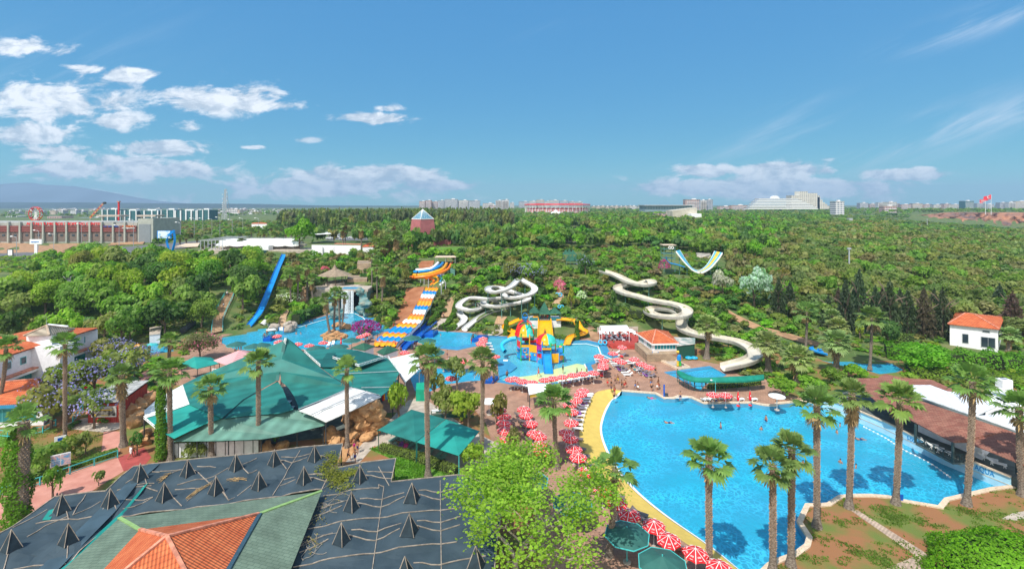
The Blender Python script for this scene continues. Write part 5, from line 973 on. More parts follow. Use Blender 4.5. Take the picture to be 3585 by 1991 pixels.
def tubes():
 S=[('white_tube',M['white'],[(1534,920,12.6),(1524,930,12.2),(1508,940,11.6),(1484,944,11.2),(1471,945,11.0)],[(1540,958,9.6),(1556,968,9),(1558,980,8.2),(1549,992,7.2),(1538,1001,6.6)]),('blue_tube',M['blue'],[(1551,920,12.4),(1540,931,12),(1520,941,11.4),(1494,948,10.9),(1463,952,10.6)],[(1524,960,9.4),(1541,968,8.9),(1547,980,8),(1538,991,7.1),(1527,1001,6.5)]),('yellow_tube',M['yellow'],[(1566,918,12.3),(1554,937,11.6),(1535,948,11),(1500,958,10.3),(1461,963,10)],[(1512,966,9),(1530,972,8.4),(1534,983,7.7),(1526,993,7),(1517,1001,6.5)]),('orange_tube',M['orange'],[(1580,920,12),(1572,938,11.3),(1548,952,10.6),(1500,966,9.8),(1450,971,9.3)],[(1498,974,8.5),(1514,979,8),(1520,987,7.4),(1512,995,6.9),(1506,1001,6.5)])]
 t=empty('tube_slide',W(1520,1003,6));tag(t,'four coloured tube slides and wavy four-lane slide with orange, blue and white bands','water slide');o=t.location
 def loc(mb):mb.v=[tuple(Vc(q)-o)for q in mb.v];return mb
 for nm,m,P,Q in S:
  loc(MB().tube(cml(zl(P),5),.52,10)).mk(nm,m,t,smooth=True)
  e=zl([P[-1]])[0];q0=zl([Q[0]])[0];mid=(e+q0)/2+Vc((-2.5,5,-.5))
  loc(MB().tube(cml([e,e+Vc((-1.6,2.0,-.2)),mid,q0]+zl(Q[1:]),5),.50,10,False)).mk(nm,m,t,smooth=True)
 st=[(1494,1543,1003,6.3),(1486,1531,1018,5.8),(1479,1526,1029,5.4),(1472,1519,1042,5.0),(1459,1507,1070,4.2),(1450,1496,1083,3.8),(1444,1488,1099,3.4),(1425,1481,1119,2.8),(1408,1472,1131,2.4),(1386,1456,1145,2.0),(1358,1437,1165,1.5),(1337,1417,1179,1.1),(1316,1400,1193,.75),(1308,1387,1211,.35)]
 cols=[1,2,3,0,2,3,0,3,0,2,0,2,0]
 L=[W(a,v,z)for a,c,v,z in st];R_=[W(c,v+(c-a)*.03,z)for a,c,v,z in st]
 mats=[M['orange'],M['yellow'],M['blue'],M['white']];b=MB()
 for i in range(len(st)-1):
  n=4;nl=16
  for j in range(n):
   t0,t1=j/n,(j+1)/n
   for k in range(nl):
    f0,f1=k/nl,(k+1)/nl
    def pt(t_,f):
     p=L[i].lerp(L[i+1],t_).lerp(R_[i].lerp(R_[i+1],t_),f);w=math.sin(t_*math.pi)*.22
     lane=abs(((f*4)%1)-.5)*2;return p+Vc((0,0,w+(.22 if lane>.92 or f in(0,1)else .0)+lane**4*.1))
    c=cols[i];c=(0 if t0<.5 else 1)if c in(0,1)else c
    b.mat(c).face(pt(t0,f0),pt(t0,f1),pt(t1,f1),pt(t1,f0))
 loc(b).mk('lane_slide',mats,t,smooth=False)
 b=MB()
 for i in range(len(st)-1):
  for A,s in((L,-1),(R_,1)):
   a,c=A[i],A[i+1];b.add([a+Vc((s*.05,0,.35)),c+Vc((s*.05,0,.35)),c+Vc((s*.05,0,-.5)),a+Vc((s*.05,0,-.5))],[(0,1,2,3)])
 loc(b).mk('side_wall',M['white'],t)
 for i in range(0,len(st),2):
  for k in(.0,.5,1):p=L[i].lerp(R_[i],k);loc(MB().cyl((p.x,p.y,TZ(p.x,p.y)-.3),p-Vc((0,0,.1)),.1,.1,6)).mk('support_post',M['turqp'],t)
 b=MB();c=[W(1526,930,11.4),W(1590,934,11.4)];y=c[0].y;x0,x1=c[0].x,c[1].x;b.box(((x0+x1)/2,y+1.5,11.2),(x1-x0,4.2,.25));loc(b).mk('platform',M['concrete'],t)
 b=MB();b.box(((x0+x1)/2,y+1.5,14.6),(x1-x0+.6,4.6,.18));loc(b).mk('roof',M['kerb'],t)
 for x in(x0,(x0+x1)/2,x1):
  for yy in(y-.3,y+3.4):loc(MB().cyl((x,yy,TZ(x,yy)-.3),(x,yy,14.5),.1,.1,6)).mk('post',M['grey'],t)
 for(u,v)in((1485,985),(1500,990),(1472,985),(1545,1000),(1560,1000)):p=W(u,v,8);loc(MB().cyl((p.x,p.y,TZ(p.x,p.y)-.3),(p.x,p.y,9.3),.14,.14,8)).mk('support_post',M['grey'],t)
 b=MB();b.bar(W(1568,960,9),W(1580,1000,6.5),.1);p=[W(1563,940,11),W(1592,945,11)];b.prism([(p[0].x,p[0].y),(p[1].x,p[1].y),(p[1].x,p[1].y+2.5),(p[0].x,p[0].y+2.5)],5,11.1);loc(b).mk('green_panel',M['turqp'],t)
tubes()
for i,(u,v)in enm([(1575,912),(1584,915),(1568,910)]):psn(u,v+12,'stand',['blue','red','navy'][i],'%s person from the left waiting on the tube slide platform'%nth(i),z=11.4)
b=MB();A2=zl([(1502,1126,.9),(1476,1150,.6),(1444,1178,.35),(1410,1209,.1),(1400,1222,.05)]);C2=zl([(1530,1128,.9),(1505,1150,.6),(1475,1180,.35),(1436,1213,.1),(1420,1228,.05)])
for i in range(4):b.add([A2[i],A2[i+1],C2[i+1],C2[i]],[(0,1,2,3)]);b.bar(A2[i]+Vc((0,0,.25)),A2[i+1]+Vc((0,0,.25)),.12,.6);b.bar(C2[i]+Vc((0,0,.2)),C2[i+1]+Vc((0,0,.2)),.18,.5)
tag(b.mk('slide_trough',M['dkblue']),'dark blue trough running along the right side of the orange slide','slide trough')
def halfpipe():
 t=empty('halfpipe_slide',G(2455,945));tag(t,'blue and yellow U-shaped half pipe slide among the trees','water slide');o=t.location
 def loc(mb):mb.v=[tuple(Vc(q)-o)for q in mb.v];return mb
 y=172.0;px=lambda u,v,dy=0:DY(u,v,y+dy)
 prof=[(2366,878),(2380,896),(2395,914),(2410,930),(2424,942),(2440,950),(2456,952),(2472,946),(2490,934),(2505,918),(2518,902),(2530,884)]
 F_=cml([px(u,v)for u,v in prof],4);Bk=[p+Vc((2.3-3.6*i/len(F_),2.2+2.2*i/len(F_),.2))for i,p in enm(F_)];n=len(F_);b=MB();c=MB()
 for i in range(n-1):
  for k,mi in((0,2),(1,0),(2,1),(3,0),(4,2)):
   a0,a1=[0,.08,.3,.7,.92,1][k],[0,.08,.3,.7,.92,1][k+1]
   if i<n*.45 and mi==1:mi=0
   b.mat(mi).face(F_[i].lerp(Bk[i],a0),F_[i+1].lerp(Bk[i+1],a0),F_[i+1].lerp(Bk[i+1],a1),F_[i].lerp(Bk[i],a1))
 loc(b).mk('ramp',[mat('faded_blue',(.10,.42,.60),.4,.1,1),mat('faded_yellow',(.72,.50,.06),.4,.1,1),M['white']],t)
 b=MB()
 for i in range(n-1):
  for Q in(F_,Bk):b.face(Q[i],Q[i+1],Q[i+1]+Vc((0,0,-.55)),Q[i]+Vc((0,0,-.55)))
 loc(b).mk('side_wall',M['white'],t)
 for i in(2,10,18,26,34,42):
  if i<n:q=F_[i].lerp(Bk[i],.5);loc(MB().cyl((q.x,q.y,TZ(q.x,q.y)-.5),q,.15,.15,6)).mk('support_post',M['turqp'],t)
 t2=empty('slide_tower',G(2345,920));tag(t2,'steel slide tower with flat canopy at the left end of the half pipe','tower');o2=t2.location
 x0,x1=px(2325,900).x,px(2363,900).x;zt=px(2340,858).z
 for x in(x0,x1):
  for yy in(y,y+3.5):MB().cyl((x-o2.x,yy-o2.y,-.5),(x-o2.x,yy-o2.y,zt-o2.z),.1,.1,6).mk('post',M['turqp'],t2)
 for k,v in enm((872,888,905)):z=px(0,v).z;MB().box(((x0+x1)/2-o2.x,y+1.75-o2.y,z-o2.z),(x1-x0+.2,3.8,.15)).mk('platform',M['turqp'],t2)
 MB().box(((x0+x1)/2-o2.x,y+1.75-o2.y,zt-o2.z),(x1-x0+.8,4.4,.15)).mk('roof',M['kerb'],t2)
 b=MB()
 for za,zb in((858,888),(888,918)):b.bar(Vc((x0,y,px(0,za).z))-o2,Vc((x1,y,px(0,zb).z))-o2,.06);b.bar(Vc((x1,y,px(0,za).z))-o2,Vc((x0,y,px(0,zb).z))-o2,.06)
 b.mk('brace',M['turqp'],t2)
 for i,(u,v)in enm(((2345,867),(2354,867))):
  MBm=MB();c=px(u,v,-.3);tag(MBm.tube([c+Vc((.45*math.cos(a*.7854),0,.45*math.sin(a*.7854)))for a in range(9)],.14,6).mk('swim_ring',M['white']),'%s white swim ring hanging on the half pipe tower'%('left','right')[i],'swim ring')
 cht('water_slide',[px(2332,898),px(2334,912),px(2345,922),px(2362,926),px(2378,930),px(2395,936)],.6,M['blue'],'small blue curved slide at the foot of the half pipe tower',posts=False)
halfpipe()
# stairs on the slopes
def stairs(P,m,label,rail=None,w=1.0,draped=True,n=26):
 """P: (left u, left v, right u, right v) from the foot up"""
 b=MB();Lp=[G(p[0],p[1])for p in P];Rp=[G(p[2],p[3])for p in P];
 def along(Q,t):
  k=min(int(t*(len(Q)-1)),len(Q)-2);return Q[k].lerp(Q[k+1],t*(len(Q)-1)-k)
 for i in range(n):
  a,c,a2,c2=along(Lp,i/n),along(Rp,i/n),along(Lp,(i+1)/n),along(Rp,(i+1)/n);z=max(a2.z,c2.z)+.25
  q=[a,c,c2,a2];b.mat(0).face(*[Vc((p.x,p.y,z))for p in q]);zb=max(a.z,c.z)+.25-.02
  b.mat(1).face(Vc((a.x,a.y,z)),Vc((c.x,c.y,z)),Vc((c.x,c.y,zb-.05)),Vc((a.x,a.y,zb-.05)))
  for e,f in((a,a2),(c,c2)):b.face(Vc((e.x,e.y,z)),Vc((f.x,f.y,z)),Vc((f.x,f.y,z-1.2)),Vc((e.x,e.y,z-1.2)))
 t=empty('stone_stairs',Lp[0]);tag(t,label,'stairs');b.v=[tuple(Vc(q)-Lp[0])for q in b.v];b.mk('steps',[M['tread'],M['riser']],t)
 if rail:
  for Q in(Lp,Rp):
   b=MB()
   for i in range(13):
    p=along(Q,i/13)+Vc((0,0,.3))-Lp[0];q=along(Q,(i+1)/13)+Vc((0,0,.3))-Lp[0];b.bar(p,p+Vc((0,0,1)),.08);b.bar(p+Vc((0,0,1)),q+Vc((0,0,1)),.08);b.bar(p+Vc((0,0,.5)),q+Vc((0,0,.5)),.05)
   b.mk('railing',rail,t)
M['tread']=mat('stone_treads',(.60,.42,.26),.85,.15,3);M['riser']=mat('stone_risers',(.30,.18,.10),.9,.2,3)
stairs([(740,1172,780,1165),(745,1130,780,1130),(755,1095,795,1090),(775,1060,815,1050),(793,1030,822,1028)],None,'long stone stairs with turquoise railings at the left of the blue slide',M['turq'],n=34)
stairs([(970,1152,1001,1150),(976,1115,1003,1110),(988,1092,1014,1088)],None,'stone stairs among boulders beside the waterfall pool',n=16)
stairs([(1046,1062,1072,1060),(1050,1030,1072,1026),(1060,1008,1074,1005)],None,'upper stone stairs left of the gazebo',n=14)
stairs([(1545,1116,1580,1112),(1552,1085,1582,1082),(1562,1060,1598,1056),(1588,1040,1610,1038)],None,'stone stairs between the orange slide and the white slides',n=22)
stairs([(1610,1030,1625,1034),(1640,1000,1655,1004),(1662,972,1678,976)],None,'upper flight of stairs behind the blue bin',n=16)
stairs([(1730,1137,1762,1140),(1742,1110,1775,1112)],None,'short stone stairs left of the play pool island',n=9)
stairs([(1900,1088,1925,1096),(1925,1072,1955,1078),(1948,1050,1974,1052),(1949,1010,1972,1010),(1951,972,1968,972)],None,'long stone stairs climbing above the three green pyramid roofs',n=34)
drape('stone_path',[((1470,1158),(1500,1160)),((1520,1140),(1555,1142)),((1543,1118),(1578,1118))],M['concrete'],.2,3)
drape('stone_path',[((1700,1176),(1740,1178)),((1735,1160),(1775,1160)),((1730,1140),(1765,1142))],M['concrete'],.2,3)
drape('dirt_path',[((1875,1110),(1990,1118)),((1990,1112),(2030,1130)),((2045,1125),(2075,1145)),((2060,1160),(2096,1168)),((2070,1190),(2100,1196))],M['dirt'],.15,3)
psn(784,1090,'walk','navy','person in a white top on the left stone stairs, lower',P=G(782,1088)+Vc((0,0,.6)),shirt='white')
psn(795,1045,'walk','navy','person in a white top on the left stone stairs, upper',P=G(795,1045)+Vc((0,0,.6)),shirt='white')
psn(1552,1118,'walk','navy','person carrying a blue ring up the stairs by the orange slide',P=G(1552,1116)+Vc((0,0,.3)))
psn(1952,1030,'walk','red','person on the long stairs above the play pool',P=G(1953,1028)+Vc((0,0,.5)))
def ring(c,r,m,label,name='swim_ring',tilt=0.0,two=True):
 b=MB();ax=Vc((math.cos(tilt),0,math.sin(tilt)))
 for s in((-1,1)if two else(0,)):
  b.tube([Vc((r*s,0,0))+Vc((r*math.cos(a*.5236),r*math.sin(a*.5236)*math.cos(tilt),r*math.sin(a*.5236)*math.sin(tilt)))for a in range(13)],r*.32,8,False)
 o=b.mk(name,m,smooth=True);o.location=c;return tag(o,label,'swim ring')
M['ringblue']=mat('light_blue_vinyl',(.02,.40,.65),.3,.05,3,spec=.6)
ring(G(1956,1045)+Vc((0,0,1.2)),.5,M['ringblue'],'blue double swim ring carried up the long stairs',tilt=1.3)
ring(W(2421,1252,.3),.6,M['ringblue'],'blue double swim ring lying beside the green shed');ring(W(2110,1198,.8),.5,M['ringblue'],'blue double swim ring held at the play pool corner',tilt=1.0)
ring(G(1963,1098)+Vc((0,0,2)),.4,M['ringblue'],'blue ring behind the three green pyramid roofs',tilt=1.2)
# waterfall
def rocks(name,P,m,label,seed,cat='rock',squash=.8):
 """boulders: (world point, radius)"""
 g=random.Random(seed);t=empty(name,P[0][0]);tag(t,label,cat);o=P[0][0]
 for(p,r)in P:
  bm=bmesh.new();bmesh.ops.create_icosphere(bm,subdivisions=3,radius=1)
  s=g.uniform(0,50)
  for v in bm.verts:
   k=1+.45*noise.noise(v.co*1.1+Vc((s,s,0)))-.3*abs(noise.noise(v.co*2.2+Vc((s,0,0))))+.12*noise.noise(v.co*5+Vc((s,0,0)));v.co=v.co*k
  me=bpy.data.meshes.new('boulder');bm.to_mesh(me);bm.free();me.materials.append(m)
  ob=bpy.data.objects.new('boulder',me);COL.objects.link(ob);ob.parent=t;ob.location=p-o;ob.scale=(r,r,r*squash);ob.rotation_euler=(g.uniform(-.3,.3),g.uniform(-.3,.3),g.uniform(0,6))
 return t
M['rockturq']=mat('painted_turquoise_rock',(.04,.20,.23),.8,0,.9,col2=(.26,.28,.22),edge=(.35,.65),bump=1)
def waterfall():
 t=empty('waterfall',W(1225,1090,0));tag(t,'waterfall of thin white strands over a dark turquoise cave','waterfall');o=t.location
 def loc(mb):mb.v=[tuple(Vc(q)-o)for q in mb.v];return mb
 y0=W(1225,1090,0).y;xl,xr=DY(1188,0,y0).x,DY(1262,0,y0).x
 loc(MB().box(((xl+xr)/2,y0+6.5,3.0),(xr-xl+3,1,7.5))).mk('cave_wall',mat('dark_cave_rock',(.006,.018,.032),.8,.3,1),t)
 loc(MB().box((xl-1.0,y0+3,3.2),(2.6,8,6.6))).mk('side_rock',M['rockturq'],t);loc(MB().box((xr+1.1,y0+3,3.2),(2.4,8,6.6))).mk('side_rock',M['rockturq'],t)
 loc(MB().box(((xl+xr)/2,y0+2.8,6.75),(xr-xl+5,7.0,.8))).mk('lip',M['concrete'],t)
 loc(MB().box(((xl+xr)/2,y0+1.6,7.18),(xr-xl-1,3.2,.06))).mk('basin_water',M['rim'],t)
 g=random.Random(3);b=MB()
 for i in range(95):
  x=g.uniform(DY(1198,0,y0).x,DY(1240,0,y0).x);y=y0-.55-g.uniform(0,.3);w=g.uniform(.015,.05);z=6.8
  while z>0:
   z2=max(0,z-g.uniform(.3,1.6));b.face((x-w,y,z),(x+w,y,z),(x+w*1.3,y-.03,z2),(x-w*1.3,y-.03,z2));z=z2-g.uniform(0,.35)
 loc(b).mk('falling_water',M['foam'],t)
 b=MB()
 for i in range(60):a=g.uniform(0,6.28);x=g.uniform(DY(1198,0,y0).x,DY(1240,0,y0).x);b.lathe((x,y0-.8+g.uniform(-.4,.3),-.2),[(g.uniform(.1,.35),0),(.01,g.uniform(.03,.12))],6)
 loc(b).mk('foam',M['foam'],t)
 P=[(W(1180,1095,1.5),2.2),(W(1172,1075,3.2),2.0),(W(1270,1085,1.5),2.0),(W(1276,1060,4.5),1.9),(W(1290,1098,.8),1.6),(W(1168,1048,5),1.8),(W(1262,1020,6.4),1.6)]
 rocks('rock_outcrop',P,M['rockturq'],'turquoise tinted rocks framing the waterfall cave',5)
waterfall()
rocks('rock_islet',[(W(1158+dx,1172+dy,.0),r)for dx,dy,r in[(-22,2,1.0),(-10,-6,1.1),(4,-10,1.2),(20,-8,1.0),(34,0,1.1),(44,8,1.1),(24,12,1.2),(4,16,1.3),(-14,14,1.1),(8,2,1.6),(50,3,.8)]],M['rockbrown'],'brown rock islet with palms in the waterfall pool, front one',6,squash=.55)
rocks('rock_islet',[(W(1190+dx,1140+dy,.0),r)for dx,dy,r in[(-16,0,1.0),(-4,-4,1.1),(10,-3,1.1),(24,2,1.2),(32,8,1.1),(12,7,1.1)]],M['rockbrown'],'brown rock islet in front of the waterfall, rear one',7,squash=.55)
rocks('boulders',[(W(960,1148,.5),1.6),(W(956,1130,1.2),1.4),(W(1012,1150,.6),1.5),(W(1020,1140,.6),1.4),(W(1008,1135,1),1.2)],M['rock'],'grey boulders on both sides of the rocky stairs',8)
rocks('artificial_rocks',[(W(u,v,z),r)for u,v,z,r in[(1235,1470,1.2,1.6),(1262,1450,3.0,1.5),(1290,1440,3.6,1.5),(1312,1448,3.2,1.4),(1322,1480,1.6,1.3),(1300,1500,.8,1.5),(1262,1505,.8,1.4),(1232,1530,.5,1.0),(1270,1480,2,1.4),(1315,1425,4.4,1.0),(1240,1445,3.0,1.2),(1180,1545,.5,1.2),(1160,1520,1,1.2),(1285,1530,.4,1.0)]],M['rockbrown'],'tall brown artificial rocks under the corrugated white roof',9)
rocks('boulders',[(W(u,v,.4),r)for u,v,r in[(460,1440,1.6),(478,1420,1.6),(492,1460,1.4),(470,1480,1.4),(505,1520,1.0),(500,1545,1.1),(520,1400,1.5)]],M['rockbrown'],'rounded brown boulders between kiosk and teal tent',10)
rocks('boulders',[(W(u,v,.3),r)for u,v,r in[(770,1572,.9),(800,1568,1.0),(860,1572,.8),(935,1566,1.0),(990,1560,.9)]],M['rockbrown'],'boulders along the back edge of the dark net roof',11)
def cliff(name,us,y,zt,zb,m,label,seed,amp=1.5,lean=3.0,nz=8):
 b=MB();V=[];n=len(us)
 for k in range(nz+1):
  t=k/nz
  for i,u in enm(us):
   a=(noise.noise(Vc((u*.05,t*2,seed)))+.5*noise.noise(Vc((u*.17,t*5,seed))))*amp
   yy=(y[i]if isinstance(y,list)else y)+lean*t+a;z0=zb[i]if isinstance(zb,list)else zb;z1=zt[i]if isinstance(zt,list)else zt
   V.append(((u-U0)*yy/F,yy,z0+(z1-z0)*t))
 for k in range(n):p=V[nz*n+k];V.append((p[0]*1.04,p[1]*1.04+1,p[2]+.2))
 b.add(V,[(i*n+k,i*n+k+1,(i+1)*n+k+1,(i+1)*n+k)for i in range(nz+1)for k in range(n-1)]);o=b.mk(name,m)
 o['kind']='structure';o['label']=label;return o
M['limestone']=mat('limestone_cliff',(.12,.115,.10),.95,0,.22,col2=(.48,.44,.38),edge=(.35,.62),bump=1)
M['redcliff']=mat('red_sea_cliff',(.13,.085,.075),.95,0,.025,col2=(.42,.19,.10),edge=(.36,.62),bump=1,stretch=(1,1,2.2))
cliff('cliff',list(range(1925,2076,8)),262,16.6,9.5,M['limestone'],'pale grey limestone cliff in the green slope',1,2.2,2)
cliff('cliff',list(range(2440,2492,7)),205,12.2,8.0,M['limestone'],'small limestone crag above the half pipe',2,1.4,2)
cliff('cliff',list(range(1835,1880,7)),255,14.8,12,M['limestone'],'short rock face left of the pale cliff',5,1.4,2)
us=list(range(3180,3901,10));cliff('sea_cliff',us,[800-(u-3180)*.02 for u in us],[14+min(1,(u-3180)/150)*5.5 for u in us],[10-min(1,(u-3180)/300)*17 for u in us],M['redcliff'],'rust red cliff above the sea at the far right',3,14,30,10)
# buildings and tents of the park
def lcl(mb,o):mb.v=[tuple(Vc(q)-o)for q in mb.v];return mb
def wbx(b,P,z0,z1):
 n=len(P);return b.add([(p[0],p[1],z0)for p in P]+[(p[0],p[1],z1)for p in P],[(i,(i+1)%n,n+(i+1)%n,n+i)for i in range(n)]+[tuple(range(n,2*n))])
def owl(a,c,t0,t1,z0,z1,d=.03,th=.08):
 """a panel on the outer face of the wall a -> c"""
 a=Vc((a[0],a[1],0));c=Vc((c[0],c[1],0));s=(c-a).normalized();nrm=Vc((s.y,-s.x,0))
 if nrm.dot(-(a+c)/2)<0:nrm=-nrm
 p,q=a.lerp(c,t0)+nrm*d,a.lerp(c,t1)+nrm*d;b=MB();up=Vc((0,0,1))
 V=[p+up*z0,q+up*z0,q+up*z1,p+up*z1];b.add(V+[v+nrm*th for v in V],[(0,1,2,3),(4,5,6,7),(0,1,5,4),(1,2,6,5),(2,3,7,6),(3,0,4,7)]);return b
def window(par,a,c,t0,t1,z0,z1,frame,glass,o,name='window',bars=0,d=.02):
 f=lcl(owl(a,c,t0,t1,z0,z1,d,.06),o).mk(name,frame,par);L=(Vc(a[:2])-Vc(c[:2])).length;m=.1/L*(1 if(t1-t0)*L>.5 else .4)
 g=lcl(owl(a,c,t0+m,t1-m,z0+.1,z1-.1,d+.05,.03),o).mk('pane',glass,f)
 for k in range(1,bars+1):
  tt=t0+(t1-t0)*k/(bars+1);lcl(owl(a,c,tt-m*.3,tt+m*.3,z0,z1,d+.06,.04),o).mk('mullion',frame,f)
 return f
def hip(b,E,ridge,over=0):pass
def rfs(par,E,R_,o,th=.18,tiles=True,caps=M['kerb'],m=None):
 """E: eave corners (3-D, in order), R_: 1 or 2 ridge points; faces E0E1R0.."""
 n=len(E);faces=[]
 if len(R_)==1:faces=[[E[i],E[(i+1)%n],R_[0]]for i in range(n)]
 else:faces=[[E[0],E[1],R_[1],R_[0]],[E[1],E[2],R_[1]],[E[2],E[3],R_[0],R_[1]],[E[3],E[0],R_[0]]]
 r=None
 for f in faces:
  b=MB();b.face(*f);b.face(*[p-Vc((0,0,th))for p in f][::-1])
  b.face(f[0],f[1],f[1]-Vc((0,0,th)),f[0]-Vc((0,0,th)));mm=m or tile_for(f[0],f[1])
  ob=lcl(b,o).mk('roof_slope',mm,par);r=r or ob
 if caps:
  b=MB()
  up=Vc((0,0,.06))
  if len(R_)==1:
   for e in E:b.bar(e+up,R_[0]+up,.26,.16)
  else:
   for e,k in zip(E,(0,1,1,0)):b.bar(e+up,R_[k]+up,.26,.16)
   b.bar(R_[0]+up,R_[1]+up,.26,.16)
  lcl(b,o).mk('ridge_tiles',caps,par)
M['cap']=mat('pinkish_ridge_tiles',(.55,.22,.14),.85,.25,2)
M['fascia']=mat('turquoise_fascia',(.12,.42,.42),.6,.1,2)
def villa():
 o=W(30,1400,0);t=empty('villa',o);tag(t,'white villa with orange tiled roofs and a louvred tower roof, far left','building')
 top=7.2
 a=W(-90,1286,top);c=W(335,1150,top)
 d=(Vc((c.x,c.y))-Vc((a.x,a.y))).normalized();nrm=Vc((-d.y,d.x))*(1 if d.x>0 else-1)
 if nrm.y<0:nrm=-nrm
 A,C=(a.x,a.y),(c.x,c.y);bk=[(342,1147,7.9),(235,1147,8.8),(130,1150,9.2),(0,1178,9.2),(-90,1205,9.2)];D_,E_=W(342,1149,7.5).xy,W(-90,1205,8.8).xy;D_=(D_[0],D_[1]);E_=(E_[0],E_[1])
 lcl(wbx(MB(),[A,C,D_,E_],-.5,top),o).mk('wall',M['wall'],t)
 L=(Vc(C)-Vc(A)).length
 ov=.7;dd=Vc((d.x,d.y,0));nn=Vc((nrm.x,nrm.y,0))
 e0=Vc((A[0],A[1],top+.1))-nn*ov-dd*ov;e1=Vc((C[0],C[1],top+.1))-nn*ov+dd*ov;e2=Vc((D_[0],D_[1],top+.1))+nn*ov+dd*ov;e3=Vc((E_[0],E_[1],top+.1))+nn*ov-dd*ov
 r0=(e0+e3)/2+Vc((0,0,2.3))+dd*6;r1=(e1+e2)/2+Vc((0,0,2.3))-dd*4.5
 lcl(MB().sheet([e0,e1]+zl(bk),.18),o).mk('roof_slope',tile_for(e0,e1),t)
 def tt(u,v,z):p=W(u,v,z);return(Vc((p.x,p.y))-Vc(A)).dot(d)/L
 for(u,v)in((38,1280),(88,1262),(134,1247),(306,1187),(272,1201),(-15,1297)):
  tc=tt(u,v,5.6);window(t,A,C,tc-.55/L,tc+.55/L,5.0,6.3,M['turq'],M['dkglass'],o)
 for(t0,t1)in((.02,tt(163,1290,3.4)),(tt(238,1250,3.4),.985)):
  lcl(owl(A,C,t0,t1,3.25,3.7,.05,1.1),o).mk('porch_beam',M['wall'],t)
  q=owl(A,C,t0,t1,3.7,3.95,.05,1.2);lcl(q,o).mk('porch_roof',M['cap'],t)
  window(t,A,C,t0+.02,t1-.02,1.0,3.0,M['fascia'],M['glass'],o,'shopfront',5)
 m0,m1=tt(178,1300,3),tt(238,1280,3);P=[Vc(A)+d*L*m0-nrm*1.2,Vc(A)+d*L*m1-nrm*1.2,Vc(A)+d*L*m1+nrm*5,Vc(A)+d*L*m0+nrm*5]
 lcl(wbx(MB(),P,-.5,7.6),o).mk('tower_wall',M['wall'],t)
 cx=W(160,1190,9.2);w=6.2;E=[W(82,1174,9.6),W(172,1172,9.6),W(262,1150,9.6),W(190,1145,9.6)]
 lcl(wbx(MB(),[W(92,1200,8).xy,W(180,1200,8).xy,W(240,1165,8).xy,W(170,1158,8).xy],6.8,9.5),o).mk('tower_wall',M['wall'],t)
 rfs(t,E,[W(163,1138,11.3)],o,m=ribbed('louvre_slats',(.36,.32,.25),.35,1,.4,.1,.7,.6),caps=M['kerb'])
 ap=W(163,1138,11.3);lcl(MB().cyl(ap,ap+Vc((0,0,1.4)),.04,.02,6),o).mk('finial',M['grey'],t)
 pp=Vc((P[0].x,P[0].y,0)).lerp(Vc((P[1].x,P[1].y,0)),.45);k=MB();dirv=Vc((-nrm.x,-nrm.y,0))
 ringp=[pp+dirv*.06+Vc((0,0,6.2))+dd*.75*math.cos(a*.5236)+Vc((0,0,.95*math.sin(a*.5236)))for a in range(12)];k.add(ringp,[tuple(range(12))]);lcl(k,o).mk('round_window',M['turq'],t)
villa()
def front_left_house():
 o=W(40,1560,0);t=empty('house',o);tag(t,'low building with orange hip roof and pale blue fascia at the left edge','building')
 z=3.6;E=[W(-160,1422,z),W(-60,1412,z),W(150,1408,z),W(230,1360,z),W(-140,1360,z)]
 E=[W(-200,1425,z),W(165,1408,z),W(235,1335,z),W(-160,1340,z)];R_=[W(-150,1352,5.6),W(125,1326,5.6)]
 rfs(t,E,R_,o,caps=M['cap']);P=[p.lerp(sum(E,Vc())/4,.08)for p in E]
 lcl(wbx(MB(),[p.xy for p in P],-.2,3.45),o).mk('wall',M['wall'],t)
 lcl(owl(E[0],E[1],0,1,3.0,3.5,.0,.1),o).mk('fascia',M['rim'],t)
 window(t,P[0],P[1],.1,.92,.8,2.8,M['fascia'],M['glass'],o,'shopfront',6)
front_left_house()
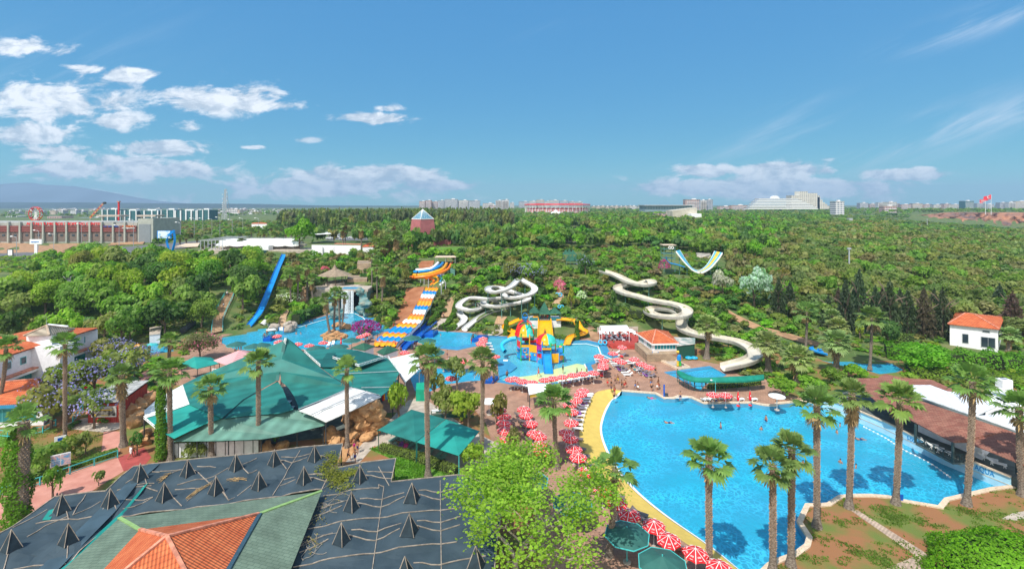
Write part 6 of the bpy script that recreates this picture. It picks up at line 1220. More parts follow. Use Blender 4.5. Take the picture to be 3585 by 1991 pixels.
def kiosk():
 a,c=W(308,1480,0),W(420,1478,0);e,f=W(516,1402,0),W(410,1398,0);o=a.copy();t=empty('kiosk',o);tag(t,'red wooden kiosk with corrugated roof and a big picture board','kiosk')
 P=[a,c,e,f];z=3.0;m=ribbed('red_boards',(.42,.045,.03),.3,0,.4,.1,.7,.7,.4)
 lcl(wbx(MB(),[p.xy for p in P],-.1,z),o).mk('wall',m,t)
 q=[p.lerp(sum(P,Vc())/4,-.06)for p in P];zz=[z,z+.3,z+.35,z+.05]
 lcl(MB().sheet([Vc((p.x,p.y,k+.12))for p,k in zip(q,zz)],.12),o).mk('roof',ribbed('corrugated_iron',(.42,.42,.40),.3,1,.5,.25,.5,.7,.5),t)
 s=lcl(owl(a,c,.12,.9,.95,2.6,.06,.08),o).mk('billboard',M['white'],t)
 lcl(owl(a,c,.2,.88,1.1,2.45,.14,.02),o).mk('picture',mat('photo_print',(.05,.04,.04),.5,0,1.6,col2=(.55,.5,.45),edge=(.42,.6)),s)
 lcl(owl(a,c,.3,.78,1.95,2.12,.16,.02),o).mk('caption_strip',CL['yellow'],s);lcl(owl(a,c,.44,.66,1.14,1.26,.16,.02),o).mk('caption_strip',CL['yellow'],s)
 sx=(c-a).normalized();nn=Vc((sx.y,-sx.x,0));cc=a.lerp(c,.24)+nn*.2+Vc((0,0,1.3));b=MB();b.add([cc+sx*.2*math.cos(k*.5236)+Vc((0,0,.2*math.sin(k*.5236)))for k in range(12)],[tuple(range(12))]);lcl(b,o).mk('price_disc',CL['yellow'],s)
 k=W(300,1415,0);b=MB();k2=empty('bird_figure',k+Vc((0,0,2.7)));tag(k2,'small red and white round sign on the tree beside the kiosk roof','sign');MB().lathe((0,0,0),[(0,.1),(.28,.12),(.32,.2),(.2,.32),(0,.36)],10).mk('disc',M['red'],k2);MB().bar((0,0,-2.7),(0,0,.1),.08).mk('post',M['trunk'],k2)
kiosk()
def tent():
 o=W(970,1450,0);t=empty('teal_tent',o);tag(t,'large teal shade cloth tent with one tall peak and white corrugated strip','tent')
 def pan(P,m,nm='membrane',th=.05):return lcl(MB().sheet(zl(P),th),o).mk(nm,m,t)
 pan([(1005,1183,11.6),(1030,1200,10.4),(1064,1232,8.8),(1095,1262,7.4),(1124,1288,6.6),(1172,1325,5.9),(1225,1355,5.3),(1150,1388,5.2),(1090,1412,5.1),(1046,1434,5.0),(1042,1415,5.1),(1029,1385,5.3),(1008,1354,5.6),(985,1335,6.0),(980,1300,7.4),(986,1256,9.0)],M['teal'])
 pan([(1005,1183,11.6),(986,1256,9.0),(980,1300,7.4),(972,1330,6.2),(925,1355,5.6),(850,1398,5.2),(779,1462,4.6),(720,1440,4.8),(664,1415,4.9),(650,1375,5.1),(640,1345,5.3),(690,1320,5.5),(742,1298,5.7),(850,1262,6.4),(925,1238,7.2),(960,1228,8.6),(985,1195,11.2)],M['teal'])
 pan([(507,1466,3.8),(600,1436,4.3),(664,1414,4.8),(722,1440,4.7),(779,1462,4.5),(716,1484,4.1),(660,1510,3.8),(610,1534,3.5),(548,1502,3.6)],M['tealbright'])
 pan([(640,1346,5.15),(692,1338,5.2),(700,1352,5.2),(664,1413,4.9),(600,1436,4.4),(507,1462,3.9),(505,1436,4.1),(560,1388,4.6)],M['dirtywhite'])
 pan([(972,1333,6.0),(990,1360,5.6),(1005,1398,5.2),(1028,1432,4.9),(980,1446,4.7),(917,1450,4.4),(850,1456,4.4),(785,1464,4.5),(850,1402,5.0),(921,1362,5.5)],M['teal'])
 pan([(744,1464,4.3),(785,1466,4.3),(917,1454,4.2),(1040,1434,4.6),(1085,1452,4.1),(1138,1478,3.4),(1136,1488,3.3),(991,1524,2.9),(917,1536,2.8),(760,1542,2.8),(608,1544,2.8),(690,1498,3.5)],M['teal2'],'front_canopy')
 pan([(1046,1436,5.1),(1140,1397,5.5),(1232,1356,5.9),(1285,1370,5.6),(1334,1388,5.3),(1240,1432,4.7),(1141,1476,4.1),(1090,1452,4.6)],M['corrw'],'corrugated_roof',.1)
 pan([(1066,1234,6.6),(1115,1221,6.4),(1200,1219,6.3),(1253,1226,6.2),(1354,1252,5.9),(1385,1276,5.7),(1397,1305,5.4),(1375,1354,5.0),(1334,1386,4.9),(1290,1368,5.3),(1228,1352,5.4),(1172,1322,5.8),(1124,1286,6.3)],M['teal'])
 pan([(1164,1254,6.75),(1250,1226,6.7),(1352,1251,6.4),(1262,1284,6.5)],M['tealdark'],'upper_panel');pan([(1098,1256,6.6),(1164,1256,6.7),(1190,1272,6.6),(1192,1284,6.55),(1124,1284,6.5)],M['tealdark'],'upper_panel')
 pan([(1145,1235,6.75),(1176,1235,6.75),(1160,1256,6.7),(1130,1256,6.7)],M['tealdark'],'upper_panel')
 b=MB();base=W(972,1460,0);top=W(1000,1183,11.8);base=Vc((top.x-.25,top.y-1.5,0));n=13
 for(dx,dy)in((-.2,-.2),(.2,-.2),(.2,.2),(-.2,.2)):b.bar(base+Vc((dx,dy,0)),top+Vc((dx*.4,dy*.4,0)),.06)
 for i in range(n*2):
  p=base.lerp(top,i/(2*n));q=base.lerp(top,(i+1)/(2*n));s=-1 if i%2 else 1;b.bar(p+Vc((.2*s,-.2,0)),q+Vc((-.2*s,-.2,0)),.04);b.bar(p+Vc((-.2,.2*s,0)),q+Vc((-.2,-.2*s,0)),.04)
 lcl(b,o).mk('mast',M['white'],t)
 lcl(MB().bar(W(1000,1183,11.7),W(970,1332,6.2),.5,.12),o).mk('cover_strip',M['tealdark'],t)
 def truss(p,q,nm='truss',w=.3):
  b=MB();s=Vc((0,0,w));k=10;b.bar(p,q,.07);b.bar(p+s,q+s,.07)
  for i in range(k):b.bar(p.lerp(q,i/k)+(s if i%2 else Vc()),p.lerp(q,(i+1)/k)+(Vc()if i%2 else s),.05)
  lcl(b,o).mk(nm,M['white'],t)
 up=Vc((0,0,.1))
 for a,c in(((1064,1232,8.9),(1122,1284,6.7)),((1252,1284,6.6),(1354,1252,6.5)),((1164,1255,6.8),(1258,1284,6.6)),((1358,1252,6.0),(1398,1305,5.5)),((503,1466,3.7),(545,1502,3.5)),((742,1298,5.8),(830,1310,5.6))):truss(W(*a)+up,W(*c)+up)
 for P in([(1190,1310,6.1),(1395,1300,5.5)],[(1265,1358,5.5),(1372,1356,5.1)],[(1240,1360,5.6),(1330,1385,5.1)],[(1045,1434,5.2),(1140,1396,5.6),(1232,1356,6.0)],[(1090,1453,4.75),(1180,1412,5.3),(1285,1370,5.75)]):
  b=MB()
  for p,q in zip(P,P[1:]):b.bar(W(*p)+up,W(*q)+up,.12,.08)
  lcl(b,o).mk('seam_cable',M['grey'],t)
 for i,(u,v,z)in enm([(505,1466,3.7),(608,1540,2.7),(915,1532,2.7),(1040,1512,2.7),(1132,1484,3.2),(1330,1388,4.8),(1375,1352,4.8),(1395,1305,5.2),(1141,1474,4.0),(690,1540,2.7),(800,1540,2.7),(1210,1444,4.3)]):
  p=W(u,v,z);lcl(MB().cyl((p.x,p.y,0),p,.09,.09,6),o).mk('post',M['dark'],t)
 a,c=W(612,1600,0),W(905,1588,0);lcl(owl(a,c,0,1,0,1.9,0,.1),o).mk('side_wall',M['wall'],t)
 for k in range(9):lcl(owl(a,c,k/9-.003+.05,k/9+.003+.05,0,2.4,.12,.04),o).mk('wall_post',M['dark'],t)
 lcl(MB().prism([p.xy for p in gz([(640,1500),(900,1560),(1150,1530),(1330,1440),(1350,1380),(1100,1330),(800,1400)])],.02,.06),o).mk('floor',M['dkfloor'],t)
 for(u,v)in((1010,1440),(1025,1460),(1000,1420),(760,1500),(1080,1490),(1015,1480)):
  p=W(u,v,0);q=empty('dining_table',p);tag(q,{1010:'dark table seen through the slit of the teal tent, middle',1025:'dark table seen through the slit of the teal tent, nearer',1000:'dark table seen through the slit of the teal tent, farther',760:'table under the left edge of the teal tent',1080:'table beneath the front canopy of the teal tent',1015:'table nearest the front canopy, seen through the slit'}[u],'table')
  MB().box((0,0,.74),(1.8,.9,.06)).mk('tabletop',M['white'],q)
  for dx in(-.8,.8):
   for dy in(-.38,.38):MB().box((dx,dy,.36),(.07,.07,.72)).mk('leg',M['dark'],q)
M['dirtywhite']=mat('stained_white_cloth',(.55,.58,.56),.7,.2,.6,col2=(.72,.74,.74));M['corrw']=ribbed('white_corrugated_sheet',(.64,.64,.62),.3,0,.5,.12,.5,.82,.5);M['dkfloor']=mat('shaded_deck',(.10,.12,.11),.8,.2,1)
tent()
def canopy2():
 o=W(1470,1520,0);t=empty('teal_canopy',o);tag(t,'dark teal pyramid canopy over green loungers','canopy')
 E=[W(1323,1504,2.8),W(1455,1546,2.8),W(1560,1466,2.8),W(1440,1432,2.8)];rfs(t,E,[W(1444,1434,4.0)],o,.05,m=M['teal'],caps=None)
 b=MB()
 for i in range(9):p=E[0].lerp(E[1],i/8);b.bar(p,p-Vc((0,.3,.1)),.08)
 lcl(b,o).mk('eave_brackets',M['dkgreen'],t)
 for p in E:lcl(MB().cyl((p.x*.995,p.y,0),(p.x*.995,p.y,2.75),.06,.06,6),o).mk('post',M['dkgreen'],t)
 t=empty('turquoise_canopy',o);tag(t,'bright turquoise pyramid canopy with a palm shadow on it','canopy')
 E=[W(1458,1546,2.7),W(1606,1594,2.7),W(1679,1508,2.7),W(1562,1466,2.7)];rfs(t,E,[W(1580,1488,3.6)],o,.05,m=M['tealbright'],caps=None)
 for p in E:lcl(MB().cyl((p.x*.995,p.y,0),(p.x*.995,p.y,2.65),.06,.06,6),o).mk('post',M['turq'],t)
canopy2()
def srf(name,label,E,R_,zc,m,wallm=None,posts=None,cat='building',caps=None,inset=.12,wz=None):
 o=Vc((E[0].x,E[0].y,0));t=empty(name,o);tag(t,label,cat);rfs(t,E,R_,o,.1,m=m,caps=caps)
 c=sum(E,Vc())/len(E)
 if wallm:lcl(wbx(MB(),[p.lerp(c,inset).xy for p in E],0,min(p.z for p in E)-.05),o).mk('wall',wallm,t)
 if posts:
  for p in E:q=p.lerp(c,.06);lcl(MB().cyl((q.x,q.y,TZ(q.x,q.y)-.1),(q.x,q.y,p.z),.07,.07,6),o).mk('post',posts,t)
 return t
srf('ticket_hut','small white hut with a mossy green hip roof, left of the pair',[W(1229,1217,3.0),W(1277,1226,3.0),W(1313,1211,3.0),W(1262,1204,3.0)],[W(1272,1199,4.0)],0,M['shingle2'],M['wall'])
srf('ticket_hut','small white hut with a mossy green hip roof, right of the pair',[W(1318,1231,2.9),W(1344,1242,2.9),W(1397,1223,2.9),W(1362,1213,2.9)],[W(1357,1208,3.9)],0,M['shingle2'],M['wall'])
srf('white_tent','smooth white fabric tent with a pink edge beside the teal tent',[W(1362,1254,4.0),W(1418,1338,3.4),W(1470,1290,3.6),W(1462,1232,4.2)],[W(1410,1262,4.8)],0,M['white'],None,M['white'],'tent')
b=MB().bar(W(1362,1254,4.05),W(1462,1232,4.25),.25,.1);tag(b.mk('tent_edge',M['cap']),'pink edge strip along the top of the white fabric tent','edging')
M['stripe']=ribbed('pink_striped_cloth',(.68,.36,.36),.5,0,0,.05,.7,.75,.4,.3)
srf('striped_tent','pink and white striped tent behind the teal tent',[W(745,1262,3.2),W(806,1281,3.2),W(900,1248,3.2),W(858,1226,3.2)],[W(838,1225,4.6)],0,M['stripe'],None,M['white'],'tent')
srf('curved_canopy','arched teal canopy left of the pink striped tent',[W(632,1272,3.0),W(690,1290,3.0),W(772,1270,3.0),W(738,1250,3.0)],[W(680,1248,4.2)],0,M['tealbright'],None,M['dark'],'canopy')
srf('kiosk','small TATTOO stall with white roof and yellow front at the plaza',[W(1852,1380,2.9),W(1926,1366,2.9),W(1918,1342,3.1),W(1846,1342,3.1)],[W(1884,1352,3.2)],0,M['white'],None,M['dark'],'kiosk')
def text(s,a,c,h,z,m,label=None,par=None,name='lettering',depth=.04):
 """letters standing on the line a -> c, facing the viewer"""
 cu=bpy.data.curves.new(name,'FONT');cu.body=s;cu.size=1;cu.extrude=depth/2;cu.align_x='LEFT'
 ob=bpy.data.objects.new('t',cu);COL.objects.link(ob);dg=bpy.context.evaluated_depsgraph_get();me=bpy.data.meshes.new_from_object(ob.evaluated_get(dg));bpy.data.objects.remove(ob)
 co=np.array([v.co[:]for v in me.vertices]);mn,mx=co.min(0),co.max(0);L=(Vc(c[:2])-Vc(a[:2])).length
 co[:,0]=(co[:,0]-mn[0])/(mx[0]-mn[0])*L;co[:,1]=(co[:,1]-mn[1])/(mx[1]-mn[1])*h
 me.vertices.foreach_set('co',co.ravel());me.materials.clear();me.materials.append(m);me.name=name
 o=bpy.data.objects.new(name,me);COL.objects.link(o);ang=math.atan2(c[1]-a[1],c[0]-a[0]);off=Vc(par.location)if par else Vc()
 o.rotation_euler=(RD(90),0,ang);o.location=Vc((a[0],a[1],z))-off
 if par:o.parent=par
 return o
ks=bpy.data.objects['kiosk.001']if 'kiosk.001' in bpy.data.objects else bpy.data.objects['kiosk']
a_,c_=W(1855,1384,2.6),W(1927,1370,2.6);fb=lcl(owl(a_,c_,0,1,2.3,2.75,.02,.06),Vc(ks.location)).mk('sign_board',CL['yellow'],ks)
sx=(c_-a_).normalized();nn=Vc((sx.y,-sx.x,0));text('TATTOO',a_.lerp(c_,.3)+nn*.2,a_.lerp(c_,.95)+nn*.2,.3,2.38,CL['red'],par=ks)
VENTS=[(491,1615),(657,1601),(826,1582),(386,1701),(575,1681),(756,1659),(217,1720),(40,1844),(239,1823),(52,1985),(961,1566),(1101,1552),(907,1643),(1064,1625),(1260,1620),(1230,1713),(1442,1683),(1195,1821),(1433,1790),(1417,1938),(1665,1903),(1145,1984)]
VP=[]
for u,v in VENTS:p=W(u,v,5.5);VP.append(Vc((p.x,p.y,0)))
def roofz(x,y,base=3.1):
 z=base
 for p in VP:
  a,b=(x-p.x)*.94+(y-p.y)*.34,(y-p.y)*.94-(x-p.x)*.34;d=max(abs(a),abs(b))
  if d<2.3:z=max(z,base+.6*(1-d/2.3))
 return z
def net_roof():
 o=W(900,1750,0);t=empty('net_roof',o);tag(t,'wide dark net roof with rows of small black pyramid vents','roof')
 z=3.1
 P1=[(-160,1985),(-60,1925),(0,1866),(45,1842),(120,1790),(192,1738),(314,1722),(370,1718),(420,1670),(468,1632),(560,1620),(700,1604),(900,1586),(1060,1564),(1200,1553),(1188,1600),(1160,1640),(1127,1716),(1000,1738),(900,1752),(760,1772),(620,1788),(417,1812),(330,1890),(250,1965),(190,2040),(-100,2120)]
 P2=[(1127,1716),(1160,1642),(1274,1618),(1386,1604),(1369,1686),(1500,1672),(1597,1662),(1700,1668),(1760,1760),(1740,1900),(1720,2120),(960,2130),(1015,1991),(1060,1880)]
 for P in(P1,P2):
  W3=[W(u,v,z)for u,v in P];bm=bmesh.new();vs=[bm.verts.new((p.x,p.y,0))for p in W3]
  for tr in tessellate_polygon([[Vc((p.x,p.y,0))for p in W3]]):
   try:bm.faces.new([vs[i]for i in tr])
   except ValueError:pass
  xs=[p.x for p in W3];ys=[p.y for p in W3];st=.8
  for k in range(int((max(xs)-min(xs))/st)):bmesh.ops.bisect_plane(bm,geom=bm.verts[:]+bm.edges[:]+bm.faces[:],plane_co=(min(xs)+(k+.5)*st,0,0),plane_no=(1,0,0))
  for k in range(int((max(ys)-min(ys))/st)):bmesh.ops.bisect_plane(bm,geom=bm.verts[:]+bm.edges[:]+bm.faces[:],plane_co=(0,min(ys)+(k+.5)*st,0),plane_no=(0,1,0))
  for v in bm.verts:v.co.z=roofz(v.co.x,v.co.y)
  bmesh.ops.recalc_face_normals(bm,faces=bm.faces)
  for v in bm.verts:v.co-=o
  me=bpy.data.meshes.new('net');bm.to_mesh(me);bm.free();me.materials.append(M['net']);ob=bpy.data.objects.new('net',me);COL.objects.link(ob);ob.parent=t
  b=MB();n=len(W3)
  for i in range(n):
   a,c=W3[i],W3[(i+1)%n];m=6
   for k in range(m):
    p,q=a.lerp(c,k/m),a.lerp(c,(k+1)/m);b.bar((p.x,p.y,roofz(p.x,p.y)+.04),(q.x,q.y,roofz(q.x,q.y)+.04),.09,.08)
  lcl(b,o).mk('edge_batten',M['batten'],t)
 for i,p in enm(VP):
  zb=roofz(p.x,p.y)-.12;s=.78;zt=zb+1.75;r0=.35+rn.uniform(-.1,.1);C=[p+Vc((s*math.cos(r0+k*R9),s*math.sin(r0+k*R9),zb))for k in range(4)];b=MB();top=p+Vc((0,0,zt))
  if p.x>-14:C=[p+Vc((s*1.2*math.cos(r0+k*R9+.35),s*1.2*math.sin(r0+k*R9+.35),zb))for k in range(4)]
  for k in range(4):b.face(C[k],C[(k+1)%4],top)
  vo=lcl(b,o).mk('vent',M['netvent'],t);b=MB()
  for k in range(4):b.bar(C[k],top,.05)
  lcl(b,o).mk('vent_frame',M['batten'],vo)
 def batten(P,w=.1,z=3.1):
  b=MB()
  for a,c in zip(P,P[1:]):
   A,C=W(a[0],a[1],3.4),W(c[0],c[1],3.4);m=max(2,int((C-A).length/.7))
   for k in range(m):
    p,q=A.lerp(C,k/m),A.lerp(C,(k+1)/m);b.bar((p.x,p.y,roofz(p.x,p.y)+.05),(q.x,q.y,roofz(q.x,q.y)+.05),w,.07)
  lcl(b,o).mk('batten',M['batten'],t)
 for P in[[(1344,1694),(1302,1991)],[(1541,1673),(1545,1991)],[(1078,1840),(1330,1802),(1613,1767)],[(1026,1973),(1305,1926),(1543,1893),(1600,1885)],[(1051,1568),(955,1730)],[(1344,1694),(1325,1690),(1327,1702),(1132,1726)],[(1260,1737),(1338,1738),(1415,1715)],[(1252,1761),(1334,1765),(1416,1739)],[(1466,1708),(1541,1714),(1595,1698)],[(1462,1730),(1541,1739),(1610,1716)],[(1230,1847),(1320,1850),(1405,1822)],[(1222,1876),(1312,1881),(1400,1851)],[(1460,1815),(1543,1818),(1612,1797)],[(1458,1842),(1543,1847),(1610,1826)],[(1448,1963),(1540,1965),(1700,1945)],[(1122,1770),(1205,1744)],[(1100,1796),(1197,1770)],[(1068,1888),(1165,1856)],[(1048,1922),(1150,1887)],[(1285,1642),(1374,1644)],[(1280,1662),(1370,1666)],[(1325,1625),(1362,1690)],[(993,1671),(1070,1652),(1140,1655)],[(980,1694),(1035,1678)],[(1090,1650),(1140,1653)],[(1080,1672),(1146,1677)],[(985,1591),(1028,1596),(1085,1580)],[(975,1611),(1020,1615),(1075,1600)],[(1114,1595),(1145,1600)],[(975,1611),(1003,1640)],[(830,1628),(870,1655),(900,1640)],[(720,1670),(799,1747)],[(0,1991),(80,1975),(230,1962)],[(125,1829),(240,1815),(395,1799)],[(45,1836),(165,1778)],[(95,1868),(160,1835),(240,1808)],[(225,1776),(240,1817)],[(392,1755),(408,1788)],[(240,1890),(233,1955)],[(40,1912),(10,1991)],[(255,1802),(352,1752)],[(350,1798),(390,1755)],[(410,1711),(530,1697)],[(500,1700),(552,1710)],[(430,1750),(535,1738)],[(470,1700),(540,1688)],[(500,1663),(514,1696)],[(520,1642),(560,1650)],[(440,1690),(500,1662)],[(560,1665),(636,1635)],[(676,1644),(740,1686)],[(585,1730),(636,1765)],[(430,1780),(535,1740)],[(612,1706),(700,1700)],[(690,1624),(756,1628)],[(560,1645),(640,1634)],[(850,1625),(900,1595)],[(740,1680),(655,1745)],[(770,1710),(800,1748),(880,1700)],[(620,1695),(720,1670),(800,1640)],[(300,1722),(255,1802)]]:
  batten(P,.065)
 def sheetstrip(P,m,nm):
  Q=[W(u,v,3.3)for u,v in P];lcl(MB().sheet([Vc((p.x,p.y,roofz(p.x,p.y)+.09))for p in Q],.03),o).mk(nm,m,t)
 lt=mat('lighter_net',(.045,.08,.105),.7,.15,.5)
 sheetstrip([(520,1620),(560,1618),(480,1700),(410,1790),(300,1900),(200,1991),(130,1991),(250,1885),(360,1780),(440,1700)],lt,'lighter_strip')
 sheetstrip([(520,1694),(500,1706),(430,1790),(330,1880),(240,1965),(205,1991),(222,1991),(420,1812),(480,1740)],M['tealbright'],'teal_edge')
 sheetstrip([(170,1790),(200,1782),(175,1825),(148,1825)],M['tealbright'],'teal_patch');sheetstrip([(417,1812),(650,1778),(650,1785),(419,1819)],M['tealbright'],'teal_edge')
 for(u,v)in((200,1725),(470,1632),(1195,1556),(1380,1608),(1600,1664),(30,1850),(700,1605),(960,1580)):
  p=W(u,v,3.0);lcl(MB().cyl((p.x,p.y,0),p,.08,.08,6),o).mk('post',M['dark'],t)
net_roof()
def tile_house():
 o=W(640,1900,0);t=empty('roof_house',o);tag(t,'building with orange tiled hip roof set in a green shingle skirt, bottom left','building')
 A,B,C,D_=W(489,1853,4.6),W(907,1797,4.6),W(717,2130,4.6),W(124,2253,4.6);pk=W(583,1877,7.3)
 rfs(t,[A,B,C,D_],[pk],o,.12,caps=M['cap'])
 a,c,e,f=W(417,1812,3.9),W(1127,1718,3.9),W(955,2150,3.9),W(60,2140,3.9);A2,B2,C2,D2=[p-Vc((0,0,.02))for p in(A,B,C,D_)]
 C3,D3=C2,D2
 for q in((a,c,B2,A2),(c,e,C3,B2),(f,a,A2,D3)):
  b=MB();T=list(q);b.face(*[T[0],T[1],T[2]]);b.face(T[0],T[2],T[3]);lcl(b,o).mk('shingle_slope',M['shingle'],t)
 up=Vc((0,0,.05));lg_=mat('light_green_cap',(.22,.36,.13),.8,.1,2)
 for p,q in((a,A2),(c,B2)):lcl(MB().bar(p+up,q+up,.3,.1),o).mk('ridge_cap',lg_,t)
 b=MB();b.bar(B+Vc((.1,0,-.05)),C+Vc((.1,0,-.05)),.35,.3);lcl(b,o).mk('gutter',mat('dark_gutter',(.03,.07,.10),.6,.1,2),t)
 lcl(wbx(MB(),[p.lerp((a+c+e+f)/4,.08).xy for p in(a,c,e,f)],0,3.6),o).mk('wall',M['wall'],t)
 p,q=W(1127,1716,4.0),W(905,1991+10,4.0);
tile_house()
def creeper(P,n,r,label,col,seed,m=None):
 g=np.random.default_rng(seed);Q=np.array([W(u,v,3.9)[:]for u,v in P]);k=g.integers(0,len(Q),n);C=Q[k]+g.normal(0,r,(n,3))*[1,1,.12]
 for i in range(n):C[i,2]=roofz(C[i,0],C[i,1])+.1+abs(g.normal(0,.18))
 t=unit(g.normal(0,1,(n,3))*[1,1,.4]);b=unit(np.cross(t,g.normal(0,.4,(n,3))+[0,0,1]));s=g.uniform(.05,.11,n)[:,None]
 o=Vc(C[0]);e=empty('creeper',o);tag(e,label,'plant');ob=bpy.data.objects.new('leaves',qm('leaves',C-C[0],t*s,b*s*1.5,M['leaf']));COL.objects.link(ob);ob.parent=e;ob.color=(*col,1)
 b=MB();gg=random.Random(seed)
 for _ in range(14):
  p=Vc(C[gg.randrange(n)]);d=Vc((gg.uniform(-1,1),gg.uniform(-1,1),0)).normalized()
  for _k in range(4):
   q=p+d*gg.uniform(.25,.6);q.z=roofz(q.x,q.y)+.1;b.bar(p-o,q-o,.03);p=q;d=(d+Vc((gg.uniform(-.8,.8),gg.uniform(-.8,.8),0))).normalized()
 b.mk('stems',M['twig'],e)
creeper([(1160,1580),(1175,1595),(1150,1610),(1165,1630),(1190,1640),(1130,1625),(1220,1640),(1240,1630),(1200,1660),(1180,1670),(1210,1690),(1150,1645),(1175,1655)],2600,.42,'green creeper spilling over the gap in the dark net roof',(.18,.19,.025),3)
creeper([(1130,1750),(1150,1740),(1170,1760),(1120,1780),(1145,1720),(1190,1730),(1110,1800)],60,.5,'bare brown creeper stems on the net roof beside the shingles',(.2,.17,.05),4)
creeper([(1100,1870),(1090,1850),(1108,1890),(1095,1910)],40,.3,'second patch of bare stems down the net roof edge',(.2,.17,.05),5)
g_=random.Random(9)
for(u,v,du,dv,n,w_)in[(600,1635,-45,40,26,'between the upper vents'),(650,1730,90,-60,22,'longest bundle, lying slantwise'),(870,1660,-90,10,12,'small heap further right')]:
 b=MB()
 for _ in range(n):
  f0,f1=g_.random()*.6,.4+g_.random()*.6;p,q=W(u+du*f0+g_.uniform(-5,5),v+dv*f0+g_.uniform(-4,4),3.7),W(u+du*f1+g_.uniform(-9,9),v+dv*f1+g_.uniform(-6,6),3.7)
  p.z=roofz(p.x,p.y)+.12;q.z=roofz(q.x,q.y)+.12;b.bar(p,q,.035)
 tag(b.mk('dry_palm_fronds',M['deadfrond']),'dry fallen palm fronds on the dark net roof, '+w_,'dry fronds')
def terrace():
 P=gz([(2093,1158),(2220,1160),(2234,1196),(2220,1219),(2145,1212),(2110,1190)],0);o=P[0];t=empty('deck_terrace',o);tag(t,'red boarded terrace with steps for sunbathers','terrace')
 Q=[W(2093,1160,.9),W(2230,1160,.9),W(2236,1190,.9),W(2222,1205,.9),W(2132,1203,.9),W(2112,1185,.9)];lcl(MB().prism([p.xy for p in Q],-.1,.9),o).mk('deck',M['redwood'],t)
 for k in range(4):a,c=W(2130+k*4,1207+k*3.6,.7-.2*k),W(2224-k,1209+k*3.6,.7-.2*k);lcl(MB().bar(a,c,.55,.2),o).mk('step',M['redwood'],t)
 a,c=W(2092,1163,.9),W(2235,1160,.9);lcl(MB().bar(a+Vc((0,.5,.4)),c+Vc((0,.5,.4)),.3,1.5),o).mk('parapet',M['concrete'],t)
 o2=W(2110,1175,.9);t2=empty('white_canopy',o2);tag(t2,'long white curved canopy over the red terrace','canopy')
 a,c=W(2107,1159,3.6),W(2203,1157,3.6);b=MB();D2=[(0,0,0),(0,1.0,.55),(0,2.2,.75),(0,3.0,.6)]
 for p,q in zip(D2,D2[1:]):b.face(a+Vc(p),c+Vc(p),c+Vc(q),a+Vc(q));b.face(a+Vc(p)-Vc((0,0,.06)),c+Vc(p)-Vc((0,0,.06)),c+Vc(q)-Vc((0,0,.06)),a+Vc(q)-Vc((0,0,.06)))
 b.bar(a,c,.1,.25);lcl(b,o2).mk('roof',M['white'],t2)
 for p in(a,c):
  for dy in(0,2.8):lcl(MB().cyl((p.x,p.y+dy,.9),(p.x,p.y+dy,p.z+(.55 if dy else 0)),.06,.06,6),o2).mk('post',M['white'],t2)
terrace()
for i,(u,v)in enm([(2102,1170),(2115,1170),(2128,1171),(2141,1171),(2154,1171),(2168,1171),(2180,1170),(2192,1170),(2207,1164),(2216,1166),(2222,1171),(2130,1190),(2146,1190),(2163,1188),(2180,1191),(2125,1182),(2150,1180),(2172,1181)]):
 lgr(lw if i not in(15,16,17)else lb,u,v,rn.uniform(-.3,.2)+(0 if i<11 else .2),'%s lounger from the left on the red terrace, %s row'%(nth(i if i<11 else(i-11)),'back' if i<11 else 'front'),z=.9)
for i,(u,v,ps,c)in enm([(2134,1172,'stand','black'),(2143,1173,'stand','black'),(2170,1168,'lie','red'),(2168,1178,'stand','navy'),(2131,1188,'lie','purple'),(2180,1168,'lie','white')]):psn(u,v,ps,c,'%s person from the left among the loungers of the red terrace'%nth(i),z=.95 if ps=='stand' else 1.2,tan=True,rz=0)
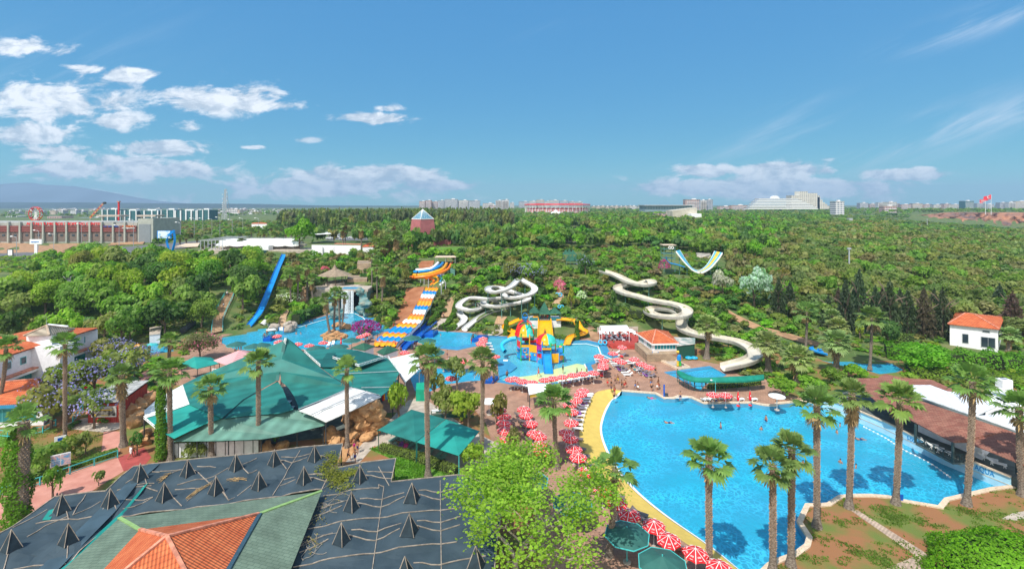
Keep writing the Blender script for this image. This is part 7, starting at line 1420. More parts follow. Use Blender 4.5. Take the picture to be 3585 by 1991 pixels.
def cafe():
 zf=1.6;o=W(2300,1240,0);t=empty('cafe',o);tag(t,'white cafe with orange hip roof and teal glazing on a stone plinth','building');ze=3.45
 E=[W(2281,1203,ze),W(2375,1202,ze),W(2338,1163,ze),W(2228,1167,ze)];E=[W(2283,1203,ze),W(2377,1201,ze),W(2340,1160,ze),W(2229,1166,ze)]
 R_=[W(2288,1149,6.6),W(2304,1159,6.6)]
 rfs(t,E,[W(2296,1153,5.3)],o,.12,caps=M['cap']);c=sum(E,Vc())/4;P=[p.lerp(c,.09)for p in E]
 lcl(wbx(MB(),[p.xy for p in P],0,ze-.05),o).mk('wall',M['wall'],t)
 window(t,P[0],P[1],.06,.94,2.05,3.1,M['white'],M['glass'],o,'window',6);window(t,P[3],P[0],.04,.40,2.05,3.1,M['white'],M['glass'],o,'window',2);window(t,P[3],P[0],.62,.94,2.05,3.1,M['white'],M['glass'],o,'window',2)
 lcl(MB().bar(E[0]-Vc((0,0,.15)),E[1]-Vc((0,0,.15)),.2,.3).bar(E[3]-Vc((0,0,.15)),E[0]-Vc((0,0,.15)),.2,.3),o).mk('fascia',M['white'],t)
 a,b_,c_,d_=W(2222,1200,1.5),W(2265,1245,1.5),W(2370,1236,1.5),W(2378,1215,1.5);q=[W(2222,1200,1.7),W(2256,1230,1.7),W(2264,1240,1.7),W(2372,1237,1.7),W(2386,1214,1.7)]
 t2=empty('stone_wall',o);tag(t2,'honey coloured rubble stone wall below the cafe','wall');lcl(MB().prism([p.xy for p in q+[W(2330,1190,1.5)]],-.1,1.7),o).mk('masonry',M['stonewall'],t2)
 t3=empty('shed',W(2400,1240,0));tag(t3,'dark green net shed with patchy roof right of the cafe','shed');o3=t3.location
 Q=[W(2372,1212,2.9),W(2432,1205,2.9),W(2432,1185,2.9),W(2350,1182,3.1)];lcl(MB().prism([p.xy for p in Q],-.1,2.8),o3).mk('net_wall',M['dkgreen'],t3)
 lcl(MB().sheet([p.lerp(sum(Q,Vc())/4,-.05)+Vc((0,0,.15))for p in Q],.08),o3).mk('roof',mat('patched_sheets',(.16,.25,.22),.7,0,.6,col2=(.55,.5,.45),edge=(.4,.6)),t3)
cafe()
def notice(u0,u1,vb,h,label,m=M['white'],pm=M['blue'],z=0):
 a,c=W(u0,vb,z),W(u1,vb,z);o=a.copy();t=empty('notice_board',o);tag(t,label,'notice board')
 for p in(a,c):lcl(MB().bar(p,p+Vc((0,0,h)),.12),o).mk('post',pm,t)
 lcl(MB().bar(a+Vc((0,0,h*.72)),c+Vc((0,0,h*.72)),.04,h*.5),o).mk('panel',m,t)
notice(2284,2304,1261,1.9,'white notice board on two blue posts before the stone wall');notice(977,992,1168,1.8,'white notice board on blue posts by the rocky stairs');notice(504,516,1258,1.8,'small white notice board with blue posts by the small left pool')
t=tag(MB().lathe((0,0,0),[(0,0),(.22,0),(.26,.7),(.2,.8),(0,.82)],10).mk('litter_bin',M['turq']),'teal litter bin beside the notice board','bin');t.location=W(2269,1261,0)
t=empty('basin',W(2360,1280,0));tag(t,'shallow pale concrete basin around the colourful figure','basin');Q=gz([(2316,1267),(2360,1261),(2416,1289),(2374,1294)])
lcl(MB().prism([p.xy for p in Q],0,.12),t.location).mk('floor',M['concrete'],t);b=MB()
for i in range(4):b.bar(Q[i]+Vc((0,0,.18)),Q[(i+1)%4]+Vc((0,0,.18)),.3,.36)
lcl(b,t.location).mk('kerb',M['kerb'],t)
def figure():
 o=W(2377,1282,.12);t=empty('statue',o);tag(t,'colourful standing figure in blue shirt and yellow green trousers with arm out','statue');b=MB()
 MB().tube([(-.25,0,0),(-.22,0,.8),(-.12,0,1.4)],[.26,.24,.28],8).mk('trouser_leg',CL['yellow'],t);MB().tube([(.28,0,0),(.24,0,.8),(.12,0,1.4)],[.26,.24,.28],8).mk('trouser_leg',M['green'],t)
 MB().tube([(0,0,1.3),(0,0,1.7),(0,0,2.3),(0,0,2.5)],[.42,.45,.42,.2],10).mk('shirt',M['blue'],t)
 MB().tube([(-.3,0,2.3),(-.8,-.1,2.35),(-1.3,-.1,2.5)],[.18,.14,.1],8).tube([(.35,0,2.3),(.6,-.1,1.8),(.5,-.3,1.5)],[.18,.15,.1],8).mk('arms',M['skin2'],t)
 MB().tube([(-.1,0,2.45),(-.2,0,2.7),(-.25,0,3.05),(-.22,0,3.2)],[.14,.26,.26,.1],10).mk('head',M['skin2'],t);MB().tube([(-.25,0,2.95),(-.25,0,3.2),(-.3,0,3.3)],[.32,.3,.05],10).mk('hat',CL['yellow'],t)
 MB().box((-.25,0,.08),(.4,.6,.2)).box((.3,0,.08),(.4,.6,.2)).mk('shoes',M['skin2'],t)
figure()
def queue():
 o=W(2452,1372,0);t=empty('queue_canopy',o);tag(t,'long curved green queue canopy before the splash pool','canopy')
 Fr=[(2369,1303),(2382,1316),(2402,1325),(2430,1332),(2470,1334),(2540,1334),(2620,1332),(2676,1325)];Bk=[(2374,1297),(2392,1302),(2412,1312),(2438,1320),(2470,1321),(2540,1318),(2620,1314),(2672,1310)]
 A=cml([W(u,v,2.3)for u,v in Fr],4);B=cml([W(u,v,2.5)for u,v in Bk],4);b=MB()
 for i in range(len(A)-1):
  m0,m1=(A[i]+B[i])/2+Vc((0,0,.32)),(A[i+1]+B[i+1])/2+Vc((0,0,.32));b.face(A[i],A[i+1],m1,m0);b.face(m0,m1,B[i+1],B[i]);d=Vc((0,0,-.28));b.face(A[i],A[i+1],A[i+1]+d,A[i]+d)
 lcl(b,o).mk('canopy',M['tealcan'],t);n=len(A)
 rail=[W(u,v,0)for u,v in[(2371,1337),(2385,1350),(2410,1362),(2445,1370),(2500,1370),(2560,1366),(2620,1362),(2680,1358)]];rr=cml(rail,3)
 for h in(.45,1.0):
  b=MB()
  for p,q in zip(rr,rr[1:]):b.bar(p+Vc((0,0,h)),q+Vc((0,0,h)),.06)
  lcl(b,o).mk('rail',M['dkgreen'],t)
 for i in range(0,len(rr),2):p=rr[i];lcl(MB().cyl(p,p+Vc((0,0,2.4 if i%4==0 else 1.0)),.05,.05,6),o).mk('post',M['dkgreen'],t)
M['tealcan']=mat('green_canvas',(.008,.19,.13),.6,.12,.8)
queue()
def lamp(u,vb,vt,label,z=0,m=None,P=None,arm=1.4,two=False,r=.06):
 B=P or W(u,vb,z);h=CH-(vt-V0)*B.y/F-B.z;t=empty('street_lamp',B);tag(t,label,'street lamp',None)
 MB().cyl((0,0,0),(0,0,h),r,r*.7,6).mk('pole',m or M['grey'],t)
 for s in((-1,1)if two else(-1,)):
  MB().tube([(0,0,h-.1),(s*arm*.5,0,h+arm*.12),(s*arm,0,h+arm*.15)],r*.5,6).mk('arm',m or M['grey'],t);MB().tube([(s*arm*.9,0,h+arm*.13),(s*arm*1.2,0,h+arm*.17),(s*arm*1.5,0,h+arm*.15)],[r*.9,r*2.4,r],6).mk('lamp_head',M['white'],t)
 return t
lamp(2505,1408,1332,'turquoise lamp post at the far edge of the big pool',m=M['turq'],arm=.6)
t=empty('sign_post',W(2325,1389,0));tag(t,'dark blue post with a speaker box at the far pool wall','post');MB().box((0,0,1.1),(.25,.12,2.2)).mk('panel',M['dkblue'],t);MB().box((.45,.2,.3),(.6,.4,.5)).mk('box',M['dark'],t)
def restaurant():
 o=W(3300,1560,0);t=empty('restaurant',o);tag(t,'restaurant with long brown shingle roofs and white flat roof panels, right','building')
 def pan(P,m,nm,th=.12):return lcl(MB().sheet(zl(P),th),o).mk(nm,m,t)
 pan([(2961,1324,4.6),(3072,1322,5.2),(3100,1308,5.6),(3150,1322,5.6),(3260,1328,5.6),(3356,1370,5.4),(3310,1372,5.3),(3258,1347,5.5),(3157,1347,5.6),(3226,1386,5.4),(3210,1398,5.2),(3110,1362,4.9),(3020,1366,4.3)],M['brshingle'],'roof')
 pan([(3023,1366,4.4),(3110,1362,4.95),(3212,1398,5.25),(3300,1428,5.5),(3385,1456,5.6),(3460,1482,5.4),(3533,1506,5.2),(3640,1545,5.2),(3640,1650,3.9),(3563,1618,3.8),(3470,1580,3.8),(3382,1546,3.8),(3336,1546,3.8),(3250,1502,3.8),(3175,1461,3.8),(3100,1430,3.9)],M['brshingle'],'roof')
 m=M['panelwhite']
 pan([(3157,1347,5.75),(3258,1347,5.75),(3317,1369,5.7),(3356,1372,5.7),(3420,1392,5.8),(3492,1420,5.8),(3415,1456,5.9),(3223,1388,5.75)],m,'flat_roof')
 pan([(3415,1454,5.85),(3500,1450,5.8),(3600,1480,5.8),(3590,1510,5.6),(3558,1505,5.5)],m,'flat_roof')
 pan([(3340,1375,6.1),(3352,1378,6.1),(3380,1384,7.0),(3350,1360,7.0)],m,'roof_hood')
 P=[W(3060,1392,4.3),W(3180,1452,3.9),W(3380,1540,3.9),W(3640,1645,3.9),W(3700,1560,4),W(3380,1440,4),W(3120,1352,4)];ctr=sum(P,Vc())/7
 lcl(wbx(MB(),[p.lerp(ctr,.6).xy for p in P],0,3.9),o).mk('wall',M['wall'],t)
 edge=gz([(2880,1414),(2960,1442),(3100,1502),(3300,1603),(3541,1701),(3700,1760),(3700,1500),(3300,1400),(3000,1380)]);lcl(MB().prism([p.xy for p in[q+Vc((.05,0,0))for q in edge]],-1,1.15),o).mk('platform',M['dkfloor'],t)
 a,c=gz([(2960,1442)])[0],gz([(3541,1701)])[0];E=gz([(2880,1414),(2960,1442),(3100,1502),(3300,1603),(3541,1701)])
 for p,q in zip(E,E[1:]):
  lcl(owl(p,q,0,1,-.9,1.15,.02,.08),o).mk('banner_wall',M['banner'],t);lcl(owl(p,q,0,1,1.1,1.3,.0,.3),o).mk('kerb',M['kerb'],t)
  lcl(owl(p,q,0,1,.05,.12,.11,.03),o).mk('band',M['kerb'],t)
 blue_=mat('lettering_blue',(.02,.25,.55),.5,.05,3);s=(E[4]-E[3]).normalized();nn=Vc((s.y,-s.x,0));nn=-nn if nn.dot(-E[3])<0 else nn
 def wl(t0):return E[3].lerp(E[4],t0)+nn*.14
 text('AQUA',wl(.50),wl(.78),.75,.22,blue_,par=t);dl=MB();c0=wl(.40)+Vc((0,0,.6));dl.tube([c0-s*.25+Vc((0,0,-.25)),c0,c0+s*.2+Vc((0,0,.3))],[.04,.13,.04],6).tube([c0+Vc((0,0,.42)),c0+Vc((0,0,.52))],.1,8);lcl(dl,o).mk('emblem',blue_,t)
 s2=(E[3]-E[2]).normalized();text('S-DOLPHIN',E[2].lerp(E[3],.42)+nn*.14,E[2].lerp(E[3],.74)+nn*.14,.55,.2,blue_,par=t)
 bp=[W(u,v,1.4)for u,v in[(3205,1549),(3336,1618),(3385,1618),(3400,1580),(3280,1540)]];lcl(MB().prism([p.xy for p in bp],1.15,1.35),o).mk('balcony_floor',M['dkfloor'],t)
 corners=[W(3205,1549,1.35),W(3270,1583,1.35),W(3336,1618,1.35),W(3385,1618,1.35)]
 for p,q in zip(corners,corners[1:]):
  n=2
  for k in range(n):
   a1,c1=p.lerp(q,k/n),p.lerp(q,(k+1)/n);up=Vc((0,0,1.0));b=MB();b.bar(a1+up,c1+up,.08);b.bar(a1+Vc((0,0,.1)),c1+Vc((0,0,.1)),.08);b.bar(a1,c1+up,.05);b.bar(c1,a1+up,.05);b.bar(a1,a1+up,.09);lcl(b,o).mk('railing',M['dkwood'],t)
 for p in corners[0],corners[2]:lcl(MB().bar(p,p+Vc((0,0,2.5)),.22),o).mk('post',M['dkwood'],t)
 for(u,v)in((3130,1440),(3560,1660)):p=W(u,v,1.3);lcl(MB().bar(p,p+Vc((0,0,2.5)),.2),o).mk('post',M['dkwood'],t)
 t2=empty('air_conditioner',W(3515,1352,5.5));tag(t2,'white air conditioning unit on the white flat roof at far right','air conditioner');MB().box((0,0,.5),(1.6,1.2,1.3)).mk('casing',M['white'],t2);MB().lathe((0,0,1.16),[(.4,0),(.45,.05),(.1,.06)],10).mk('fan_guard',M['grey'],t2)
 o3=W(3520,1400,0);t3=empty('annexe',o3);tag(t3,'small white flat roofed annexe behind the restaurant at the right edge','building');Q=[W(3450,1410,3.6),W(3560,1430,3.6),W(3640,1400,3.6),W(3540,1360,3.6),W(3450,1352,3.6)];lcl(MB().prism([p.xy for p in Q],0,3.6),o3).mk('wall',M['wall'],t3)
M['panelwhite']=ribbed('white_metal_panels',(.66,.68,.70),.9,0,.2,.04,.4,.93,.5);M['banner']=mat('pale_blue_banner',(.40,.66,.78),.5,.08,.6);M['dkwood']=mat('dark_green_timber',(.035,.06,.06),.7,.1,3)
restaurant()
for i,(u,v)in enm([(3255,1560),(3275,1572),(3300,1585),(3420,1590),(3460,1612),(3490,1628)]):lgr(lw,u,v,.8,'white lounger %s from the left on the shaded restaurant platform'%nth(i),z=1.38)
t=empty('lane_rope',W(3100,1560,WL));tag(t,'white float rope parallel to the restaurant wall','float rope');b=MB();b2=MB()
Pr=[W(u,v,WL+.05)for u,v in[(3025,1493),(3100,1532),(3160,1571),(3250,1616),(3325,1668)]];Pr=cml(Pr,6)
for p,q in zip(Pr,Pr[1:]):b.bar(p,q,.04)
for p in Pr:b2.lathe(p,[(.02,-.09),(.13,-.05),(.13,.05),(.02,.09)],8)
lcl(b,t.location).mk('rope',M['white'],t);lcl(b2,t.location).mk('floats',M['white'],t)
tag(MB().box((0,0,.4),(.5,.1,.8)).mk('depth_sign',M['dkblue']),'small blue sign on the near pool kerb between two palms','sign').location=W(3154,1755,0)
def house_right():
 gz_=.8;zt=5.8;E=[W(3318,1133,zt),W(3500,1152,zt),W(3516,1110,zt),W(3345,1094,zt)];o=W(3400,1215,gz_);o.z=0;t=empty('house',o);tag(t,'white house with a terracotta hip roof among the conifers, right','building')
 rfs(t,E,[W(3380,1095,7.8),W(3410,1099,7.8)],o,.15,caps=M['cap']);c=sum(E,Vc())/4;P=[p.lerp(c,.07)for p in E];lcl(wbx(MB(),[p.xy for p in P],0,zt-.1),o).mk('wall',M['wall'],t)
 window(t,P[0],P[1],.26,.40,1.6,3.8,M['grey'],M['dkglass'],o,'door');window(t,P[0],P[1],.65,.95,1.2,3.6,M['grey'],M['dkglass'],o,'door',1);window(t,P[0],P[1],.68,.84,4.6,5.1,M['grey'],M['dkglass'],o)
house_right()
def gazebo():
 B=G(1172,1000);o=B;t=empty('gazebo',o);tag(t,'round wooden gazebo with a wide brown umbrella-like roof','gazebo');n=8;r=5.6;ze=3.4
 m=ribbed('grey_shingles',(.30,.23,.16),.3,2,.4,.15,.8,.7);b=MB()
 E=[Vc((r*math.cos(k*math.pi/4+.39),r*math.sin(k*math.pi/4+.39)*.9,ze))for k in range(n)];T=[Vc((.9*math.cos(k*math.pi/4+.39),.9*math.sin(k*math.pi/4+.39),ze+2.0))for k in range(n)]
 for k in range(n):b.face(E[k],E[(k+1)%n],T[(k+1)%n],T[k]);b.face(T[k],T[(k+1)%n],(0,0,ze+3.6))
 b.mk('roof',m,t)
 for k in range(n):MB().cyl((E[k].x*.62,E[k].y*.62,0),(E[k].x*.62,E[k].y*.62,ze+.8),.1,.1,6).mk('post',M['trunk'],t)
 MB().lathe((0,0,0),[(3.3,0),(3.3,1.0),(3.2,1.05),(3.1,1.0),(3.1,0)],8).mk('counter',M['concrete'],t)
 stc(MB().lathe(B+Vc((0,0,.1)),[(0,.0),(9,.0),(9,-3)],20).mk('terrace_floor',M['concrete']))
gazebo()
b=MB();Pf=[G(1145,1012),G(1180,1014),G(1220,1013),G(1250,1012),G(1278,1006)]
for p,q in zip(Pf,Pf[1:]):
 for k in range(3):
  a,c=p.lerp(q,k/3),p.lerp(q,(k+1)/3);up=Vc((0,0,1));b.bar(a+up,c+up,.08);b.bar(a,c+up,.05);b.bar(c,a+up,.05);b.bar(a,a+up,.08)
tag(b.mk('timber_fence',M['batten']),'crossed timber fence above the waterfall lip','fence')
tag(cliff('retaining_wall',list(range(1215,1286,7)),165,8.6,6.5,M['stonewall'],'stone retaining wall right of the gazebo',8,.2,.1,2),'stone retaining wall right of the gazebo','wall')
tag(cliff('retaining_wall',list(range(1250,1300,7)),176,12.5,8.6,M['stonewall'],'',9,.2,.1,2),'upper stone retaining wall between the palms','wall');
for o_ in list(SC.objects):
 if o_.name.startswith('retaining_wall'):del o_['kind']
def bluestair(u0,u1,vt,vb,label):
 o=W((u0+u1)/2,vb,0);t=empty('blue_platform',o);tag(t,label,'platform');P=[W(u0,vb,.6),W(u1-18,vb,.6),W(u1,vt,.6),W(u0+24,vt,.6)];lcl(MB().prism([p.xy for p in P],-.6,.6),o).mk('deck',M['dkblue'],t)
 for a,c in((P[0],P[3]),(P[1],P[2])):
  b=MB()
  for k in range(4):p,q=a.lerp(c,k/4),a.lerp(c,(k+1)/4);up=Vc((0,0,1));b.bar(p,p+up,.06);b.bar(p+up,q+up,.06);b.bar(p,q+up,.04);b.bar(q,p+up,.04)
  lcl(b,o).mk('railing',M['dkgreen'],t)
bluestair(1480,1534,1155,1170,'blue step platform with railings left of the middle pool');bluestair(1652,1708,1172,1186,'blue step platform with railings right of the middle pool');bluestair(920,965,1172,1184,'blue platform with railings at the left of the waterfall pool');bluestair(1696,1745,1315,1332,'blue platform with railings where the pool meets the plaza')
b=MB();P0,P1=W(1510,1462,0),W(1660,1462,0)
for k in range(60):p=P0.lerp(P1,k/60);b.box((p.x,p.y,.55),(.08,.03,1.1))
b.bar(P0+Vc((0,.04,.3)),P1+Vc((0,.04,.3)),.05,.08);b.bar(P0+Vc((0,.04,.9)),P1+Vc((0,.04,.9)),.05,.08);tag(b.mk('picket_fence',M['dkgreen']),'dark green picket fence under the citrus trees','fence')
tag(MB().bar(W(1512,1440,.9),W(1552,1436,.9),.8,.25).mk('counter',M['white']),'white counter behind the picket fence','counter')
g_=empty('playground_wall',W(1350,1412,0));tag(g_,'striped multicoloured wall under the edge of the teal tent','wall');P0,P1=W(1338,1404,0),W(1392,1378,0)
for k in range(12):lcl(owl(P0,P1,k/12,(k+1)/12,0,2.6,0,.08),g_.location).mk('board',[M['redp'],M['yellow'],M['blue'],M['turq']][k%4],g_)
tag(MB().prism([p.xy for p in gz([(1458,1378),(1490,1376),(1490,1404),(1456,1404)])],0,2.0).mk('green_booth',mat('bright_green_cloth',(.01,.33,.20),.6,.1,1)),'bright green booth behind the second tall palm','booth')
def railing(P,label,h=1.0,m=None,z=0,step=1.6):
 Q=[W(u,v,z)for u,v in P];o=Q[0].copy();t=empty('railing',o);tag(t,label,'railing');b=MB();c=MB()
 for p,q in zip(Q,Q[1:]):
  n=max(1,int((q-p).length/step))
  for hh in(h,.25):b.bar(p+Vc((0,0,hh)),q+Vc((0,0,hh)),.09)
  for k in range(n+1):r=p.lerp(q,k/n);c.bar(r,r+Vc((0,0,h)),.07 if k%3 else .12)
 lcl(b,o).mk('rail',m or M['turq'],t);lcl(c,o).mk('balusters',m or M['turq'],t)
railing([(412,1602),(330,1630),(245,1660),(140,1698),(100,1710)],'turquoise railing along the pink path, right stretch');railing([(60,1722),(0,1738),(-60,1755)],'turquoise railing along the pink path, left stretch');railing([(195,1490),(150,1515),(60,1535),(-40,1525)],'turquoise railing round the lawn at the left edge');railing([(290,1435),(255,1480)],'short turquoise railing left of the kiosk')
def billboards():
 t=empty('billboard',W(225,1640,0));tag(t,'upper white sign board with blue and red logo behind the railing','billboard');o=t.location
 a,c=W(190,1600,0),W(232,1590,0);lcl(owl(a,c,0,1,1.5,2.7,0,.08),o).mk('panel',M['white'],t);b=MB();s=(c-a).normalized();nn=Vc((s.y,-s.x,0));m_=a.lerp(c,.5)+nn*.12
 lcl(owl(a,c,.28,.72,2.1,2.5,.1,.02),o).mk('logo',M['dkblue'],t);lcl(owl(a,c,.15,.5,1.75,1.95,.1,.02),o).mk('logo',CL['red'],t);lcl(owl(a,c,.55,.85,1.75,1.95,.1,.02),o).mk('logo',M['dkblue'],t)
 for k in(.1,.9):p=a.lerp(c,k);lcl(MB().bar(p,p+Vc((0,0,1.5)),.1),o).mk('post',M['cap'],t)
 t=empty('billboard',W(225,1660,0));tag(t,'lower wide board with photos of pools behind the railing','billboard');o=t.location
 a,c=W(175,1665,0),W(248,1648,0);lcl(owl(a,c,0,1,1.0,2.5,0,.08),o).mk('panel',M['white'],t)
 for k in range(2):
  for j in range(2):lcl(owl(a,c,.06+.48*k,.48+.48*k,1.1+.7*j,1.7+.7*j,.1,.02),o).mk('photo',mat('pool_photo',(.1,.3,.5),.5,0,3,col2=(.6,.4,.4)),t)
 for k in(.1,.93):p=a.lerp(c,k);lcl(MB().bar(p,p+Vc((0,0,1.0)),.12),o).mk('post',M['cap'],t)
billboards()
srf('pump_shed','small grey white shed behind the bright green bush',[W(523,1172,2.4),W(560,1168,2.4),W(566,1140,2.4),W(523,1144,2.4)],[W(543,1152,2.5)],0,M['concrete'],M['wall'],inset=.02)
for(u,v)in((757,1150),(481,1232)):
 t=empty('pool_toy',W(u,v,0));tag(t,'yellow curved plastic pool slide at the foot of the left stairs' if u==757 else 'yellow plastic water toy at the edge of the small left pool','pool slide')
 MB().tube([(1.3,0,.1),(.9,0,.9),(.1,0,1.5),(-.7,0,1.3),(-1.0,0,.4)],.38,10).mk('slide',M['yellow'],t,smooth=True);MB().cyl((0,0,0),(0,0,1.4),.12,.12,6).mk('post',M['orange'],t)
 # toy play structure in the pool
def play():
 o=W(1872,1262,-.2);t=empty('play_structure',o);tag(t,'colourful toy water play structure with two striped domes and a tipping bucket','play structure')
 y=o.y;X=lambda u,dy=0:DY(u,0,y+dy).x-o.x;Z=lambda v,dy=0:DY(0,v,y+dy).z-o.z
 sea=mat('sea_panel_print',(.01,.18,.50),.35,0,.9,col2=(.03,.42,.72),edge=(.35,.65))
 def post(u,dy,vt,m,vb=1262):MB().cyl((X(u,dy),dy,-.3),(X(u,dy),dy,Z(vt,dy)),.13,.13,8).mk('post',m,t)
 def panel(u0,u1,v0,v1,dy,m,dy2=None,nm='panel'):
  dy2=dy if dy2 is None else dy2;b=MB();a,c=Vc((X(u0,dy),dy,0)),Vc((X(u1,dy2),dy2,0));zt,zb=Z(v0,dy),Z(v1,dy);b.bar(a+Vc((0,0,(zt+zb)/2)),c+Vc((0,0,(zt+zb)/2)),.08,zt-zb);return b.mk(nm,m,t)
 for(u,dy,vt,m)in((1809,2,1165,M['turq']),(1824,0,1165,M['green']),(1854,0,1170,M['yellow']),(1868,3.5,1165,M['turq']),(1838,4.5,1165,M['redp']),(1881,-1,1185,M['magenta']),(1898,-2.5,1195,M['blue']),(1929,-2.5,1200,M['green']),(1945,1,1200,M['yellow']),(1957,-2,1215,M['blue']),(1972,-1,1210,M['green']),(1912,2.5,1195,M['turq'])):post(u,dy,vt,m)
 panel(1809,1824,1216,1248,2,sea,0);panel(1824,1854,1216,1254,0,sea);panel(1855,1880,1230,1258,0,sea,-1);panel(1881,1897,1248,1268,-1,sea,-2.5)
 panel(1810,1823,1188,1212,2,M['redp'],0);panel(1824,1854,1207,1215,0,M['yellow']);panel(1855,1880,1205,1232,0,M['yellow'],-1);panel(1881,1896,1232,1254,-1,M['redp'],-2.3);panel(1882,1897,1200,1222,-1,M['magenta'],-2.3)
 panel(1931,1956,1238,1270,-2.4,M['yellow'],-2.1);panel(1958,1972,1245,1262,-2,M['orange'],-1);panel(1828,1850,1182,1192,4,M['redp']);panel(1840,1870,1182,1200,4.4,M['green']);panel(1856,1880,1190,1200,2.5,M['redp'])
 for(u0,u1,v,d)in((1809,1880,1210,2.2),(1880,1930,1226,0.0),(1930,1972,1232,0)):
  MB().box(((X(u0,d)+X(u1,d))/2,d,Z(v,d)),(X(u1,d)-X(u0,d),4.2,.12)).mk('platform',M['blue'],t)
 for(u,v,dy)in((1815,1223,1.2),(1838,1226,-.1)):
  b=MB();c=Vc((X(u,dy),dy-.08,Z(v,dy)));b.tube([c+Vc((.42*math.cos(a*.5236),0,.42*math.sin(a*.5236)))for a in range(13)],.07,6,False);b.mk('porthole',M['cap'],t)
 for(u,v,dy)in((1843,1240,-.12),(1858,1242,-.12),(1873,1242,-.8),(1887,1256,-1.6)):
  c=Vc((X(u,dy),dy,Z(v,dy)));b=MB();b.lathe((0,0,0),[(0,-.03),(.2,-.03),(.2,.03),(0,.03)],8);b.v=[tuple(c+Vc((q[0]*1.3,q[2],q[1])))for q in b.v];b.face(c+Vc((.2,0,0)),c+Vc((.45,0,.18)),c+Vc((.45,0,-.18)));b.mk('fish_motif',CL['yellow'],t)
 for(u,v,dy)in((1812,1243,1.9),(1830,1250,-.1),(1846,1250,-.1),(1858,1250,-.15)):
  c=Vc((X(u,dy),dy-.06,Z(v,dy)));b=MB()
  for k in range(5):b.bar(c,c+Vc((.35*math.sin(k-2),0,.45*math.cos((k-2)*.6))),.06)
  b.mk('coral_motif',M['magenta'],t)
 def dome(u,v,dy,r,h,cols,rot):
  c=Vc((X(u,dy),dy,Z(v,dy)));n=32;prof=[(1.06,-.10),(1.08,.0),(1.0,.05),(.96,.25),(.86,.52),(.66,.78),(.38,.95),(.02,1.02)];d0=None
  for s in range(len(cols)):
   b=MB();per=n//len(cols)
   for k in range(s*per,(s+1)*per):
    for(r0,z0),(r1,z1)in zip(prof,prof[1:]):
     sc=lambda kk,zz:(1+.05*abs(math.sin(math.pi*(kk%per)/per))if zz>.1 else 1.0);f=lambda rr,zz,kk:c+Vc((rr*r*sc(kk,zz)*math.cos(rot+2*math.pi*kk/n),rr*r*sc(kk,zz)*math.sin(rot+2*math.pi*kk/n),zz*h-(.22*abs(math.sin(math.pi*2*kk/per))if zz<-.05 else 0)))
     b.face(f(r0,z0,k),f(r0,z0,k+1),f(r1,z1,k+1),f(r1,z1,k))
   b.mk('dome_panel',cols[s],t,smooth=True)
 dome(1838,1166,2.2,2.15,1.95,[M['yellow'],M['turqp2'],M['green'],M['yellow'],M['turqp2'],M['redp'],M['redp'],M['redp']],-2.2)
 dome(1912,1194,-.3,2.1,1.6,[M['yellow'],M['turqp2'],M['turqp2'],M['green'],M['redp'],M['redp'],M['redp'],M['redp']],-2.2)
 c=Vc((X(1838,2.2),2.2,Z(1166,2.2)))
 for a in(.5,-.6):
  b=MB();b.tube([c+Vc((2.3*math.cos(q*.314)*math.cos(a),2.3*math.cos(q*.314)*math.sin(a),2.9*math.sin(q*.314)))for q in range(11)],.09,8);b.mk('arch',M['redp'],t,smooth=True)
 b=MB();c2=Vc((X(1848,2.2),2.2,Z(1138,2.2)))
 for k in range(7):
  a=k*.9;d=Vc((math.cos(a),math.sin(a),0));s=Vc((-d.y,d.x,0));b.face(c2,c2+d*1.0+s*.4+Vc((0,0,.1)),c2+d*2.1+Vc((0,0,-.35)),c2+d*1.0-s*.4+Vc((0,0,.1)))
 b.mk('leaf_top',M['turqp2'],t);MB().cyl(c2-Vc((0,0,2)),c2+Vc((0,0,.6)),.14,.14,8).mk('post',M['yellow'],t)
 c3=Vc((X(1838,2.2),2.2,Z(1128,2.2)));MB().lathe(c3,[(0,0),(.38,0),(.62,1.1),(.66,1.15),(.58,1.12),(.34,.05)],12).mk('bucket',M['blue'],t,smooth=True);b=MB()
 b.tube([c3+Vc((.6*math.cos(q*.314),0,1.1+1.0*math.sin(q*.314)))for q in range(11)],.06,6);b.mk('bucket_handle',M['blue'],t)
 tb=[(1808,1184,3),(1790,1186,3),(1768,1196,2.6),(1757,1208,2),(1760,1222,1),(1768,1230,.2)];P=[Vc((X(u,d),d,Z(v,d)))for u,v,d in tb];MB().tube(cml(P,5),.48,12,False).mk('tube_slide',M['ringblue'],t,smooth=True)
 a=Vc((X(1770,.2),-.6,.15));MB().box(a,(1.0,.9,.3)).mk('slide_exit',M['white'],t)
 b=MB();f=[(1914,1238,-3),(1914,1262,-4.2),(1914,1282,-6.8),(1914,1296,-8.6)];Q=[Vc((X(1914,-3),d,z))for d,z in((-2.6,2.3),(-3.4,2.2),(-5.6,.6),(-7.4,.1),(-8.4,.05))]
 for p,q in zip(Q,Q[1:]):
  for s in(-.85,.85):b.bar(p+Vc((s,0,.2)),q+Vc((s,0,.2)),.12,.45)
  b.face(p+Vc((-.85,0,0)),p+Vc((.85,0,0)),q+Vc((.85,0,0)),q+Vc((-.85,0,0)))
 b.mk('front_slide',M['blue'],t);b=MB()
 for k in range(9):b.bar(Vc((X(1901,-2.6)+k*.22,-2.7,2.3)),Vc((X(1901,-2.6)+k*.22,-2.7,3.5)),.04)
 b.mk('guard_bars',M['dark'],t);panel(1898,1929,1218,1224,-2.7,M['yellow'])
 for i,(u,v,m)in enm(((1957,1216,M['redp']),(1963,1213,M['yellow']),(1967,1206,M['green']),(1976,1206,M['yellow']),(1953,1213,M['green']))):
  MB().lathe((X(u,-1.5),-1.5,Z(v,-1.5)),[(.02,.25),(.3,.16),(.38,0),(.02,.02)],10).mk('spinner',m,t)
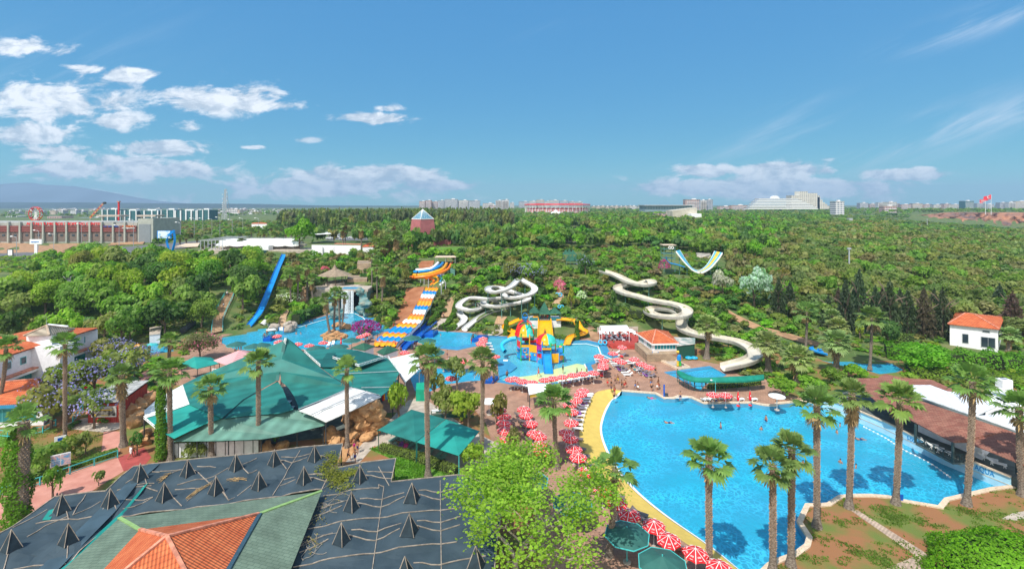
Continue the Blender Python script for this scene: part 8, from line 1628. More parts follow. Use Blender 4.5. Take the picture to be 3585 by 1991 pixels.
 for i in range(4):MB().tube([(X(1870+i*6,1),1+i*.4,Z(1196,1)),(X(1872+i*6,1),1+i*.4,Z(1188,1)),(X(1880+i*6,1),1+i*.4,Z(1190,1))],.1,6).mk('water_pipe',[M['redp'],M['orange'],M['green'],M['yellow']][i],t)
M['turqp2']=mat('turquoise_plastic',(.05,.52,.45),.25,.03,2,spec=.5)
play()
def tower():
 y=W(1900,1160,0).y;o=Vc((DY(1908,0,y).x,y,0));t=empty('slide_house',o);tag(t,'white slide house with three green pyramid roofs and a wide yellow slide','slide house')
 X=lambda u,dy=0:DY(u,0,y+dy).x-o.x;zp=3.0
 MB().box(((X(1853)+X(1884))/2,2.5,zp/2),(X(1884)-X(1853),5,zp)).box(((X(1930)+X(1964))/2,2.5,zp/2),(X(1964)-X(1930),5,zp)).box(((X(1884)+X(1930))/2,3.5,zp/2-.1),(X(1930)-X(1884),3,zp)).mk('base',M['wall'],t)
 for u0,u1 in((1853,1884),(1884,1929),(1929,1964)):MB().box(((X(u0)+X(u1))/2,.0 if u0!=1884 else 2.0,zp+.35),(X(u1)-X(u0),.12,.7)).mk('parapet',M['glass'],t)
 for(ua,ub,vt,vb,dy)in((1855,1890,1076,1098,2.2),(1888,1927,1060,1100,1.6),(1924,1964,1080,1100,2.2)):
  c=(X(ua)+X(ub))/2;w=(X(ub)-X(ua))/2*1.06;ze=CH-(vb-V0)*y/F;zt=CH-(vt-V0)*y/F;b=MB();C=[(c-w,dy-w,ze),(c+w,dy-w,ze),(c+w,dy+w,ze),(c-w,dy+w,ze)]
  for k in range(4):b.face(C[k],C[(k+1)%4],(c,dy,zt))
  b.face(*C[::-1]);r=b.mk('pyramid_roof',M['shingle2'],t)
  for k in range(4):MB().cyl((C[k][0]*1+(.15 if k in(0,3)else-.15),C[k][1],zp-.1),(C[k][0]+(.15 if k in(0,3)else-.15),C[k][1],ze),.09,.09,6).mk('post',M['dkgreen'],t)
 b=MB();Q=[(0,zp),(-1.2,zp-.15),(-6,1.2),(-10,.25),(-12.5,.0)];xa,xb=X(1885),X(1928)
 for(d0,z0),(d1,z1)in zip(Q,Q[1:]):
  e0=-.07*(-d0);e1=-.07*(-d1);b.face((xa+e0,d0,z0),(xb+e0*.2,d0,z0),(xb+e1*.2,d1,z1),(xa+e1,d1,z1))
  for s,k in((xa,1),(xb,.2)):b.bar((s+e0*k,d0,z0+.25),(s+e1*k,d1,z1+.25),.25,.55)
 b.mk('wide_slide',M['yellow'],t)
 for i,u in enm((1902,1911,1917,1896)):psn(u,1120,'stand',['navy','black','red','navy'][i],'%s person from the left standing under the middle green pyramid roof'%nth([1,2,3,0][i]),P=Vc((DY(u,0,y+1.2).x,y+1.0,zp)),tan=True)
 psn(1909,1165,'sit','navy','person sliding with raised arms on the wide yellow slide',P=Vc((DY(1908,0,y-6).x,y-6,1.3)),tan=True)
tower()
ys=[GL(u,v,h)for u,v,h in[(1948,1121,1.8),(1965,1120,1.9),(1990,1122,2.0),(2015,1126,1.9),(2024,1140,1.7),(2034,1153,1.3),(2048,1163,1.0),(2038,1172,.9),(2015,1177,.8),(1998,1183,.7),(1990,1195,.4),(1986,1206,.1)]]
cht('water_slide',ys,.85,M['yellow'],'yellow winding slide curling round the small island on the right',posts=False,wall=.9)
ys=[GL(u,v,h)for u,v,h in[(1886,1112,2.2),(1866,1112,2.2)]];cht('water_slide',ys+[],.7,M['yellow'],'short yellow slide piece behind the slide house',posts=False)
ys=[GL(u,v,h)for u,v,h in[(1822,1120,1.8),(1806,1126,1.7),(1790,1134,1.6),(1770,1142,1.5),(1768,1150,1.3),(1784,1158,1.0),(1798,1166,.8),(1795,1176,.5),(1786,1186,.1)]]
cht('water_slide',ys,.8,M['yellow'],'yellow winding slide left of the toy play structure',posts=False,wall=.9)
# plateau buildings, the shopping centre and the city
def facade(name,wall,glass,fw,fh,ang=0.0,wr=.55):
 """wall with rows of windows, for far blocks of a few pixels"""
 m=mat(name,wall,.8,.06,.05);N,L,b=nodes(m);tc=[n for n in N if n.type=='TEX_COORD'][0]
 t=N.new('ShaderNodeTexBrick');t.offset=0;mp=N.new('ShaderNodeMapping');mp.inputs['Rotation'].default_value=(RD(90),0,0);L.new(tc.outputs['Object'],mp.inputs[0]);L.new(mp.outputs[0],t.inputs['Vector'])
 t.inputs['Scale'].default_value=1;t.inputs['Brick Width'].default_value=fw;t.inputs['Row Height'].default_value=fh;t.inputs['Mortar Size'].default_value=fh*(1-wr)*.5;t.inputs['Mortar Smooth'].default_value=0
 t.inputs['Color1'].default_value=(*glass,1);t.inputs['Color2'].default_value=(*[g*1.6 for g in glass],1);t.inputs['Mortar'].default_value=(*wall,1);L.new(t.outputs['Color'],b.inputs['Base Color']);return m
FC=[facade('pale_facade',(.55,.52,.48),(.10,.12,.15),4.0,3.2),facade('white_facade',(.62,.62,.62),(.12,.14,.18),5.0,3.2),facade('cream_facade',(.55,.45,.34),(.10,.10,.12),3.6,3.2),facade('pink_facade',(.48,.32,.28),(.10,.10,.12),4.4,3.2),facade('grey_facade',(.36,.38,.42),(.07,.09,.13),3.8,3.2)]
def block(u0,u1,vt,y,label,m,depth=14,z0=None,name='apartment_block',roofm=None,cat='building',grp=None,top=True):
 x0,x1=(u0-U0)*y/F,(u1-U0)*y/F;zt=CH-(vt-V0)*y/F;zb=TZ((x0+x1)/2,y)-1 if z0 is None else z0
 t=empty(name,((x0+x1)/2,y,zb));tag(t,label,cat,grp);w=x1-x0;h=zt-zb
 MB().box((0,depth/2,h/2),(w,depth,h)).mk('wall',m,t)
 if top:MB().box((0,depth/2,h+.25),(w+.8,depth+.8,.5)).mk('roof',roofm or M['concrete'],t);MB().box((w*.15,depth/2,h+1.6),(w*.25,depth*.3,2.4)).mk('stair_head',M['wall'],t)
 if y<2600 and w>16 and top:
  b=MB()
  for k in range(1,int(h/3.2)):b.box((0,-.5,k*3.2),(w*.86,1.0,.9))
  b.mk('balconies',M['wall']if m is not FC[1]else M['concrete'],t)
 return t
g_=random.Random(21)
def skyline(L,y,lab,mi=None,dep=14):
 for i,(u0,u1,vt)in enm(L):block(u0,u1,vt,y+g_.uniform(-.03,.03)*y,lab%nth(i),FC[g_.randrange(5)if mi is None else mi],dep,grp='city blocks')
skyline([(1468,1488,705),(1488,1510,702),(1512,1532,706),(1532,1555,702),(1556,1602,698),(1604,1640,702),(1642,1680,703),(1735,1757,702),(1757,1782,700),(1690,1730,712),(1712,1738,720)],1500,'%s apartment tower from the left in the cluster above the dark pines')
skyline([(1785,1800,710),(1816,1853,706),(1853,1878,704),(1878,1906,700),(1908,1924,705),(1924,1956,701),(1958,1990,703),(1992,2012,706),(2012,2040,707)],1900,'%s apartment block from the left behind the red stadium')
skyline([(2072+i*16,2085+i*16,723-(i%3))for i in range(9)],1700,'%s cream block from the left in the low row right of the stadium',2)
skyline([(2205,2230,722),(2232,2258,724)],1500,'%s pale block from the left beside the long glass hall',0)
skyline([(3010,3040,711),(3045,3070,714),(3075,3110,710),(3120,3150,713),(3155,3190,716),(3195,3230,713),(3235,3262,715),(3268,3300,717),(3305,3330,714),(3335,3362,716),(3420,3450,712),(3455,3480,715),(3500,3530,710),(3532,3556,708),(3556,3600,705)],1600,'%s low block from the left in the town behind the sea cliff')
skyline([(0+i*26,20+i*26,738+g_.uniform(-4,5))for i in range(12)],3600,'%s hazy block from the left behind the ferris wheel',None,20)
skyline([(745,762,738),(762,785,740),(790,812,737),(812,835,742),(838,852,737),(855,872,740),(878,898,736),(905,920,737),(925,950,738),(955,985,740),(990,1010,737),(1020,1045,741)],1800,'%s block from the left behind the lattice mast')
for j in range(3):skyline([(20+i*37+g_.uniform(-12,12),34+i*37+g_.uniform(-8,16),(739,734,731)[j]+g_.uniform(-3,5))for i in range(28)],(1300,2000,3000)[j],'%s small block from the left in the '+('near','middle','far')[j]+' band of the hazy left city')
block(885,905,742,1300,'yellow plastered block right of the glass towers',mat('yellow_plaster',(.55,.48,.20),.8,.05,1),name='house');block(735,760,748,1000,'yellow narrow house at the foot of the glass towers',facade('yellow_facade',(.55,.46,.16),(.12,.1,.1),4,3.2),name='house')
for i,(u0,u1,vt,m)in enm(((755,850,750,1),(830,840,735,2),(795,835,733,0),(850,885,752,3),(885,940,750,1))):block(u0,u1,vt,1100+i*20,'long pale hotel block with windows, %s behind the lattice mast'%nth(i),FC[m],name='hotel_block')
gl=facade('green_glass_curtain',(.035,.12,.13),(.015,.07,.08),3,3.6);
def office(u0,u1,vt,vb,y,label,ribs,endl=None):
 x0,x1=(u0-U0)*y/F,(u1-U0)*y/F;zt=CH-(vt-V0)*y/F;zb=CH-(vb-V0)*y/F-4;t=empty('office_building',((x0+x1)/2,y,zb));tag(t,label,'building');h=zt-zb;w=x1-x0
 MB().box((0,10,h/2),(w,20,h)).mk('glass_wall',gl,t)
 for r in ribs:k=r*w-w/2;MB().box((k,-.6,h/2+.3),(min(2.2,w*.05),1.6,h+.6)).mk('fin',M['wall'],t)
 MB().box((0,12,h+1.2),(w*.4,8,2.0)).mk('roof_plant',M['white'],t);return t
office(357,410,734,765,740,'left glass tower with white end wall behind the mall roof',[.05,.4,.95]);office(420,480,738,770,740,'wide low glass block right of the red drop tower',[.03,.3,.6,.97]);office(480,556,738,770,745,'third glass block of the left complex with white fins',[.05,.35,.7,.97])
office(562,612,735,768,730,'tallest glass tower of the right complex with white end',[.08,.5,.97]);office(612,690,738,772,730,'long glass front with five white fins, right complex',[.04,.28,.52,.76,.98]);office(688,734,735,775,720,'last glass tower of the right complex',[.1,.5,.95])
def stadium():
 y=900;o=Vc((DY(1960,0,y).x,y,14));t=empty('stadium',o);tag(t,'oval stadium with a red rim roof and white truss','stadium');a=(2071-1828)/2*y/F;n=48;zt=CH-(716-V0)*y/F-14
 b=MB();b2=MB();b3=MB();b4=MB()
 P=lambda k,s,z:Vc((a*s*math.cos(2*math.pi*k/n),a*s*.8*math.sin(2*math.pi*k/n)+a*.8,z))
 for k in range(n):
  b.face(P(k,1,zt+.8),P(k+1,1,zt+.8),P(k+1,.7,zt+1.6),P(k,.7,zt+1.6));b.face(P(k,1,zt-.8),P(k+1,1,zt-.8),P(k+1,1,zt+.8),P(k,1,zt+.8));b2.bar(P(k,.98,-8),P(k,.98,zt-.8),.5);b2.bar(P(k,.98,zt-7),P(k+1,.98,zt-.8),.3)
  b3.face(P(k,.93,-10),P(k+1,.93,-10),P(k+1,.93,zt-7.5),P(k,.93,zt-7.5));b4.face(P(k,.88,zt-11),P(k+1,.88,zt-11),P(k+1,.95,zt-7),P(k,.95,zt-7))
 b.mk('rim_roof',M['red'],t);b2.mk('truss',M['white'],t);b3.mk('outer_wall',facade('stadium_wall',(.55,.5,.5),(.45,.05,.05),5,3),t);b4.mk('red_band',M['red'],t)
 t2=empty('marquee',Vc((DY(1946,0,820).x,820,14)));tag(t2,'white pointed marquee in front of the stadium','tent');MB().lathe((0,0,0),[(18,0),(17,3),(9,6),(2,9),(.1,11)],12).mk('canopy',M['white'],t2)
stadium()
def pyramid():
 y=235;c=DY(1480,0,y).x;z0=13;o=Vc((c,y,z0));t=empty('pyramid_building',o);tag(t,'pink walled hall topped by a blue glass pyramid','building');zt=CH-(766-V0)*y/F-z0;w=5.3
 pk=mat('pink_corrugated',(.36,.12,.12),.7,.08,.6);b=MB();C0=[(-w*1.35,0-w*.2),(0,-w*1.5),(w*1.4,-w*.2),(0,w*1.2)];C1=[(-w,0),(0,-w),(w,0),(0,w)]
 for k in range(4):a,c_=C0[k],C0[(k+1)%4];d,e=C1[(k+1)%4],C1[k];b.face((*a,-1),(*c_,-1),(*d,zt),(*e,zt))
 b.mk('wall',pk,t);b=MB()
 for k in range(4):b.face((*C1[k],zt),(*C1[(k+1)%4],zt),(0,0,zt+4.6))
 b.mk('glass_pyramid',mat('blue_glass',(.06,.20,.28),.15,.1,.5,spec=.7),t);b=MB()
 for k in range(4):
  b.bar((*C1[k],zt),(0,0,zt+4.6),.22);b.bar((*C1[k],zt),(*C1[(k+1)%4],zt),.3)
  for j in range(1,6):f=j/6;p=Vc((*C1[k],zt)).lerp(Vc((*C1[(k+1)%4],zt)),f);b.bar(p,p.lerp(Vc((0,0,zt+4.6)),.92),.07)
 b.cyl((0,0,zt+4.4),(0,0,zt+6.2),.06,.03,6);b.mk('glazing_bars',M['white'],t)
 MB().box((-9,4,2),(9,6,4)).box((9,3,1.5),(9,6,4)).mk('wing',pk,t)
pyramid()
def mall():
 y=300;o=Vc((DY(200,0,y).x,y,9));t=empty('shopping_centre',o);tag(t,'long shopping centre with red cladding and big red letters on the roof edge','building');X=lambda u:DY(u,0,y).x-o.x;Z=lambda v:CH-(v-V0)*y/F-9
 MB().box(((X(-250)+X(480))/2,20,Z(780)/2),(X(480)-X(-250),40,Z(780))).mk('wall',mat('grey_concrete',(.33,.33,.30),.85,.1,.3),t)
 red_=ribbed('red_ribbed_cladding',(.20,.06,.05),1.3,2,.3,.1,.6,.7)
 n=18;us=[-250+k*(482+250)/n for k in range(n+1)]
 for k in range(n):
  MB().box(((X(us[k])+X(us[k+1]))/2,-.3,(Z(790)+Z(812))/2),(X(us[k+1])-X(us[k])-1.0,.8,Z(790)-Z(812))).mk('cladding_panel',red_,t);MB().box((X(us[k]),-.6,Z(850)/2+Z(788)/2),(1.0,1.5,Z(788)-Z(850)+4)).mk('column',M['wallgrey'],t)
  w=MB().box(((X(us[k])+X(us[k+1]))/2,-.08,(Z(815)+Z(843))/2),(X(us[k+1])-X(us[k])-1.0,.3,Z(815)-Z(845))).mk('bay',mat('brown_bay',(.17,.13,.11),.8,.1,1)if k==0 else bpy.data.materials['brown_bay'],t);MB().box(((X(us[k])+X(us[k+1]))/2,-.3,Z(823)),(1.8,.2,1.2)).mk('window',M['dkglass'],t)
 MB().box(((X(482)+X(536))/2,12,Z(765)/2),(X(536)-X(482),24,Z(765))).mk('wing',M['wallgrey'],t);MB().box(((X(487)+X(528))/2,-.1,Z(785)/2),(X(528)-X(487),.3,Z(785))).mk('blank_panel',mat('blue_grey_panel',(.20,.23,.25),.7,.05,1),t)
 for(u0,u1)in((328,408),(467,536)):
  MB().box(((X(u0)+X(u1))/2,6,Z(756)),(X(u1)-X(u0),8,1.0)).mk('roof_canopy',M['concrete'],t)
  for u in(u0+4,u1-4):MB().box((X(u),6,(Z(756)+Z(772))/2),(.8,.8,Z(756)-Z(772))).mk('post',M['wallgrey'],t)
 text('ANTALYA MIGROS SHOPPING CENTER',(X(98)+o.x,y-1.0),(X(363)+o.x,y-1.0),1.7,9+Z(788),M['redp'],par=t,depth=.4)
 text('midpoint',(X(432)+o.x,y-.9),(X(476)+o.x,y-.9),1.4,9+Z(802),M['white'],par=t,depth=.3);text('MIGROS',(X(434)+o.x,y-.9),(X(474)+o.x,y-.9),.9,9+Z(794),M['orange'],par=t,depth=.3);text('LC WAIKIKI',(X(368)+o.x,y-.9),(X(418)+o.x,y-.9),.9,9+Z(795),M['dkblue'],par=t,depth=.3)
 def wheel():
  yy=420;c=DY(125,748,yy);w=empty('ferris_wheel',Vc((c.x,yy,10)));tag(w,'small red and white ferris wheel behind the shopping centre','ferris wheel');r=20*yy/F;h=c.z-10
  for s in(-1,1):b=MB();b.tube([(r*math.cos(k*.2618),s*1.2,h+r*1.15*math.sin(k*.2618))for k in range(25)],.28,6,False);b.mk('rim',CL['red'],w)
  b=MB()
  for k in range(12):b.bar((0,0,h),(r*math.cos(k*.5236),0,h+r*1.15*math.sin(k*.5236)),.22)
  b.mk('spokes',M['white'],w)
  for k in range(12):MB().box((r*math.cos(k*.5236),0,h+r*1.15*math.sin(k*.5236)-.8),(1.1,1.6,1.2)).mk('gondola',[M['white'],CL['red'],M['yellow']][k%3],w)
  MB().bar((-4,0,-2),(0,0,h),.5).bar((4,0,-2),(0,0,h),.5).mk('stand',M['white'],w)
 wheel()
 yy=430;p,q=DY(316,765,yy),DY(366,711,yy);w=empty('crane_ride',Vc((p.x,yy,10)));tag(w,'slanting red and yellow lattice boom ride behind the mall','crane');o2=w.location;n=12
 for k in range(n):a,c=p.lerp(q,k/n),p.lerp(q,(k+1)/n);up=Vc((-.9,0,.7));MB().bar(a-o2,c-o2,.3).bar(a+up-o2,c+up-o2,.3).bar(a-o2,c+up-o2,.18).mk('boom',CL['red']if k%2 else M['yellow'],w)
 MB().lathe(q-o2,[(0,-1),(1.3,-.6),(1.3,.8),(0,1.2)],10).mk('cabin',M['dark'],w);MB().cyl((0,0,-2),p-o2,.5,.4,6).mk('stand',M['grey'],w)
 p=DY(416,706,440);w=empty('drop_tower',Vc((p.x,440,9)));tag(w,'thin red drop tower in front of the glass offices','tower');MB().bar((0,0,0),(0,0,p.z-9),1.1).mk('mast',CL['red'],w);MB().box((0,0,p.z-9),(2,2,.8)).mk('cap',M['cap'],w)
M['wallgrey']=mat('greenish_grey_wall',(.34,.36,.32),.85,.08,.5)
mall()
def roadsign():
 B=GL(594,905,0);B=Vc(B);B.z=TZ(B.x,B.y);y=B.y;t=empty('advertising_sign',B);tag(t,'bright blue V shaped sign pylon with a printed board beside the road','sign');X=lambda u:DY(u,0,y).x-B.x;Z=lambda v:CH-(v-V0)*y/F-B.z
 m=M['signblue']
 for P in([(594,895),(590,870),(584,845),(590,828)],[(596,895),(606,870),(612,840),(608,806)]):MB().tube(cml([Vc((X(u),0,Z(v)))for u,v in P],5),[.5]*16,4).mk('pylon_leg',m,t)
 MB().bar((X(590),0,Z(825)),(X(610),0,Z(808)),.9,.9).mk('cross_arm',m,t);MB().bar((X(594),0,-3),(X(594),0,Z(890)),.8).mk('post',m,t)
 s=MB().box(((X(551)+X(600))/2,0,Z(821)),(X(600)-X(551),.4,Z(808)-Z(835))).mk('board',m,t);MB().box(((X(553)+X(598))/2,-.25,Z(821)),(X(598)-X(553)-.3,.1,Z(809)-Z(834))).mk('print',mat('sign_print',(.62,.7,.75),.5,0,.5,col2=(.2,.45,.7),edge=(.5,.62)),s)
 MB().lathe((X(565),-.32,Z(827)),[(0,0),(.5,0)],10).mk('sun_motif',CL['yellow'],s).rotation_euler=(0,0,0)
 t=empty('advertising_sign',G(127,893));B=Vc(t.location);y=B.y;tag(t,'white roadside sign board with blue lettering on a thick post','sign');X=lambda u:DY(u,0,y).x-B.x;Z=lambda v:CH-(v-V0)*y/F-B.z
 MB().box((X(126),0,Z(846)),(X(146)-X(104),.4,Z(838)-Z(855))).mk('board',M['white'],t);MB().box((X(126),0,(Z(855)+0)/2),(1.4,.3,Z(855))).mk('post',M['wall'],t)
 text('aquapark',(X(110)+B.x,y-.25),(X(138)+B.x,y-.25),.9,B.z+Z(850),M['signblue'],par=t,depth=.1)
 t=empty('advertising_sign',G(36,898));B=Vc(t.location);y=B.y;tag(t,'small framed black and white sign at the left edge','sign');X=lambda u:DY(u,0,y).x-B.x;Z=lambda v:CH-(v-V0)*y/F-B.z;MB().box((X(36),0,(Z(872)+Z(893))/2),(X(45)-X(27),.3,Z(872)-Z(893))).mk('board',M['white'],t);b=MB()
 for u in(27,45):b.bar((X(u),0,0),(X(u),0,Z(872)),.3)
 b.bar((X(27),0,Z(873)),(X(45),0,Z(873)),.3);b.mk('frame',M['dark'],t)
M['signblue']=mat('bright_blue_sign',(.0,.22,.62),.4,.05,1)
roadsign()
for i,(u,vb,vt,lab)in enm([(135,880,808,'left of the mall, tall, in front of its columns'),(417,876,790,'in front of the mall letters end'),(425,0,0,''),(467,868,770,'beside the end of the mall wall'),(285,860,785,'in the middle of the mall front'),(188,880,820,'in front of the dirt lot'),(342,850,813,'short, before the mall columns'),(631,852,780,'right of the blue sign pylon'),(680,842,765,'between the pylon and the palm rows'),(813,835,770,'before the amphitheatre palms'),(770,835,762,'beside the lattice mast'),(58,900,830,'at the far left edge'),(710,825,765,'behind the green plot of shrubs'),(742,828,768,'left of the lattice mast'),(850,815,765,'behind the palm rows'),(905,820,765,'right, near the red roofed sheds'),(600,830,768,'behind the blue sign pylon'),(560,812,770,'by the market stalls')]):
 if vb:lamp(u,vb,vt,'grey street lamp '+lab,P=G(u,vb),arm=2.0,r=.14)
def mast():
 y=700;B=Vc((DY(790,0,y).x,y,7));h=CH-(662-V0)*y/F-7;t=empty('lattice_mast',B);tag(t,'tall grey lattice radio mast above the city','mast');b=MB();n=22
 for k in range(n):
  r0,r1=3.2*(1-k/n)+.9,3.2*(1-(k+1)/n)+.9;z0,z1=h*k/n,h*(k+1)/n
  for(sx,sy)in((-1,-1),(1,-1),(1,1),(-1,1)):b.bar((sx*r0,sy*r0,z0),(sx*r1,sy*r1,z1),.5)
  b.bar((-r0,-r0,z0),(r1,-r1,z1),.35);b.bar((r0,-r0,z0),(-r1,-r1,z1),.35);b.bar((-r0,-r0,z0),(r0,-r0,z0),.35)
 b.mk('lattice',M['grey'],t)
 for k in range(10):MB().lathe((random.Random(k).choice((-1,1))*3.2,-2,h*(.35+.06*k)),[(0,0),(.9,.2),(.9,.9),(0,1.1)],8).mk('dish_antenna',M['white'],t)
mast()
def tiers(name,label,L,y,m,dep):
 z0=14;c=DY((L[0][0]+L[0][1])/2,0,y).x;t=empty(name,(c,y,z0));tag(t,label,'hotel')
 for(u0,u1,vt,vb)in L:
  x0,x1=DY(u0,0,y).x-c,DY(u1,0,y).x-c;zt,zb=CH-(vt-V0)*y/F-z0,CH-(vb-V0)*y/F-z0;MB().box(((x0+x1)/2,dep/2,(zt+zb)/2),(x1-x0,dep,zt-zb)).mk('storeys',m,t)
 return t
wf=facade('hotel_balconies',(.70,.71,.72),(.10,.13,.17),60,3.4,wr=.42)
y=1150
t=empty('hotel',(DY(2750,0,y).x,y,14));tag(t,'long stepped white hotel like a cruise ship','hotel');n=7
for k in range(n):
 v1=732-k*5.6;v0=v1-5.6;ua=2618+k*7;ub=2862-(k**1.6)*2.4-k*4;x0,x1=DY(ua,0,y).x-t.location.x,DY(ub,0,y).x-t.location.x;z1,z0=CH-(v0-V0)*y/F-14,CH-(v1-V0)*y/F-14
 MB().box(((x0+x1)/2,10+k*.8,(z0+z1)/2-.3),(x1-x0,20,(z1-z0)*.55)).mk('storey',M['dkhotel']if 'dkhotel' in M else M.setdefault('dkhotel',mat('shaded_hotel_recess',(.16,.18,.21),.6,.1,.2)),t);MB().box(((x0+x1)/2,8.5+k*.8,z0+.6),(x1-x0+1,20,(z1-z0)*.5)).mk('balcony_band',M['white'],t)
b=MB();xx=DY(2724,0,y).x-t.location.x;zz=CH-(695-V0)*y/F-14;rr=11*y/F
for k in range(12):a0,a1=k*math.pi/12,(k+1)*math.pi/12;b.face((xx,12,zz),(xx+rr*1.4*math.cos(a0),12,zz+rr*.95*math.sin(a0)),(xx+rr*1.4*math.cos(a1),12,zz+rr*.95*math.sin(a1)));b.face((xx+rr*1.4*math.cos(a0),12,zz+rr*.95*math.sin(a0)),(xx+rr*1.4*math.cos(a1),12,zz+rr*.95*math.sin(a1)),(xx+rr*1.4*math.cos(a1),18,zz+rr*.95*math.sin(a1)),(xx+rr*1.4*math.cos(a0),18,zz+rr*.95*math.sin(a0)))
b.mk('sail_roof',M['white'],t)
hf=facade('stepped_hotel',(.68,.64,.55),(.16,.16,.17),5,3.4)
tiers('hotel','stepped cream tower hotel behind the white ship-like hotel',[(2770,2870,684,732),(2800,2862,676,684),(2800,2828,670,676),(2862,2872,690,732),(2872,2880,700,732),(2880,2888,708,732),(2888,2896,714,732),(2896,2904,720,732)],1300,hf,24)
block(2400,2452,699,1200,'grey beige slab hotel above the trees, left part',FC[3],18,name='hotel_block');block(2452,2475,702,1190,'white narrow tower in the middle of the slab hotel',FC[1],16,name='hotel_block');block(2475,2496,700,1200,'grey slab of the slab hotel, right part',FC[4],18,name='hotel_block')
t=block(2258,2424,720,900,'long low glass hall with flat grey roof',facade('glass_hall',(.20,.28,.30),(.04,.10,.13),5,9),40,name='exhibition_hall',top=False);MB().box((0,18,CH-(720-V0)*900/F-t.location.z+.6),(93,44,1.4)).mk('roof',M['grey'],t)
t=empty('hall',(DY(2380,0,500).x,500,13));tag(t,'beige wedge roofed hall among the trees','building');x0,x1=DY(2355,0,500).x-t.location.x,DY(2440,0,500).x-t.location.x;z0,z1,zb=CH-(738-V0)*500/F-13,CH-(727-V0)*500/F-13,-2
b=MB();b.add([(x0,0,zb),(x1,0,zb),(x1,0,z1),(x0,0,z0),(x0,22,zb),(x1,22,zb),(x1,22,z1),(x0,22,z0)],[(0,1,2,3),(5,4,7,6),(1,5,6,2),(4,0,3,7),(3,2,6,7)]);b.mk('wall',mat('beige_cladding',(.45,.42,.34),.8,.1,.2),t)
block(2300,2365,748,520,'low brown and white pavilion left of the wedge hall',FC[3],16,name='pavilion',top=False);block(2420,2456,748,490,'low white annexe right of the wedge hall',M['wall'],12,name='pavilion',top=False)
t=block(2925,2956,706,800,'white house with red roof standing above the trees',FC[1],14,name='house');block(3378,3410,704,1500,'dark blue glass block behind the town',gl,20,name='office_building');block(3094,3140,722,900,'pink and white low house in the trees at the park edge',FC[3],12,name='house');block(3110,3140,708,1300,'round topped building in the right town',FC[0],20,name='apartment_block')
block(2518,2560,723,1400,'low reddish block left of the white hotel',FC[3],16);block(2560,2616,719,1350,'long low brown block left of the white hotel',FC[3],16)
def flag(u,vt,vb,w,label,cres=True):
 y=800;x=DY(u,0,y).x;z0=17;h=CH-(vt-V0)*y/F-z0;t=empty('flagpole',(x,y,z0));tag(t,label,'flag');MB().cyl((0,0,0),(0,0,h),.35,.2,6).mk('pole',M['white'],t);hh=w*.62;b=MB();P=[]
 for k in range(9):P.append((-w*k/8,math.sin(k*.9)*.6,h-hh*.05-k*w*.035+math.sin(k*1.1)*.3))
 for p,q in zip(P,P[1:]):b.face(p,q,(q[0],q[1],q[2]-hh),(p[0],p[1],p[2]-hh))
 c=b.mk('flag_cloth',M['red'],t)
 if cres:
  b=MB();cx,cz=-w*.38,h-hh*.6
  for k in range(10):
   a0,a1=.7+k*.49,.7+(k+1)*.49;r=hh*.27;q=.55*abs(math.sin((a0-.7)/4.9*math.pi));b.bar((cx+r*math.cos(a0),-.5,cz+r*math.sin(a0)),(cx+r*math.cos(a1),-.5,cz+r*math.sin(a1)),.2,.4+q)
  b.lathe((cx-hh*.0+r*1.2,-.9,cz),[(0,0),(hh*.09,0)],5);b.mk('crescent_star',M['white'],t)
 else:MB().box((-w*.5,-.7,h-hh*.65),(w*.9,.1,.6)).box((-w*.5,-.7,h-hh*.95),(w*.9,.1,.6)).mk('stripes',M['white'],t)
flag(3470,681,745,12,'large red flag with white crescent and star on a tall pole');flag(3450,694,743,9,'smaller red and white striped flag left of the large one',False)
for i,(u,vb,vt,lab)in enm([(2973,975,870,'tall pale mast rising from the right forest'),(2975,790,768,'small pale water tower in the forest'),(3246,800,768,'thin pale mast near the cliff')]):
 B=G(u,vb);h=CH-(vt-V0)*B.y/F-B.z;t=empty('floodlight_mast',B);tag(t,lab,'mast');MB().cyl((0,0,-1),(0,0,h),.35 if i!=1 else .9,.2 if i!=1 else .9,8).mk('pole',M['grey'],t);MB().box((0,0,h),(1.2 if i!=1 else 3.5,.6 if i!=1 else 3.5,.6 if i!=1 else 2.6)).mk('head',M['grey'],t)
